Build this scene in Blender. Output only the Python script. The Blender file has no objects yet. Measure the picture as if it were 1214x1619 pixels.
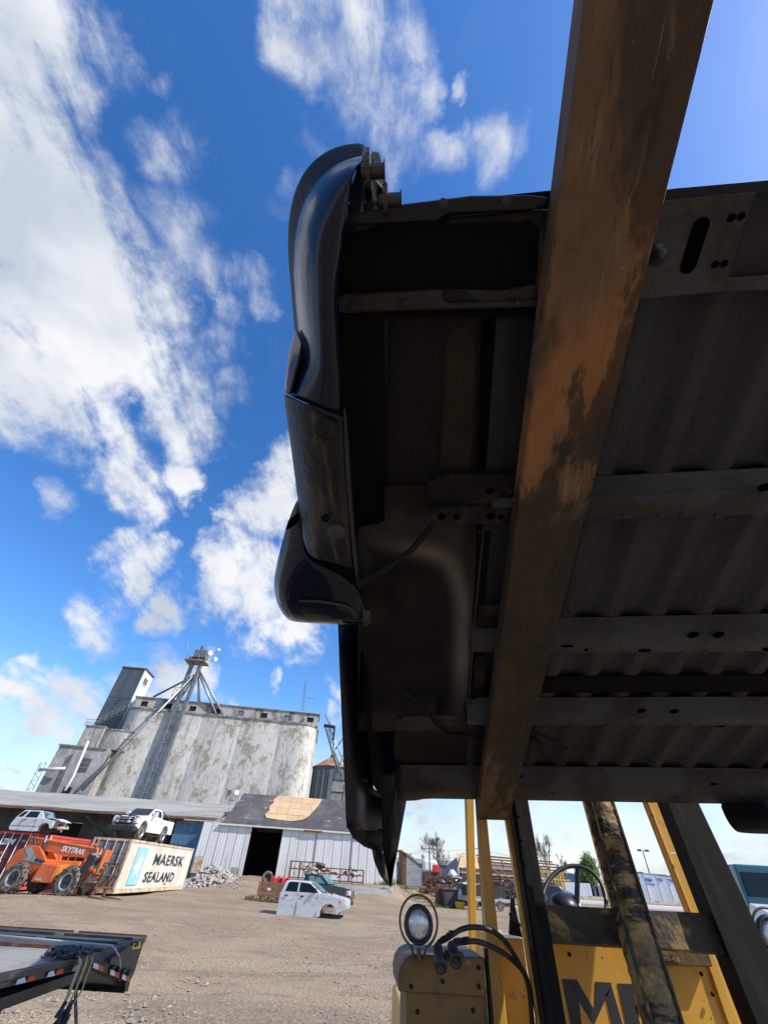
import bpy, math, random
from mathutils import Vector, Matrix, noise
random.seed(11)
R_ = math.radians
sc = bpy.context.scene
COL = sc.collection

# ------------------------------------------------------------------ camera
F, CX, CY, H = 615.0, 607.0, 809.5, 1.6
V = Vector
Zc = V((42.5, 654.5, 615.0)).normalized()
f_ = V((0, 0, 1))
Yc = (f_ - f_.dot(Zc) * Zc).normalized()
Xc = -(Yc.cross(Zc)).normalized()
if Xc.x < 0: Xc = -Xc
CAM = V((0, 0, H))
def w_of(c): return V((Xc.dot(c), Yc.dot(c), Zc.dot(c)))       # camera axes (right, up, forward) -> world
def ray(px, py): return w_of(V((px - CX, -(py - CY), F))).normalized()
def P(px, py, Y):
    r = ray(px, py); return CAM + r * (Y / r.y)
def G(px, py, z=0.0):
    r = ray(px, py); return CAM + r * ((z - H) / r.z)
cam = bpy.data.cameras.new('camera'); co = bpy.data.objects.new('camera', cam); COL.objects.link(co)
right, up, fwd = w_of(V((1, 0, 0))), w_of(V((0, 1, 0))), w_of(V((0, 0, 1)))
m = Matrix((right, up, -fwd)).transposed().to_4x4(); m.translation = CAM
co.matrix_world = m
cam.sensor_fit = 'VERTICAL'; cam.sensor_height = 36.0; cam.lens = 36.0 * F / 1619.0
cam.clip_start = 0.02; cam.clip_end = 6000
sc.camera = co

# ------------------------------------------------------------------ sky, sun, exposure
SUN_AZ, SUN_EL = R_(-19), R_(42)         # azimuth measured from +X towards +Y
sdir = V((math.cos(SUN_AZ) * math.cos(SUN_EL), math.sin(SUN_AZ) * math.cos(SUN_EL), math.sin(SUN_EL)))
sc.view_settings.view_transform = 'Standard'; sc.view_settings.look = 'None'
sc.view_settings.exposure = 0.42; sc.view_settings.gamma = 1
SKY_STRENGTH = 0.1
wd = bpy.data.worlds.new('World'); sc.world = wd; wd.use_nodes = True
nt = wd.node_tree; N, L = nt.nodes, nt.links
N.clear()
out = N.new('ShaderNodeOutputWorld'); bg = N.new('ShaderNodeBackground'); bg.inputs[1].default_value = SKY_STRENGTH
L.new(bg.outputs[0], out.inputs[0])
sky = N.new('ShaderNodeTexSky'); sky.sky_type = 'NISHITA'; sky.sun_disc = False
sky.sun_elevation = SUN_EL; sky.sun_rotation = R_(90) - SUN_AZ
sky.altitude = 200; sky.air_density = 1.0; sky.dust_density = 0.4; sky.ozone_density = 2.5
tc = N.new('ShaderNodeTexCoord')
def nmath(op, a, b=None, c=None, clamp=False):
    n = N.new('ShaderNodeMath'); n.operation = op; n.use_clamp = clamp
    for i, x in enumerate((a, b, c)):
        if x is None: continue
        if isinstance(x, (int, float)): n.inputs[i].default_value = x
        else: L.new(x, n.inputs[i])
    return n.outputs[0]
def nnoise(vec, scale, detail, rough=.55, dist=0.0, lac=2.0):
    n = N.new('ShaderNodeTexNoise'); n.inputs['Scale'].default_value = scale; n.inputs['Detail'].default_value = detail
    n.inputs['Roughness'].default_value = rough; n.inputs['Distortion'].default_value = dist
    n.inputs['Lacunarity'].default_value = lac
    L.new(vec, n.inputs['Vector']); return n.outputs['Fac']
gen = tc.outputs['Generated']
sep = N.new('ShaderNodeSeparateXYZ'); L.new(gen, sep.inputs[0])
# warped direction for soft, irregular cloud outlines
warp = N.new('ShaderNodeTexNoise'); warp.inputs['Scale'].default_value = 3.2; warp.inputs['Detail'].default_value = 7
warp.inputs['Roughness'].default_value = .62; L.new(gen, warp.inputs['Vector'])
wsub = N.new('ShaderNodeVectorMath'); wsub.operation = 'SUBTRACT'; L.new(warp.outputs['Color'], wsub.inputs[0]); wsub.inputs[1].default_value = (.5, .5, .5)
wsc = N.new('ShaderNodeVectorMath'); wsc.operation = 'SCALE'; L.new(wsub.outputs[0], wsc.inputs[0]); wsc.inputs['Scale'].default_value = .30
wadd = N.new('ShaderNodeVectorMath'); L.new(gen, wadd.inputs[0]); L.new(wsc.outputs[0], wadd.inputs[1])
wn = N.new('ShaderNodeVectorMath'); wn.operation = 'NORMALIZE'; L.new(wadd.outputs[0], wn.inputs[0])
wvec = wn.outputs[0]
CLOUDS = [(10,-60,150,1.2),(20,60,130,1.2),(10,190,140,1.3),(40,330,150,1.35),(95,450,155,1.35),(60,570,140,1.25),(185,560,105,1.1),(150,660,95,1.1),(260,650,75,1.0),
 (320,700,48,.9),(190,735,60,1.1),(240,765,52,1.2),(305,760,34,1.1),(-120,300,200,1.2),(-100,560,120,1.0),
 (275,160,48,.56),(245,228,54,.62),(215,60,26,.45),(285,350,70,.56),(325,415,50,.48),(385,450,44,.52),(325,560,56,.52),(370,640,38,.5),(350,500,36,.5),
 (500,10,62,.72),(495,90,60,.78),(560,130,74,.78),(620,190,70,.74),(660,110,55,.66),(560,40,50,.55),(650,10,40,.6),(738,115,24,.55),(700,230,44,.62),(770,240,54,.66),(640,270,60,.66),(500,230,45,.55),(450,300,30,.4),
 (460,750,44,1.1),(430,810,55,1.2),(355,880,52,1.15),(410,900,66,1.2),(420,975,62,1.2),(485,1005,52,1.25),(340,930,48,1.0),(290,950,38,.95),(375,815,24,.8),(395,780,22,.7),
 (235,870,44,1.1),(210,835,34,.75),(240,905,36,.9),(185,930,40,.8),(195,975,40,.85),(170,850,20,.6),(75,1022,28,.9),(95,1040,20,.8),
 (25,1065,52,.95),(80,1085,56,1.0),(130,1100,50,1.0),(75,1140,40,1.15),(250,1075,52,1.1),(320,1075,34,1.0),(210,1055,22,.8),(370,1115,28,.9),(270,1025,26,.5),
 (520,1095,18,.8),(430,1075,12,.7),(465,1055,10,.6),(505,1130,15,.7),(40,1195,50,.7),(95,1215,34,.85),(10,1230,60,.6),(120,1240,40,.6),
 (20,690,34,.5),(80,785,28,.5),(960,1255,40,.3),(650,1300,46,.75),(700,1290,40,.65),(860,1300,70,.6),(1150,1345,50,.75),(1000,1360,80,.6),(1190,1340,30,.9),(760,1310,40,.6),
 # the same broken cloud cover goes on outside the frame
 (-700,500,420,1.1),(-500,1100,260,.9),(1700,700,260,.8),(2300,200,400,.8),(1900,1150,220,.8),(700,-900,420,.9),(300,-500,200,.7),(1500,-700,350,.8)]
acc = None
for (x, y, r, s) in CLOUDS:
    d = ray(x, y)
    n = (ray(x + r, y) - d).length * .5 + (ray(x, y + r) - d).length * .5
    cr = math.cos(n * 1.3)
    dp = N.new('ShaderNodeVectorMath'); dp.operation = 'DOT_PRODUCT'; L.new(wvec, dp.inputs[0]); dp.inputs[1].default_value = d
    k = s / (1 - cr)
    q = nmath('MULTIPLY_ADD', dp.outputs['Value'], k, -cr * k)
    q = nmath('MAXIMUM', q, 0.0)
    acc = q if acc is None else nmath('SMOOTH_MAX', acc, q, .12)
# planar cloud-deck coordinates: features shrink towards the horizon as they should
zz = nmath('ADD', nmath('MAXIMUM', sep.outputs['Z'], 0.0), .18)
comb = N.new('ShaderNodeCombineXYZ')
L.new(nmath('DIVIDE', sep.outputs['X'], zz), comb.inputs[0]); L.new(nmath('DIVIDE', sep.outputs['Y'], zz), comb.inputs[1])
rot = N.new('ShaderNodeMapping'); rot.inputs['Rotation'].default_value = (0, 0, R_(-52)); rot.inputs['Scale'].default_value = (1.25, .5, 1)
L.new(comb.outputs[0], rot.inputs['Vector'])
fb = nnoise(rot.outputs[0], 5.2, 11, .63, .35)
fb2 = nnoise(gen, 11.0, 9, .62, .15)
fbm = nmath('ADD', nmath('MULTIPLY', fb, .62), nmath('MULTIPLY', fb2, .38))
# density = blobs eroded by noise
e = nmath('MULTIPLY_ADD', fbm, 4.9, -2.68)
soft = nmath('MULTIPLY', acc, 1.2, clamp=True)
dens = nmath('ADD', acc, nmath('MULTIPLY', e, nmath('ADD', nmath('MULTIPLY', soft, .9), .02)))
den = N.new('ShaderNodeMapRange'); den.interpolation_type = 'SMOOTHSTEP'; den.inputs['From Min'].default_value = .08; den.inputs['From Max'].default_value = .95
L.new(dens, den.inputs['Value'])
dd = den.outputs[0]
# thin veil near the horizon
hz = N.new('ShaderNodeMapRange'); hz.inputs['From Min'].default_value = .27; hz.inputs['From Max'].default_value = .0
L.new(sep.outputs['Z'], hz.inputs['Value'])
veil = nnoise(rot.outputs[0], 1.6, 8, .6, .2)
vm = N.new('ShaderNodeMapRange'); vm.interpolation_type = 'SMOOTHSTEP'; vm.inputs['From Min'].default_value = .36; vm.inputs['From Max'].default_value = .66
L.new(veil, vm.inputs['Value'])
hv = nmath('MULTIPLY', hz.outputs[0], nmath('MULTIPLY_ADD', vm.outputs[0], .5, .8), clamp=True)
allc = nmath('MAXIMUM', dd, nmath('MULTIPLY', hv, .85))
# sunlit cloud colour, greyer where thick
shade = nnoise(gen, 4.0, 6, .55, .3)
cr_ = N.new('ShaderNodeValToRGB'); cr_.color_ramp.elements[0].position = .33; cr_.color_ramp.elements[0].color = (4.3, 4.8, 5.6, 1)
cr_.color_ramp.elements[1].position = .60; cr_.color_ramp.elements[1].color = (7.0, 7.15, 7.4, 1)
L.new(shade, cr_.inputs[0])
hs = N.new('ShaderNodeHueSaturation'); hs.inputs['Saturation'].default_value = 1.30; hs.inputs['Value'].default_value = 1.78
hs.inputs['Hue'].default_value = .507
L.new(sky.outputs[0], hs.inputs['Color'])
mx = N.new('ShaderNodeMix'); mx.data_type = 'RGBA'
L.new(allc, mx.inputs['Factor']); L.new(hs.outputs[0], mx.inputs['A']); L.new(cr_.outputs[0], mx.inputs['B'])
L.new(mx.outputs['Result'], bg.inputs[0])
sl = bpy.data.lights.new('sun', 'SUN'); sl.energy = 4.2; sl.angle = R_(.53); sl.color = (1, .95, .87)
so = bpy.data.objects.new('sun', sl); COL.objects.link(so); so.rotation_euler = (-sdir).to_track_quat('-Z', 'Y').to_euler()
so.location = (0, 0, 60)

# ------------------------------------------------------------------ materials
def mat(name, col, rough=.6, metal=0.0, layers=(), bump=0.0, bscale=30.0, bstretch=(1, 1, 1), coat=0.0, spec=.5, trans=0.0, emit=None, var=.0):
    """layers: (colour, scale, (stretch), lo, hi, strength[, roughness]) masks of noise laid over the base colour"""
    m = bpy.data.materials.new(name); m.use_nodes = True
    t = m.node_tree; n_, l_ = t.nodes, t.links
    b = n_['Principled BSDF']; b.inputs['Roughness'].default_value = rough; b.inputs['Metallic'].default_value = metal
    b.inputs['Base Color'].default_value = (*col, 1); b.inputs['Coat Weight'].default_value = coat
    b.inputs['Specular IOR Level'].default_value = spec
    if trans: b.inputs['Transmission Weight'].default_value = trans
    if emit: b.inputs['Emission Color'].default_value = (*emit[0], 1); b.inputs['Emission Strength'].default_value = emit[1]
    tcn = n_.new('ShaderNodeTexCoord'); cur = None; rcur = None
    def mapped(st, off):
        mp = n_.new('ShaderNodeMapping'); mp.inputs['Scale'].default_value = st; mp.inputs['Location'].default_value = (off, off * .7, off * 1.3)
        l_.new(tcn.outputs['Object'], mp.inputs['Vector']); return mp.outputs[0]
    for i, ly in enumerate(layers):
        c2, s, st, lo, hi, strg = ly[:6]
        no = n_.new('ShaderNodeTexNoise'); no.inputs['Scale'].default_value = s; no.inputs['Detail'].default_value = 9
        no.inputs['Roughness'].default_value = .65; no.inputs['Distortion'].default_value = .3
        l_.new(mapped(st, 3.7 * (i + 1) + len(name)), no.inputs['Vector'])
        mr = n_.new('ShaderNodeMapRange'); mr.interpolation_type = 'SMOOTHSTEP'
        mr.inputs['From Min'].default_value = lo; mr.inputs['From Max'].default_value = hi; mr.inputs['To Max'].default_value = strg
        l_.new(no.outputs['Fac'], mr.inputs['Value'])
        mm = n_.new('ShaderNodeMix'); mm.data_type = 'RGBA'; l_.new(mr.outputs[0], mm.inputs['Factor'])
        if cur is None: mm.inputs['A'].default_value = (*col, 1)
        else: l_.new(cur, mm.inputs['A'])
        mm.inputs['B'].default_value = (*c2, 1); cur = mm.outputs['Result']
        if len(ly) > 6:
            rm = n_.new('ShaderNodeMix'); l_.new(mr.outputs[0], rm.inputs['Factor'])
            if rcur is None: rm.inputs['A'].default_value = rough
            else: l_.new(rcur, rm.inputs['A'])
            rm.inputs['B'].default_value = ly[6]; rcur = rm.outputs['Result']
    if var:
        oi = n_.new('ShaderNodeObjectInfo'); h_ = n_.new('ShaderNodeHueSaturation')
        mr = n_.new('ShaderNodeMapRange'); mr.inputs['To Min'].default_value = 1 - var; mr.inputs['To Max'].default_value = 1 + var
        l_.new(oi.outputs['Random'], mr.inputs['Value']); l_.new(mr.outputs[0], h_.inputs['Value'])
        if cur is None: h_.inputs['Color'].default_value = (*col, 1)
        else: l_.new(cur, h_.inputs['Color'])
        cur = h_.outputs[0]
    if cur is not None: l_.new(cur, b.inputs['Base Color'])
    if rcur is not None: l_.new(rcur, b.inputs['Roughness'])
    if bump:
        no = n_.new('ShaderNodeTexNoise'); no.inputs['Scale'].default_value = bscale; no.inputs['Detail'].default_value = 8
        l_.new(mapped(bstretch, 1.1), no.inputs['Vector'])
        bp = n_.new('ShaderNodeBump'); bp.inputs['Strength'].default_value = min(1, bump * 4); bp.inputs['Distance'].default_value = bump * .1
        l_.new(no.outputs['Fac'], bp.inputs['Height']); l_.new(bp.outputs[0], b.inputs['Normal'])
    return m
U1 = (1, 1, 1)
M = {}
M['ground'] = mat('gravel', (.268, .190, .112), .95, layers=[((.37, .272, .168), .35, (1, 1, 1), .4, .62, .7), ((.17, .125, .085), 1.1, (.5, 1.3, 1), .5, .68, .7), ((.20, .15, .10), .35, (.4, 1.0, 1), .52, .64, .7), ((.13, .10, .07), 2.8, (.6, 1.1, 1), .60, .67, .6),
    ((.40, .33, .25), 9, U1, .52, .66, .7), ((.13, .10, .075), 22, U1, .56, .66, .6), ((.46, .40, .32), 40, U1, .58, .68, .7)], bump=.5, bscale=14)
M['stone'] = mat('pale limestone', (.40, .34, .27), .9, layers=[((.28, .23, .18), 3, U1, .45, .65, .8)], var=.3, bump=.1, bscale=20)
M['rubble'] = mat('broken concrete', (.40, .36, .31), .9, layers=[((.33, .28, .23), 1.3, U1, .45, .62, .8)], bump=.2, bscale=6)
M['silo'] = mat('flaking whitewashed concrete', (.60, .57, .50), .9, layers=[((.44, .42, .37), .25, (1, 1, .5), .42, .62, .75), ((.27, .23, .155), .55, (1, 1, .7), .52, .60, .85),
    ((.58, .56, .51), 1.5, (1, 1, .6), .5, .6, .5), ((.26, .24, .20), 1.1, (1, 1, .09), .54, .68, .75), ((.30, .265, .19), 2.6, (1, 1, .35), .555, .60, .7), ((.18, .17, .15), 3.0, (1, 1, .04), .58, .7, .7), ((.66, .64, .60), 4.5, (1, 1, .5), .54, .60, .6)], bump=.3, bscale=3)
M['annex'] = mat('weathered grey concrete', (.40, .39, .36), .9, layers=[((.25, .24, .21), .4, (1, 1, .6), .4, .62, .8), ((.14, .13, .11), 1.2, (1, 1, .12), .54, .68, .8), ((.50, .49, .46), 1.8, U1, .52, .62, .5), ((.26, .22, .15), 2.4, (1, 1, .4), .56, .61, .7)], bump=.3, bscale=3)
M['gallery'] = mat('stained gallery concrete', (.42, .40, .36), .9, layers=[((.10, .09, .075), .8, (1, 1, .6), .44, .62, .9), ((.5, .48, .44), 2, (1, 1, .3), .52, .62, .6)], bump=.2, bscale=5)
M['ledge'] = mat('mossy ledge', (.20, .18, .14), .9, layers=[((.42, .40, .36), 1.4, U1, .45, .6, .8)])
M['greysteel'] = mat('blue grey steel siding', (.085, .105, .125), .65, layers=[((.055, .07, .085), .3, (1, 1, .3), .4, .6, .8), ((.12, .14, .15), 2, (1, 1, .1), .5, .7, .6)])
M['whitesteel'] = mat('white steel siding', (.62, .65, .66), .6, layers=[((.4, .40, .38), .8, (1, 1, .1), .5, .7, .6)])
M['galv'] = mat('galvanised steel', (.42, .44, .46), .45, .6, layers=[((.25, .25, .25), 2, U1, .45, .65, .7)])
M['galvd'] = mat('dull galvanised pipe', (.20, .22, .235), .6, .3, layers=[((.12, .125, .13), 1.2, U1, .45, .65, .7)])
M['dish'] = mat('white dish', (.8, .8, .8), .5)
M['white'] = mat('white painted steel', (.70, .68, .64), .6, layers=[((.54, .53, .49), .8, (1, 1, .12), .45, .66, .8), ((.32, .29, .24), 4, (1, 1, .06), .58, .68, .55)], var=.05)
M['blue'] = mat('faded blue door', (.085, .19, .30), .6, layers=[((.05, .12, .20), .7, (1, 1, .15), .4, .62, .8), ((.20, .33, .43), 3, (1, 1, .08), .54, .66, .5)])
M['bluefar'] = mat('blue siding', (.045, .11, .18), .7, layers=[((.03, .08, .13), .5, U1, .4, .6, .7)])
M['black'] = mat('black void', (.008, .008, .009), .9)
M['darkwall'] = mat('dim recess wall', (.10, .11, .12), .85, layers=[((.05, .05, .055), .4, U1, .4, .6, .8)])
M['asphroof'] = mat('worn tar roof', (.075, .07, .068), .9, layers=[((.12, .11, .105), .6, (1, .4, 1), .45, .62, .8), ((.36, .35, .34), 2.2, (.28, 1, 1), .615, .65, .85), ((.04, .037, .035), 1, (1, .3, 1), .5, .68, .6)], bump=.15, bscale=4)
M['ply'] = mat('bare plywood', (.62, .42, .24), .8, layers=[((.50, .31, .16), 2.5, (1, 3, 1), .42, .62, .8)], var=.12)
M['palebroof'] = mat('pale gravel roof', (.36, .35, .31), .9, layers=[((.24, .23, .20), .3, (.4, 1, 1), .42, .62, .8), ((.12, .11, .09), 1.6, (.3, 1, 1), .58, .68, .7), ((.34, .20, .12), .9, U1, .62, .7, .5)], bump=.1, bscale=4)
M['wood'] = mat('weathered timber', (.24, .17, .11), .85, layers=[((.12, .08, .05), 3, (1, 1, .3), .42, .62, .8)], var=.25)
M['palewood'] = mat('pale timber', (.45, .33, .20), .85, layers=[((.3, .2, .12), 3, U1, .42, .62, .8)], var=.2)
M['rustwood'] = mat('red brown boards', (.13, .062, .035), .9, layers=[((.22, .12, .07), 2, (.4, 1, 1), .42, .62, .8), ((.06, .03, .02), 5, (.4, 1, 1), .5, .65, .7)], var=.35)
M['rust'] = mat('rusted steel', (.17, .075, .035), .85, layers=[((.07, .035, .022), 4, U1, .42, .62, .8), ((.30, .17, .09), 7, U1, .55, .66, .7)], var=.3, bump=.15, bscale=20)
M['rustroof'] = mat('rust streaked cone roof', (.32, .30, .28), .7, layers=[((.30, .10, .035), .7, U1, .38, .55, .95)])
M['scrapdark'] = mat('dark scrap', (.035, .03, .028), .8, layers=[((.09, .06, .045), 4, U1, .45, .62, .8)], var=.5)
M['conc'] = mat('concrete', (.33, .31, .27), .9, layers=[((.20, .185, .155), .8, U1, .42, .62, .8)], bump=.2, bscale=6)
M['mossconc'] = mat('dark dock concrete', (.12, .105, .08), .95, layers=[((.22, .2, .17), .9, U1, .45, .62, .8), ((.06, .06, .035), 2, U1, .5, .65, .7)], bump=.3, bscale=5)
M['maroon'] = mat('maroon container paint', (.11, .022, .024), .6, layers=[((.07, .02, .02), 1.3, (1, 1, .3), .45, .62, .8), ((.20, .07, .04), 5, U1, .6, .68, .7)])
M['redc'] = mat('sun faded red container', (.60, .085, .05), .6, layers=[((.45, .06, .045), .9, (1, 1, .3), .42, .62, .7), ((.25, .08, .04), 4, U1, .6, .68, .7)])
M['cream'] = mat('cream container paint', (.60, .57, .48), .65, layers=[((.48, .44, .34), .8, (1, 1, .2), .45, .62, .7), ((.50, .20, .06), 1.4, (1, 1, .4), .575, .66, .8), ((.32, .12, .05), 5, (1, 1, .5), .64, .7, .7)])
M['creamrust'] = mat('rusty container frame', (.56, .48, .36), .8, layers=[((.50, .22, .07), 2.2, U1, .47, .60, .9), ((.26, .10, .04), 7, U1, .56, .64, .8)])
M['greydoor'] = mat('grey container door', (.20, .22, .225), .7, layers=[((.13, .13, .13), 1.5, U1, .42, .62, .8), ((.2, .1, .05), 4, U1, .6, .68, .8)])
M['skyblue'] = mat('pale blue decal', (.27, .54, .67), .6, layers=[((.55, .52, .44), 2.5, U1, .60, .66, .9)])
M['navytxt'] = mat('navy lettering', (.03, .035, .06), .6, layers=[((.3, .25, .2), 5, U1, .6, .66, .7)])
M['whitetxt'] = mat('white lettering', (.75, .75, .75), .6)
M['orange'] = mat('orange machine paint', (.66, .13, .025), .45, coat=.2, layers=[((.50, .085, .02), 1.5, U1, .42, .62, .7), ((.22, .10, .06), 6, U1, .60, .68, .6)])
M['orangel'] = mat('bright orange panel', (.80, .22, .04), .5, layers=[((.62, .14, .03), 2, U1, .45, .62, .6)])
M['tyre'] = mat('dusty tyre rubber', (.055, .048, .042), .9, layers=[((.26, .21, .16), 5, U1, .42, .6, .75)], bump=.2, bscale=30)
M['rimgrey'] = mat('grey wheel rim', (.33, .36, .40), .55, layers=[((.15, .13, .11), 4, U1, .5, .65, .7)])
M['blackm'] = mat('black steel', (.018, .018, .02), .5, layers=[((.06, .052, .045), 6, U1, .5, .66, .7)])
M['chrome'] = mat('bright alloy', (.7, .7, .72), .25, .9)
M['silver'] = mat('silver car paint', (.62, .62, .62), .3, .15, coat=.6, layers=[((.36, .35, .33), 1.2, (1, 1, 2), .5, .7, .5)])
M['green'] = mat('dark green car paint', (.010, .024, .021), .3, .1, coat=.8, layers=[((.05, .07, .06), 2, U1, .5, .7, .5)])
M['carwhite'] = mat('white car paint', (.72, .73, .72), .35, coat=.5, layers=[((.55, .53, .49), 2, U1, .5, .7, .5)])
M['wreckwhite'] = mat('dirty white car paint', (.60, .62, .62), .45, coat=.3, layers=[((.38, .34, .28), 2, U1, .48, .66, .7)])
M['tan'] = mat('tan exposed steel', (.50, .42, .28), .7, layers=[((.2, .13, .08), 6, U1, .48, .64, .9)])
M['glass'] = mat('car glass', (.008, .011, .013), .08, spec=.3)
M['glassgreen'] = mat('greenish windscreen', (.16, .27, .25), .15, layers=[((.04, .05, .05), 3, U1, .5, .58, .9)])
M['dglass'] = mat('dark cab glass', (.012, .014, .018), .1)
M['amber'] = mat('amber lamp lens', (.75, .22, .04), .3)
M['lampwhite'] = mat('clear lamp lens', (.75, .76, .78), .2)
M['interior'] = mat('dull car trim', (.16, .15, .14), .8)
M['deck'] = mat('grey deck plank', (.30, .285, .26), .85, layers=[((.24, .22, .20), 3, (.25, 2, 1), .42, .62, .8), ((.13, .12, .10), 5, (.3, 3, 1), .6, .68, .8)], var=.12)
M['ramp'] = mat('dark ramp plate', (.05, .052, .058), .6, layers=[((.10, .095, .09), 3, U1, .45, .62, .8)], bump=.3, bscale=60)
M['trailer'] = mat('black trailer paint', (.022, .023, .027), .45, layers=[((.08, .075, .07), 4, U1, .48, .66, .7)])
M['rustedge'] = mat('rust red edge', (.14, .05, .03), .8, layers=[((.05, .03, .025), 8, U1, .45, .6, .8)])
M['red'] = mat('red reflective tape', (.62, .03, .03), .4)
M['tapewhite'] = mat('white reflective tape', (.66, .70, .72), .4)
M['yellow'] = mat('yellow decal', (.85, .55, .02), .5)
M['strapy'] = mat('yellow webbing', (.62, .50, .08), .8, layers=[((.3, .24, .07), 20, U1, .45, .6, .7)])
M['strapt'] = mat('tan webbing', (.38, .31, .20), .8)
M['straps'] = mat('black webbing', (.03, .03, .032), .7, layers=[((.10, .12, .16), 25, U1, .5, .6, .7)])
M['redjug'] = mat('red plastic', (.60, .02, .04), .4)
M['crate'] = mat('brown crate', (.30, .15, .09), .85, layers=[((.2, .1, .06), 5, U1, .45, .62, .8)], var=.2)
M['grass'] = mat('grass', (.09, .14, .03), .8, var=.3)
M['leaf'] = mat('young leaves', (.10, .17, .035), .7, var=.3)
M['leafpale'] = mat('pale spring leaves', (.20, .22, .09), .7, var=.3)
M['bark'] = mat('grey bark', (.13, .11, .095), .9)
M['twig'] = mat('twig', (.15, .12, .10), .9)
M['shed'] = mat('grey lap siding', (.25, .25, .255), .75, layers=[((.18, .18, .18), 2, U1, .45, .62, .7)], var=.06)
M['pipe'] = mat('weathered pole', (.10, .09, .085), .7)
M['teal'] = mat('teal truck paint', (.012, .085, .10), .3, .1, coat=.6)
M['lightgrey'] = mat('pale grey metal', (.42, .43, .44), .5)
M['trailw'] = mat('white trailer skin', (.62, .65, .69), .5, layers=[((.50, .53, .58), 1, U1, .42, .62, .7)], var=.06)
M['bluetxt'] = mat('blue lettering', (.03, .10, .38), .6)
M['yb'] = mat('yellow rack steel', (.62, .38, .04), .6, var=.2)
# bed and forklift
DIRT = (.045, .040, .034)
M['bedfloor'] = mat('dusty black underbody', (.029, .0325, .040), .62, layers=[((.012, .0135, .0165), 2.2, (2, .5, 1), .42, .62, .8), ((.030, .029, .028), 5, (2, .6, 1), .5, .68, .7), ((.10, .085, .07), 30, U1, .66, .7, .5)], bump=.12, bscale=60, spec=.2)
M['sill'] = mat('dusty cross member', (.034, .0375, .045), .55, layers=[((.015, .0105, .012), 3, U1, .45, .62, .8), ((.044, .042, .040), 11, (1, 1, 1), .56, .68, .6)], bump=.1, bscale=70, spec=.25)
M['house'] = mat('brown dusted wheel housing', (.0165, .0162, .0168), .7, layers=[((.032, .028, .026), 1.8, U1, .48, .68, .8), ((.011, .010, .010), 6, U1, .5, .65, .6)], bump=.15, bscale=80, spec=.12)
M['dust'] = mat('dust caked steel', (.080, .066, .055), .8, layers=[((.016, .014, .013), 2.5, (1, 1, 1), .44, .60, .9)], bump=.1, bscale=80, spec=.2)
M['dust2'] = mat('dusty pan', (.034, .029, .026), .85, layers=[((.014, .013, .012), 3, U1, .42, .62, .8)], bump=.1, bscale=80, spec=.15)
M['browndust'] = mat('brown dusted pressing', (.026, .019, .0135), .8, layers=[((.014, .0125, .012), 7, U1, .42, .62, .8)], bump=.1, bscale=80, spec=.2)
M['rodm'] = mat('black rod', (.010, .010, .010), .6, spec=.12)
M['cavity'] = mat('black undercoat', (.0055, .0055, .006), .9, spec=.08)  # near-black for recesses, gap fillers and inner sheets
M['navy'] = mat('navy body paint', (.005, .008, .020), .25, .0, coat=.3, spec=.08, layers=[((.03, .026, .022), 4.5, U1, .57, .70, .5, .55)])
M['navyscuff'] = mat('scuffed navy bedside', (.012, .012, .016), .5, coat=.05, spec=.2, layers=[((.13, .105, .06), 3.2, (3, .5, 1), .50, .62, .75, .8), ((.04, .036, .033), 6, U1, .45, .62, .8, .6), ((.012, .012, .014), 20, (2, .6, 1), .58, .64, .8)], bump=.1, bscale=60)
M['navydull'] = mat('dull navy flange', (.006, .007, .014), .45, coat=.08, spec=.2, layers=[((.032, .029, .028), 6, U1, .52, .68, .7, .7)])
M['tailface'] = mat('glossy tail pillar paint', (.07, .085, .12), .2, .6, coat=1.0, layers=[((.30, .27, .24), 12, U1, .60, .68, .4, .5)])
M['bracket'] = mat('black bracket', (.008, .008, .009), .6, spec=.15, layers=[((.06, .05, .042), 9, U1, .5, .66, .6)], bump=.1, bscale=60)
M['holem'] = mat('shadowed hole', (.002, .002, .002), 1, spec=0)
M['striker'] = mat('dark striker bolt', (.04, .042, .05), .35, .6)
M['forkside'] = mat('polished fork edge', (.14, .13, .13), .4, .4, layers=[((.15, .085, .05), 7, (2, .5, 2), .48, .62, .8)])
M['yel'] = mat('forklift yellow', (.62, .33, .035), .45, coat=.15, layers=[((.50, .25, .03), 1.6, U1, .42, .64, .7), ((.17, .09, .03), 7, U1, .60, .68, .7, .7), ((.05, .035, .02), 20, U1, .66, .7, .8)], bump=.03, bscale=40)
M['yelgrease'] = mat('greasy yellow paint', (.15, .080, .015), .55, layers=[((.055, .033, .012), 2.2, U1, .40, .62, .85, .6), ((.045, .032, .02), 9, U1, .58, .68, .7, .5)], bump=.1, bscale=50)  # greasy yellow, darkened for the shade on the fender front
M['mastm'] = mat('greasy mast steel', (.011, .0098, .009), .75, .0, layers=[((.030, .023, .017), 9, (1, 1, .12), .5, .66, .6), ((.005, .005, .005), 4, (1, 1, .3), .45, .6, .7)], bump=.03, bscale=90, spec=.15)
M['cyl'] = mat('grime caked cylinder', (.18, .125, .055), .7, layers=[((.36, .25, .10), 9, (1, 1, .8), .50, .60, .8), ((.018, .015, .011), 7, (.6, .6, 2.6), .50, .57, .95)], bump=.5, bscale=22)
M['cross'] = mat('mud spattered crossbar', (.045, .034, .02), .7, layers=[((.30, .19, .05), 6, U1, .50, .60, .85), ((.015, .013, .012), 11, U1, .5, .6, .8)], bump=.1, bscale=60)
M['rubber'] = mat('black hose rubber', (.016, .015, .016), .5, layers=[((.05, .042, .036), 12, U1, .5, .66, .7)])
M['lens'] = mat('sealed beam lens', (.42, .45, .48), .2, .35, coat=1, layers=[((.80, .80, .78), 40, (8, 1, 1), .45, .60, .8)])
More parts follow.
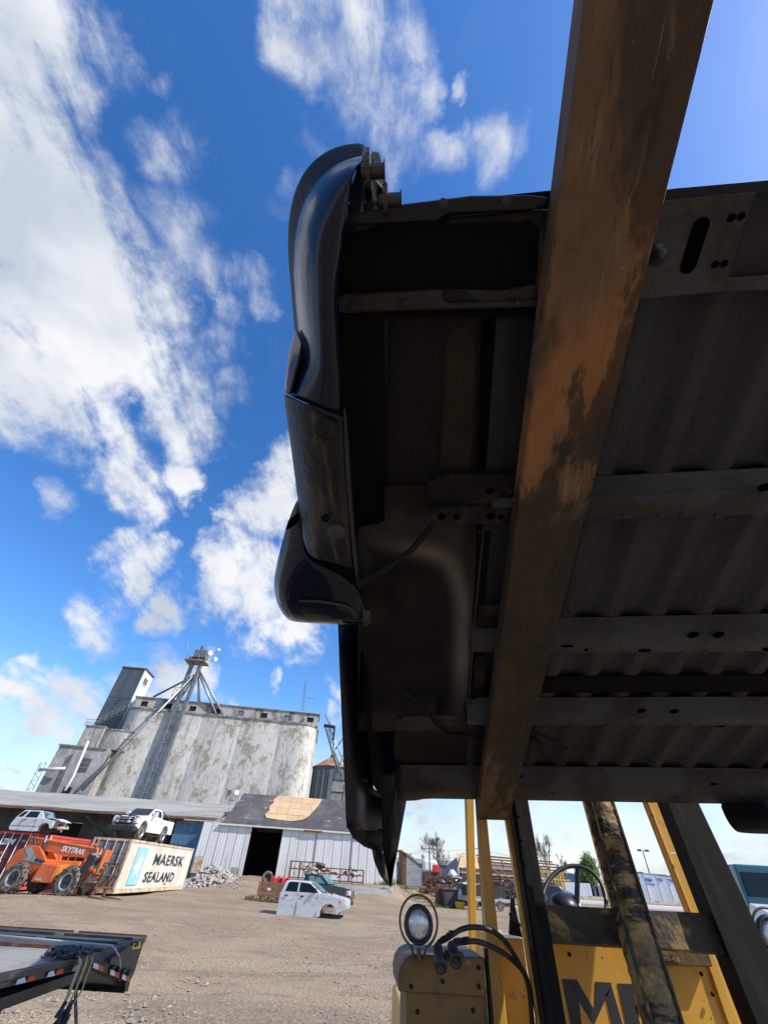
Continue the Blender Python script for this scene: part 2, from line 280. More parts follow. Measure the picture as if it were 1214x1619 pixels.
M['ringm'] = mat('brown lamp guard', (.16, .085, .04), .6, layers=[((.08, .045, .03), 10, U1, .45, .62, .8)])
M['vinyl'] = mat('navy vinyl', (.02, .028, .055), .4)
M['blackp'] = mat('black plastic', (.015, .014, .016), .4)
M['letter'] = mat('black paint lettering', (.022, .024, .03), .5, layers=[((.08, .06, .03), 14, U1, .62, .68, .7)])
M['bulb'] = mat('lit flood lamp', (.9, .7, .5), .5, emit=((1, .72, .35), 5))

# ------------------------------------------------------------------ mesh helpers
OFF = {}
def fork_material():
    m = mat('worn brown fork steel', (.105, .066, .043), .6, .0, layers=[((.155, .095, .055), 9, (2.6, .7, 1), .48, .62, .6), ((.030, .026, .022), 3.2, (2.2, .7, 1), .49, .60, .85, .75), ((.19, .15, .12), 9, (4, .5, 1), .54, .66, .55), ((.035, .028, .022), 16, (3, .6, 1), .585, .63, .7, .8), ((.42, .37, .31), 30, (5, .15, 1), .685, .71, .7), ((.40, .36, .30), 60, (1, 1, 1), .69, .72, .8)], bump=.05, bscale=70, bstretch=(5, .5, 1), spec=.22)
    t = m.node_tree; n_, l_ = t.nodes, t.links; b = n_['Principled BSDF']; src = b.inputs['Base Color'].links[0].from_socket
    tc_ = n_.new('ShaderNodeTexCoord'); sp_ = n_.new('ShaderNodeSeparateXYZ'); l_.new(tc_.outputs['Object'], sp_.inputs[0])
    no = n_.new('ShaderNodeTexNoise'); no.inputs['Scale'].default_value = 5; no.inputs['Detail'].default_value = 9; no.inputs['Roughness'].default_value = .7
    mp = n_.new('ShaderNodeMapping'); mp.inputs['Scale'].default_value = (2.2, .8, 1); l_.new(tc_.outputs['Object'], mp.inputs[0]); l_.new(mp.outputs[0], no.inputs['Vector'])
    def M_(op, a, b2, c=None):
        k = n_.new('ShaderNodeMath'); k.operation = op
        for i, x in enumerate((a, b2, c)):
            if x is None: continue
            if isinstance(x, (int, float)): k.inputs[i].default_value = x
            else: l_.new(x, k.inputs[i])
        return k.outputs[0]
    yy = M_('MULTIPLY_ADD', no.outputs['Fac'], .9, M_('ADD', sp_.outputs['Y'], -.45))
    yx = M_('MULTIPLY_ADD', sp_.outputs['X'], 1.4, M_('ADD', yy, -.5))
    def band(v, a, b_, c, d, col, stg):
        nonlocal src
        u = n_.new('ShaderNodeMapRange'); u.interpolation_type = 'SMOOTHSTEP'; u.inputs['From Min'].default_value = a; u.inputs['From Max'].default_value = b_; l_.new(v, u.inputs['Value'])
        w = n_.new('ShaderNodeMapRange'); w.interpolation_type = 'SMOOTHSTEP'; w.inputs['From Min'].default_value = c; w.inputs['From Max'].default_value = d; w.inputs['To Min'].default_value = stg; w.inputs['To Max'].default_value = 0.0; l_.new(v, w.inputs['Value'])
        f = M_('MULTIPLY', u.outputs[0], w.outputs[0]); x = n_.new('ShaderNodeMix'); x.data_type = 'RGBA'
        l_.new(f, x.inputs['Factor']); l_.new(src, x.inputs['A']); x.inputs['B'].default_value = (*col, 1); src = x.outputs['Result']
    band(yx, -.1, .2, .30, .50, (.26, .122, .045), .7)        # rubbed orange zone
    band(yy, .46, .56, 1.6, 2.1, (.026, .022, .017), .88)
    band(M_('MULTIPLY_ADD', sp_.outputs['X'], 2.2, M_('MULTIPLY_ADD', no.outputs['Fac'], 1.0, -1.27)), .03, .11, 2, 3, (.022, .019, .016), .8)    # grease
    band(M_('MULTIPLY_ADD', sp_.outputs['X'], -1.0, M_('MULTIPLY', no.outputs['Fac'], .35)), -.25, -.215, -.0, .02, (.15, .085, .045), .0)
    l_.new(src, b.inputs['Base Color']); return m
def tag(o, label=None, cat=None, group=None, kind=None):
    if label: o['label'] = label
    if cat: o['category'] = cat
    if group: o['group'] = group
    if kind: o['kind'] = kind
    return o
def thing(name, label, cat, loc=(0, 0, 0), group=None, local=False):
    o = bpy.data.objects.new(name, None); COL.objects.link(o); o.empty_display_size = .2
    if not local: o.location = loc
    OFF[o.name] = V((0, 0, 0)) if local else V(loc)
    return tag(o, label, cat, group)
class MB:
    def __init__(s, M4=None): s.v, s.f, s.M = [], [], M4
    def add(s, p):
        p = V(p)
        s.v.append(p); return len(s.v) - 1
    def poly(s, pts): s.f.append([s.add(p) for p in pts]); return s
    def box(s, a, b):
        (x0, y0, z0), (x1, y1, z1) = a, b
        i = [s.add(p) for p in ((x0,y0,z0),(x1,y0,z0),(x1,y1,z0),(x0,y1,z0),(x0,y0,z1),(x1,y0,z1),(x1,y1,z1),(x0,y1,z1))]
        for q in ((0,3,2,1),(4,5,6,7),(0,1,5,4),(1,2,6,5),(2,3,7,6),(3,0,4,7)): s.f.append([i[k] for k in q])
        return s
    def hexa(s, b4, t4):
        i = [s.add(p) for p in list(b4) + list(t4)]
        for q in ((0,3,2,1),(4,5,6,7),(0,1,5,4),(1,2,6,5),(2,3,7,6),(3,0,4,7)): s.f.append([i[k] for k in q])
        return s
    def beam(s, p0, p1, w, h, up=(0, 0, 1), p1w=None, p1h=None):
        p0, p1 = V(p0), V(p1); d = (p1 - p0).normalized(); u = V(up)
        x = d.cross(u)
        if x.length < 1e-4: x = d.cross(V((1, 0, 0)))
        x.normalize(); u = x.cross(d).normalized()
        w1 = w if p1w is None else p1w; h1 = h if p1h is None else p1h
        return s.hexa([p0 - x*w/2 - u*h/2, p0 + x*w/2 - u*h/2, p0 + x*w/2 + u*h/2, p0 - x*w/2 + u*h/2],
                      [p1 - x*w1/2 - u*h1/2, p1 + x*w1/2 - u*h1/2, p1 + x*w1/2 + u*h1/2, p1 - x*w1/2 + u*h1/2])
    def ring(s, c, ax, r, n, ph=0):
        ax = V(ax).normalized(); a = ax.orthogonal().normalized(); b = ax.cross(a)
        return [V(c) + a*r*math.cos(ph + 2*math.pi*k/n) + b*r*math.sin(ph + 2*math.pi*k/n) for k in range(n)]
    def loft(s, rings, close=True, caps=True):
        ids = [[s.add(p) for p in r] for r in rings]; n = len(ids[0])
        for a, b in zip(ids, ids[1:]):
            for k in range(n if close else n - 1):
                s.f.append([a[k], a[(k+1) % n], b[(k+1) % n], b[k]])
        if caps and close: s.f.append(ids[0][::-1]); s.f.append(ids[-1])
        return s
    def cyl(s, p0, p1, r0, r1=None, n=12, caps=True):
        p0, p1 = V(p0), V(p1); ax = p1 - p0; r1 = r0 if r1 is None else r1
        return s.loft([s.ring(p0, ax, r0, n), s.ring(p1, ax, r1, n)], caps=caps)
    def tube(s, pts, r, n=8):
        pts = [V(p) for p in pts]; rings = []; a = None
        for i, p in enumerate(pts):
            d = (pts[min(i+1, len(pts)-1)] - pts[max(i-1, 0)]).normalized()
            a = d.orthogonal().normalized() if a is None else (a - a.dot(d)*d).normalized()
            b = d.cross(a); rr = r[i] if isinstance(r, (list, tuple)) else r
            rings.append([p + a*rr*math.cos(2*math.pi*k/n) + b*rr*math.sin(2*math.pi*k/n) for k in range(n)])
        return s.loft(rings)
    def lathe(s, c, ax, prof, n=24):      # prof: (distance along axis, radius)
        c, ax = V(c), V(ax).normalized()
        return s.loft([s.ring(c + ax*d, ax, r, n) for d, r in prof])
    def prism(s, pts, vec):
        pts = [V(p) for p in pts]; vec = V(vec)
        a = [s.add(p) for p in pts]; b = [s.add(p + vec) for p in pts]; n = len(pts)
        s.f.append(a[::-1]); s.f.append(b)
        for k in range(n): s.f.append([a[k], a[(k+1) % n], b[(k+1) % n], b[k]])
        return s
    def grid(s, rows): return s.loft(rows, close=False, caps=False)
    def build(s, name, material, root=None, smooth=False, bevel=0, seg=2, solid=0, sub=0, base=None, flip=False, angle=40):
        off = V((0, 0, 0))
        if root is not None:
            r = root
            while r.parent: r = r.parent
            off = OFF.get(r.name, off)
        elif base is not None: off = V(base)
        LM = Matrix.Translation(-off) @ s.M if s.M is not None else None
        me = bpy.data.meshes.new(name); me.from_pydata([tuple(p if LM is not None else p - off) for p in s.v], [], s.f); me.update()
        o = bpy.data.objects.new(name, me); COL.objects.link(o); me.materials.append(M[material] if isinstance(material, str) else material)
        import bmesh
        bm = bmesh.new(); bm.from_mesh(me); bmesh.ops.recalc_face_normals(bm, faces=bm.faces); bm.to_mesh(me); bm.free()
        par = Matrix.Identity(4)
        if root is not None:
            q = root
            while q.parent: par = q.matrix_basis @ par; q = q.parent
        o.matrix_basis = par.inverted() @ (LM if LM is not None else Matrix.Identity(4))
        if root is not None: o.parent = root
        elif base is not None:
            if LM is not None: o.matrix_basis = Matrix.Translation(off) @ LM
            else: o.location = off
            OFF[o.name] = off
        if smooth:
            for p in me.polygons: p.use_smooth = True
        if sub: md = o.modifiers.new('subdivision', 'SUBSURF'); md.levels = md.render_levels = sub
        if solid: md = o.modifiers.new('thickness', 'SOLIDIFY'); md.thickness = solid; md.offset = 0
        if bevel:
            md = o.modifiers.new('bevel', 'BEVEL'); md.width = bevel; md.segments = seg; md.limit_method = 'ANGLE'; md.angle_limit = R_(angle)
            md.harden_normals = True
            for p in me.polygons: p.use_smooth = True
        return o
def solo(mb, name, material, label, cat, base, group=None, kind=None, **k):
    o = mb.build(name, material, None, base=base, **k); return tag(o, label, cat, group, kind)
def copy_tree(o, parent=None):
    c = o.copy(); COL.objects.link(c); c.parent = parent
    if parent is None: OFF[c.name] = V((0, 0, 0))
    for ch in list(o.children): copy_tree(ch, c)
    return c
def text(body, mtx, size, material, root, name='lettering', bold=.0, spacing=1.0, shear=0.0, depth=.002):
    cu = bpy.data.curves.new('t', 'FONT'); cu.body = body; cu.size = size; cu.offset = bold; cu.space_character = spacing; cu.shear = shear
    cu.extrude = depth; cu.resolution_u = 3
    t = bpy.data.objects.new('t', cu); COL.objects.link(t)
    dg = bpy.context.evaluated_depsgraph_get(); dg.update()
    me = bpy.data.meshes.new_from_object(t.evaluated_get(dg)); bpy.data.objects.remove(t)
    off = V((0, 0, 0)); r = root
    while r.parent: r = r.parent
    off = OFF.get(r.name, off)
    me.transform(Matrix.Translation(-off) @ mtx); me.materials.clear(); me.materials.append(M[material])
    o = bpy.data.objects.new(name, me); COL.objects.link(o); o.parent = root
    return o
def frame(o, ex, ey, ez):
    m = Matrix((V(ex).normalized(), V(ey).normalized(), V(ez).normalized())).transposed().to_4x4(); m.translation = V(o); return m
def zrot(o, a): return Matrix.Translation(V(o)) @ Matrix.Rotation(a, 4, 'Z')
def ss(a, b, x):
    t = max(0, min(1, (x - a) / (b - a))); return t*t*(3 - 2*t)

M['forkm'] = fork_material()
def housing_material():  # mixes in a paler tone for the shoulder's highlight and dusty edge
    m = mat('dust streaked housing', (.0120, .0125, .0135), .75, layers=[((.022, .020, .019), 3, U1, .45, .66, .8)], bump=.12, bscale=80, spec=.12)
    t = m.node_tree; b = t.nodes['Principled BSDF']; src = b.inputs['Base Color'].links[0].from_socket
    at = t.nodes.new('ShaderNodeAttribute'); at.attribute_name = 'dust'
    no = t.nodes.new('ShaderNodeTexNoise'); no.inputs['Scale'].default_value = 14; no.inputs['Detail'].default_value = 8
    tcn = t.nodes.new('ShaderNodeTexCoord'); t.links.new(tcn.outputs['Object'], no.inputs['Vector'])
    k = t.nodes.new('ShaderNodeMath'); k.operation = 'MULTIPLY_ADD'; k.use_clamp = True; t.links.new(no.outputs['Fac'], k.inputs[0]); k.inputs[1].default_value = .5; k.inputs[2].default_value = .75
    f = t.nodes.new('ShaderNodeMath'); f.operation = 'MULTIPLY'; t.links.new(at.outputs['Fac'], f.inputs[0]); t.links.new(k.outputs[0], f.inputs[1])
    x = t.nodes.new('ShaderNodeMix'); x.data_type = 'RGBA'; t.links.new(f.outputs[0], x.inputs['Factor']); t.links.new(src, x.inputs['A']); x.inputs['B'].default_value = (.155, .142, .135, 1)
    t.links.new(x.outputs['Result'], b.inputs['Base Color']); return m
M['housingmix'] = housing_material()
M['navyflat'] = mat('flat navy paint', (.010, .013, .028), .42, spec=.3, layers=[((.022, .021, .022), 8, U1, .52, .68, .7)])
# ------------------------------------------------------------------ ground
def gz(x, y):
    s0 = 44 + 9 * ss(2, 6.5, x)
    ramp = 1.05 * ss(s0, s0 + 8.5, y) * ss(-14.2, -11.2, x)
    ramp += .22 * ss(36, 50, y) * (1 - ss(-14.2, -11.2, x))
    far = 1 - ss(70, 140, y)
    n = noise.noise(V((x*.22, y*.22, 0))) * .10 + noise.noise(V((x*.9, y*.7, 4))) * .035
    for c, w in ((18.5, .9), (20.3, .9), (25.5, 1.1), (27.4, 1.1), (13.2, .8), (14.9, .8)):
        yc = c + 1.3*math.sin(x*.16 + c) + .02*x*x*.05
        n += -.06*math.exp(-((y - yc)/.32)**2) + .03*math.exp(-((y - yc - .55)/.3)**2)
    return ramp + n * far * ss(4, 9, y)
def build_ground():
    xs = [-3000, -900, -300, -130, -80] + [-60 + i*.9 for i in range(0, 107)] + [40, 48, 60, 90, 160, 400, 1200, 3000]
    ys = [-2000, -300, -60, -15, -5] + [i*.55 for i in range(0, 118)] + [68, 75, 85, 100, 130, 180, 300, 700, 1600, 4000]
    mb = MB()
    mb.grid([[(x, y, gz(x, y)) for x in xs] for y in ys])
    return mb.build('ground', 'ground', smooth=True)
tag(build_ground(), 'tan gravel and dirt scrapyard ground with ruts', kind='structure')
def rock(mb, c, r, squash=.6, n=0):
    b = [V((1,0,0)),V((-1,0,0)),V((0,1,0)),V((0,-1,0)),V((0,0,1)),V((0,0,-1))]
    a = random.random()*6.28; ca, sa = math.cos(a), math.sin(a)
    ids = []
    for p in b:
        q = p * r * random.uniform(.6, 1.25)
        q = V((q.x*ca - q.y*sa, q.x*sa + q.y*ca, q.z*squash))
        q += V((random.uniform(-.25,.25), random.uniform(-.25,.25), random.uniform(-.15,.15)))*r
        ids.append(mb.add(V(c) + q))
    for t in ((0,2,4),(2,1,4),(1,3,4),(3,0,4),(2,0,5),(1,2,5),(3,1,5),(0,3,5)): mb.f.append([ids[k] for k in t])
mb = MB()
for i in range(9000):
    y = 8.5 + 42 * random.random()**1.6; x = random.uniform(-.62, .30) * y * 1.05
    clump = noise.noise(V((x*.3, y*.3, 9)))
    if random.random() > .5 + clump*1.3: continue
    r = random.uniform(.012, .035) * (1.7 if random.random() < .06 else 1)
    rock(mb, (x, y, gz(x, y) + r*.15), r)
tag(mb.build('gravel', 'stone'), 'loose pale stones scattered over the dirt yard', kind='stuff')

# ------------------------------------------------------------------ grain elevator (far left)
ang = R_(6.4); SO = V((-45.0, 78.3, 0)); sm = zrot(SO, ang)
elev = thing('grain_elevator', 'huge weathered white concrete grain elevator with scalloped silo wall and grey steel headhouse', 'grain elevator', SO)
SL, NS, SH = 35.4, 5, 22.0
def silo_plan(off=0.0):
    pts = []
    pts.append((0 - off, 14)); 
    w = (SL - 0.0) / NS
    for k in range(NS):
        n = 14
        for j in range(n):
            t = j / n; x = k*w + t*w
            dip = .2 * (1 - math.sin(math.pi * t)**.8)
            if k == 0 and t < .5: dip = 3.2 * (1 - math.sin(math.pi*t)**.5)
            if k == NS-1 and t > .5:
                a = (t - .5) * 2; dip = 3.9 * (1 - math.sqrt(max(0, 1 - a*a)))
            pts.append((x, dip - off))
    pts.append((SL + off, 4.0)); pts.append((SL + off, 14))
    return pts
pl = silo_plan()
mb = MB(sm); zs = [0 + SH*k/24 for k in range(25)]
mb.loft([[V((x, y, z)) for x, y in pl] for z in zs])
mb.build('silo_wall', 'silo', elev)
mb = MB(sm); pl2 = silo_plan(.18); mb.prism([(x, y, SH + .01) for x, y in pl2], (0, 0, .28)); mb.build('ledge', 'ledge', elev)
# gallery with small square windows cut out of the front wall
gy = 1.5; gx0, gx1, gz0, gz1 = .6, SL - .1, SH + .29, SH + 2.35
mb = MB(sm)
wins = [(1.9 + k*4.45, 1.25) for k in range(8)]
xs = gx0
wz0, wz1 = gz0 + .55, gz0 + 1.4
for (wx, ww) in wins:
    mb.box((xs, gy, gz0), (wx, gy + .2, gz1)); mb.box((wx, gy, gz0), (wx + ww, gy + .2, wz0)); mb.box((wx, gy, wz1), (wx + ww, gy + .2, gz1)); xs = wx + ww
mb.box((xs, gy, gz0), (gx1, gy + .2, gz1)); mb.box((gx1 - .2, gy + .2, gz0), (gx1, gy + 5, gz1)); mb.box((gx0, gy + .2, gz0), (gx0 + .2, gy + 5, gz1)); mb.box((gx0, gy + 4.8, gz0), (gx1, gy + 5, gz1))
ga = mb.build('gallery', 'gallery', elev)
MB(sm).box((gx0 - .15, gy - .2, gz1), (gx1 + .15, gy + 5.2, gz1 + .14)).build('gallery_roof', 'ledge', elev)
for k, (wx, ww) in enumerate(wins):
    o = MB(sm).box((wx, gy + .12, wz0), (wx + ww, gy + .16, wz1)).build('window', 'greydoor' if k in (4, 6) else 'black', ga)
# headhouse: dark grey front, white right side
hx0, hx1, hy0, hy1, hz0, hz1 = -5.7, -1.2, 3.6, 8.2, 14.5, 30.2
hm = zrot(V((-45.0, 78.3, 0)), R_(3)); 
hh = MB(hm)
hh.box((hx0, hy0, hz0), (hx1, hy1, hz1)); hho = hh.build('headhouse', 'greysteel', elev)
MB(hm).box((hx1 + .005, hy0 + .02, hz0), (hx1 + .06, hy1, hz1 - .01)).build('side_cladding', 'whitesteel', hho)
MB(hm).box((hx0 - .15, hy0 - .15, hz1), (hx1 + .3, hy1 + .2, hz1 + .18)).build('roof_cap', 'rustwood', hho)
for z in (16.6, 20.6, 24.6): MB(hm).box((hx0 - .01, hy0 - .05, z), (hx1, hy0 - .01, z + .05)).build('siding_seam', 'galvd', hho)
for x in (hx0 + 2.2,): MB(hm).box((x, hy0 - .05, hz0), (x + .06, hy0 - .01, hz1)).build('siding_seam', 'galvd', hho)
wn_ = MB(hm).box((hx1 + .07, hy0 + 1.1, hz1 - 2.6), (hx1 + .14, hy0 + 3.0, hz1 - 1.0)).build('window', 'whitesteel', hho)
for k in range(2): MB(hm).box((hx1 + .145, hy0 + 1.25 + k*.9, hz1 - 2.4), (hx1 + .16, hy0 + 1.95 + k*.9, hz1 - 1.2)).build('pane', 'rustwood', hho)
# lower annexes at the left
an = MB(sm).box((-6.2, -1.9, 0), (1.6, 8, 15.0)).build('annex', 'annex', elev)
MB(sm).box((-6.4, -2.1, 15.0), (1.4, 8.2, 15.2)).build('annex_coping', 'ledge', an)
an2 = MB(sm).box((-4.1, -1.2, 15.2), (-1.0, 5, 18.3)).build('upper_annex', 'annex', elev)
MB(sm).box((-4.25, -1.35, 18.3), (-.9, 5, 18.45)).build('annex_coping', 'ledge', an2)
mb = MB(sm); mb.loft([mb.ring((1.0, 2.9, z), (0, 0, 1), 3.9, 36) for z in (15.2, 18.0)]); mb.build('round_bin', 'annex', elev)
mb = MB(sm); mb.loft([mb.ring((1.0, 2.9, z), (0, 0, 1), 4.0, 36) for z in (18.01, 18.25)]); mb.build('bin_ledge', 'ledge', elev)
MB(sm).box((-1.7, -1.93, 11.6), (-.3, -1.90, 13.5)).build('window', 'greysteel', an)
for k in range(1, 3): MB(sm).box((-1.7, -1.95, 11.6 + k*.63), (-.3, -1.935, 11.66 + k*.63)).build('window_bar', 'ledge', an)
MB(sm).box((-2.4, -1.93, 7.0), (-1.2, -1.90, 9.6)).build('door', 'black', an)
# catwalk from the annex roof up to the headhouse
rl = MB(sm)
for (a, b) in (((-5.1, -.2, 18.45), (-3.7, -.2, 18.45)), ((-3.7, -.2, 18.45), (-.6, 1.6, 21.6))):
    a, b = V(a), V(b)
    for h in (.55, 1.1): rl.tube([a + V((0,0,h)), b + V((0,0,h))], .035, 5)
    for k in range(6):
        p = a.lerp(b, k/5); rl.tube([p, p + V((0,0,1.1))], .03, 5)
rl.build('railing', 'galvd', elev)
MB(sm).beam((-4.0, .2, 18.4), (-.4, 2.2, 21.7), .9, .18).build('stair', 'scrapdark', elev)

# ------------------------------------------------------------------ steel leg tower with spouts in front of the silo
tw = thing('grain_leg_tower', 'tall slender steel grain leg tower with fan of spouts rising over silo roof', 'tower', (-35, 77, 0))
tA, tB = V((-35.5, 77.3, 0)), V((-33.8, 77.3, 0))
for p in (tA, tB):
    MB().box((p.x - .33, p.y - .33, 0), (p.x + .33, p.y + .33, 30.6)).build('leg_trunk', 'galvd', tw, bevel=.04)
mb = MB()
for z in [2 + 1.45*k for k in range(20)]:
    mb.box((tA.x + .33, 77.0, z), (tB.x - .33, 77.08, z + .08)); 
    mb.beam((tA.x + .33, 77.04, z), (tB.x - .33, 77.04, z + 1.4), .05, .05, (0, 1, 0))
mb.build('ladder_bracing', 'galv', tw)
plat = MB(); plat.box((-36.9, 76.0, 30.7), (-32.7, 79.0, 30.9)); plat.build('platform', 'ledge', tw)
MB().box((-35.6, 76.6, 31.6), (-33.2, 78.4, 33.1)).build('drive_housing', 'galvd', tw, bevel=.1)
MB().lathe((-36.0, 77.4, 31.4), (0, 1, 0), [(0, .6), (.9, .6)], 14).build('motor', 'rustwood', tw)
rl = MB()
for h in (.5, 1.0):
    rl.tube([(-36.9, 76, 30.9 + h), (-32.7, 76, 30.9 + h), (-32.7, 79, 30.9 + h), (-36.9, 79, 30.9 + h), (-36.9, 76, 30.9 + h)], .04, 5)
for x, y in ((-36.9, 76), (-35.5, 76), (-34.1, 76), (-32.7, 76), (-32.7, 79), (-36.9, 79)): rl.tube([(x, y, 30.9), (x, y, 31.9)], .04, 5)
rl.build('railing', 'galv', tw)
MB().cyl((-34.8, 77.5, 33.1), (-34.8, 77.5, 34.2), .28, n=10).build('vent_stack', 'rustwood', tw)
for (x, y, z, r, ax) in ((-37.3, 76.3, 33.3, .55, (-.5, -1, .1)), (-32.3, 76.2, 32.3, .75, (1, -.6, 0)), (-31.0, 76.8, 33.3, .42, (.5, -1, .3)), (-31.0, 76.6, 31.3, .62, (.9, -.6, 0))):
    r *= .66; d = MB(); d.lathe((x, y, z), ax, [(0, .06), (.03, r*.7), (.12, r), (.18, r), (.1, r*.68), (.06, .05)], 16); do = d.build('dish_antenna', 'dish', tw, smooth=True)
    MB().tube([(x, y, z), (x + (.8 if x < -34 else -.9), y + .5, z - .4)], .05, 5).build('dish_arm', 'galvd', do)
apex = V((-33.9, 77.9, 29.3))
spouts = [((-28.6, 79.6, 22.3), .2), ((-27.3, 79.8, 22.3), .2), ((-32.0, 79.8, 22.3), .17), ((-33.0, 81.5, 24.4), .13), ((-36.9, 79.7, 22.3), .18), ((-41.3, 79.3, 24.4), .2), ((-38.0, 80.4, 24.4), .16)]
for p, r in spouts: MB().tube([apex + V((0, 0, random.uniform(-.6, .4))), V(p)], r, 8).build('spout', 'galv' if p[0] > -33.5 else 'galvd', tw, smooth=True)
# the long spout slanting down to the lower roof
p0, p1 = apex + V((-.4, -.6, -1.0)), P(124, 1254, 73.0)
MB().tube([p0, p1], .2, 8).build('long_spout', 'galv', tw, smooth=True)
for t in (.18, .42, .66):
    c = p0.lerp(p1, t); b = MB()
    for sx, sz in ((-1, -1), (1, -1), (1, 1), (-1, 1)):
        b.tube([c, c + V((sx*.8, 0, sz*.8))], .035, 5)
    for (a, q) in (((-1,-1),(1,-1)), ((1,-1),(1,1)), ((1,1),(-1,1)), ((-1,1),(-1,-1))):
        b.tube([c + V((a[0]*.8, 0, a[1]*.8)), c + V((q[0]*.8, 0, q[1]*.8))], .035, 5)
    b.build('spout_truss', 'rustwood', tw)
tw.location = tw.location + V((-.75, 1.85, .5))
# pale pipe on the annex, with its prop
tp = MB(); tp.tube([P(140, 1172, 75.2), P(116, 1228, 75.2), P(103, 1250, 74.5)], .2, 8)
lp = solo(tp, 'downspout_pipe', 'whitesteel', 'pale pipe running diagonally down the front of the grey annex', 'pipe', P(116, 1228, 75.2), smooth=True)
cp = MB(); cp.tube([P(62, 1217, 75.2), P(103, 1215, 75.2)], .22, 8); cpo = solo(cp, 'crossover_pipe', 'whitesteel', 'short pale pipe sticking out level from the left annex wall', 'pipe', P(80, 1216, 75.2), smooth=True)
# lattice mast at the far left
lm = MB(); a0, a1 = P(47, 1250, 74), P(70, 1205, 74)
for s in (-.45, .45): lm.tube([a0 + V((s, 0, 0)), a1 + V((s, 0, 0))], .05, 5)
for k in range(7):
    q0, q1 = a0.lerp(a1, k/7), a0.lerp(a1, (k+1)/7); s = .45 if k % 2 else -.45
    lm.tube([q0 + V((s, 0, 0)), q1 + V((-s, 0, 0))], .035, 5)
lm.tube([V((a0.x, a0.y, 0)), a0], .06, 5)
solo(lm, 'lattice_mast', 'galvd', 'small steel lattice mast left of the grain elevator annex', 'mast', V((a0.x, a0.y, 0)))
# aerial on the gallery roof
ae = MB(); b0, b1 = P(478, 1124, 84), P(484, 1074, 84)
ae.tube([b0, b1], .06, 5); ae.tube([P(480.5, 1103, 84), P(500, 1105, 84)], .045, 5)
for k in range(9):
    q = b0.lerp(b1, k/9); ae.tube([q + V((-.28, 0, 0)), q + V((.28, 0, .5))], .03, 4)
ae.tube([b0 + V((-.28, 0, 0)), b1 + V((-.1, 0, -1))], .035, 4); ae.tube([b0 + V((.28, 0, 0)), b1 + V((.1, 0, -1))], .035, 4)
solo(ae, 'roof_aerial', 'galvd', 'thin lattice aerial standing on the silo gallery roof', 'aerial', b0)
# conveyor bracket and guy spouts at the right end of the silo
cb = thing('spout_cluster', 'bundle of thin spouts dropping from gallery end to the steel bin', 'spouts', P(517, 1155, 85))
cb2 = MB(); cb2.beam(P(512, 1147, 85), P(530, 1150, 85), .5, .5); cb2.beam(P(529, 1148, 85), P(527, 1170, 85), .35, .35, (1, 0, 0)); cb2.build('bracket', 'scrapdark', cb)
for (a, b) in (((514, 1150), (534, 1222)), ((517, 1152), (537, 1226)), ((520, 1152), (541, 1228)), ((528, 1160), (531, 1220)), ((545, 1163), (528, 1188)), ((546, 1185), (532, 1222)), ((514, 1130), (523, 1148)), ((522, 1152), (546, 1212))):
    MB().tube([P(*a, 85), P(*b, 86)], .12, 6).build('spout', 'galvd' if a[0] in (545, 514) else 'galv', cb, smooth=True)
# cone roofed bin
bc = P(523, 1216, 96); br_ = 3.6
bn = thing('steel_grain_bin', 'corrugated steel grain bin with rusty cone roof right of the silo', 'grain bin', (bc.x, bc.y, 0))
mb = MB(); n = 56
mb.loft([[V((bc.x + (br_ + (.06 if k % 2 else -.06)) * math.cos(2*math.pi*k/n), bc.y + (br_ + (.06 if k % 2 else -.06)) * math.sin(2*math.pi*k/n), z)) for k in range(n)] for z in (0, bc.z)])
mb.build('wall', 'greysteel', bn)
mb = MB(); mb.loft([mb.ring((bc.x, bc.y, z), (0, 0, 1), r, 28) for z, r in ((bc.z, br_ + .35), (bc.z + 1.9, .7))]); mb.build('cone_roof', 'rustroof', bn)
MB().cyl((bc.x, bc.y, bc.z + 1.85), (bc.x, bc.y, bc.z + 2.5), .5, .35).build('roof_cap', 'rust', bn)
for k in range(7):
    a = -2.5 + k*.33; MB().box((bc.x + (br_+.08)*math.cos(a) - .1, bc.y + (br_+.08)*math.sin(a) - .1, 0), (bc.x + (br_+.08)*math.cos(a) + .1, bc.y + (br_+.08)*math.sin(a) + .1, bc.z - .8)).build('stiffener', 'galvd', bn)
hb0 = P(521, 1262, 80); hbT = P(524, 1233, 80)
hb = thing('concrete_hopper', 'small stained concrete hopper box beneath the spouts beside the steel bin', 'hopper', (hb0.x, hb0.y, 0))
MB().box((hb0.x + .2, hb0.y, 0), (hb0.x + 2.0, hb0.y + 2.5, hbT.z - 1.7)).build('lower_box', 'conc', hb)
MB().box((hb0.x + .2, hb0.y - .1, hbT.z - 1.6), (hb0.x + 2.1, hb0.y + 2.5, hbT.z)).build('upper_box', 'annex', hb)
MB().box((hb0.x + 2.25, hb0.y, 0), (hb0.x + 4.5, hb0.y + 2.5, hbT.z - .2)).build('side_box', 'conc', hb)
MB().box((hb0.x + .1, hb0.y - .2, hbT.z), (hb0.x + 2.2, hb0.y + 2.6, hbT.z + .12)).build('lid', 'rustwood', hb)

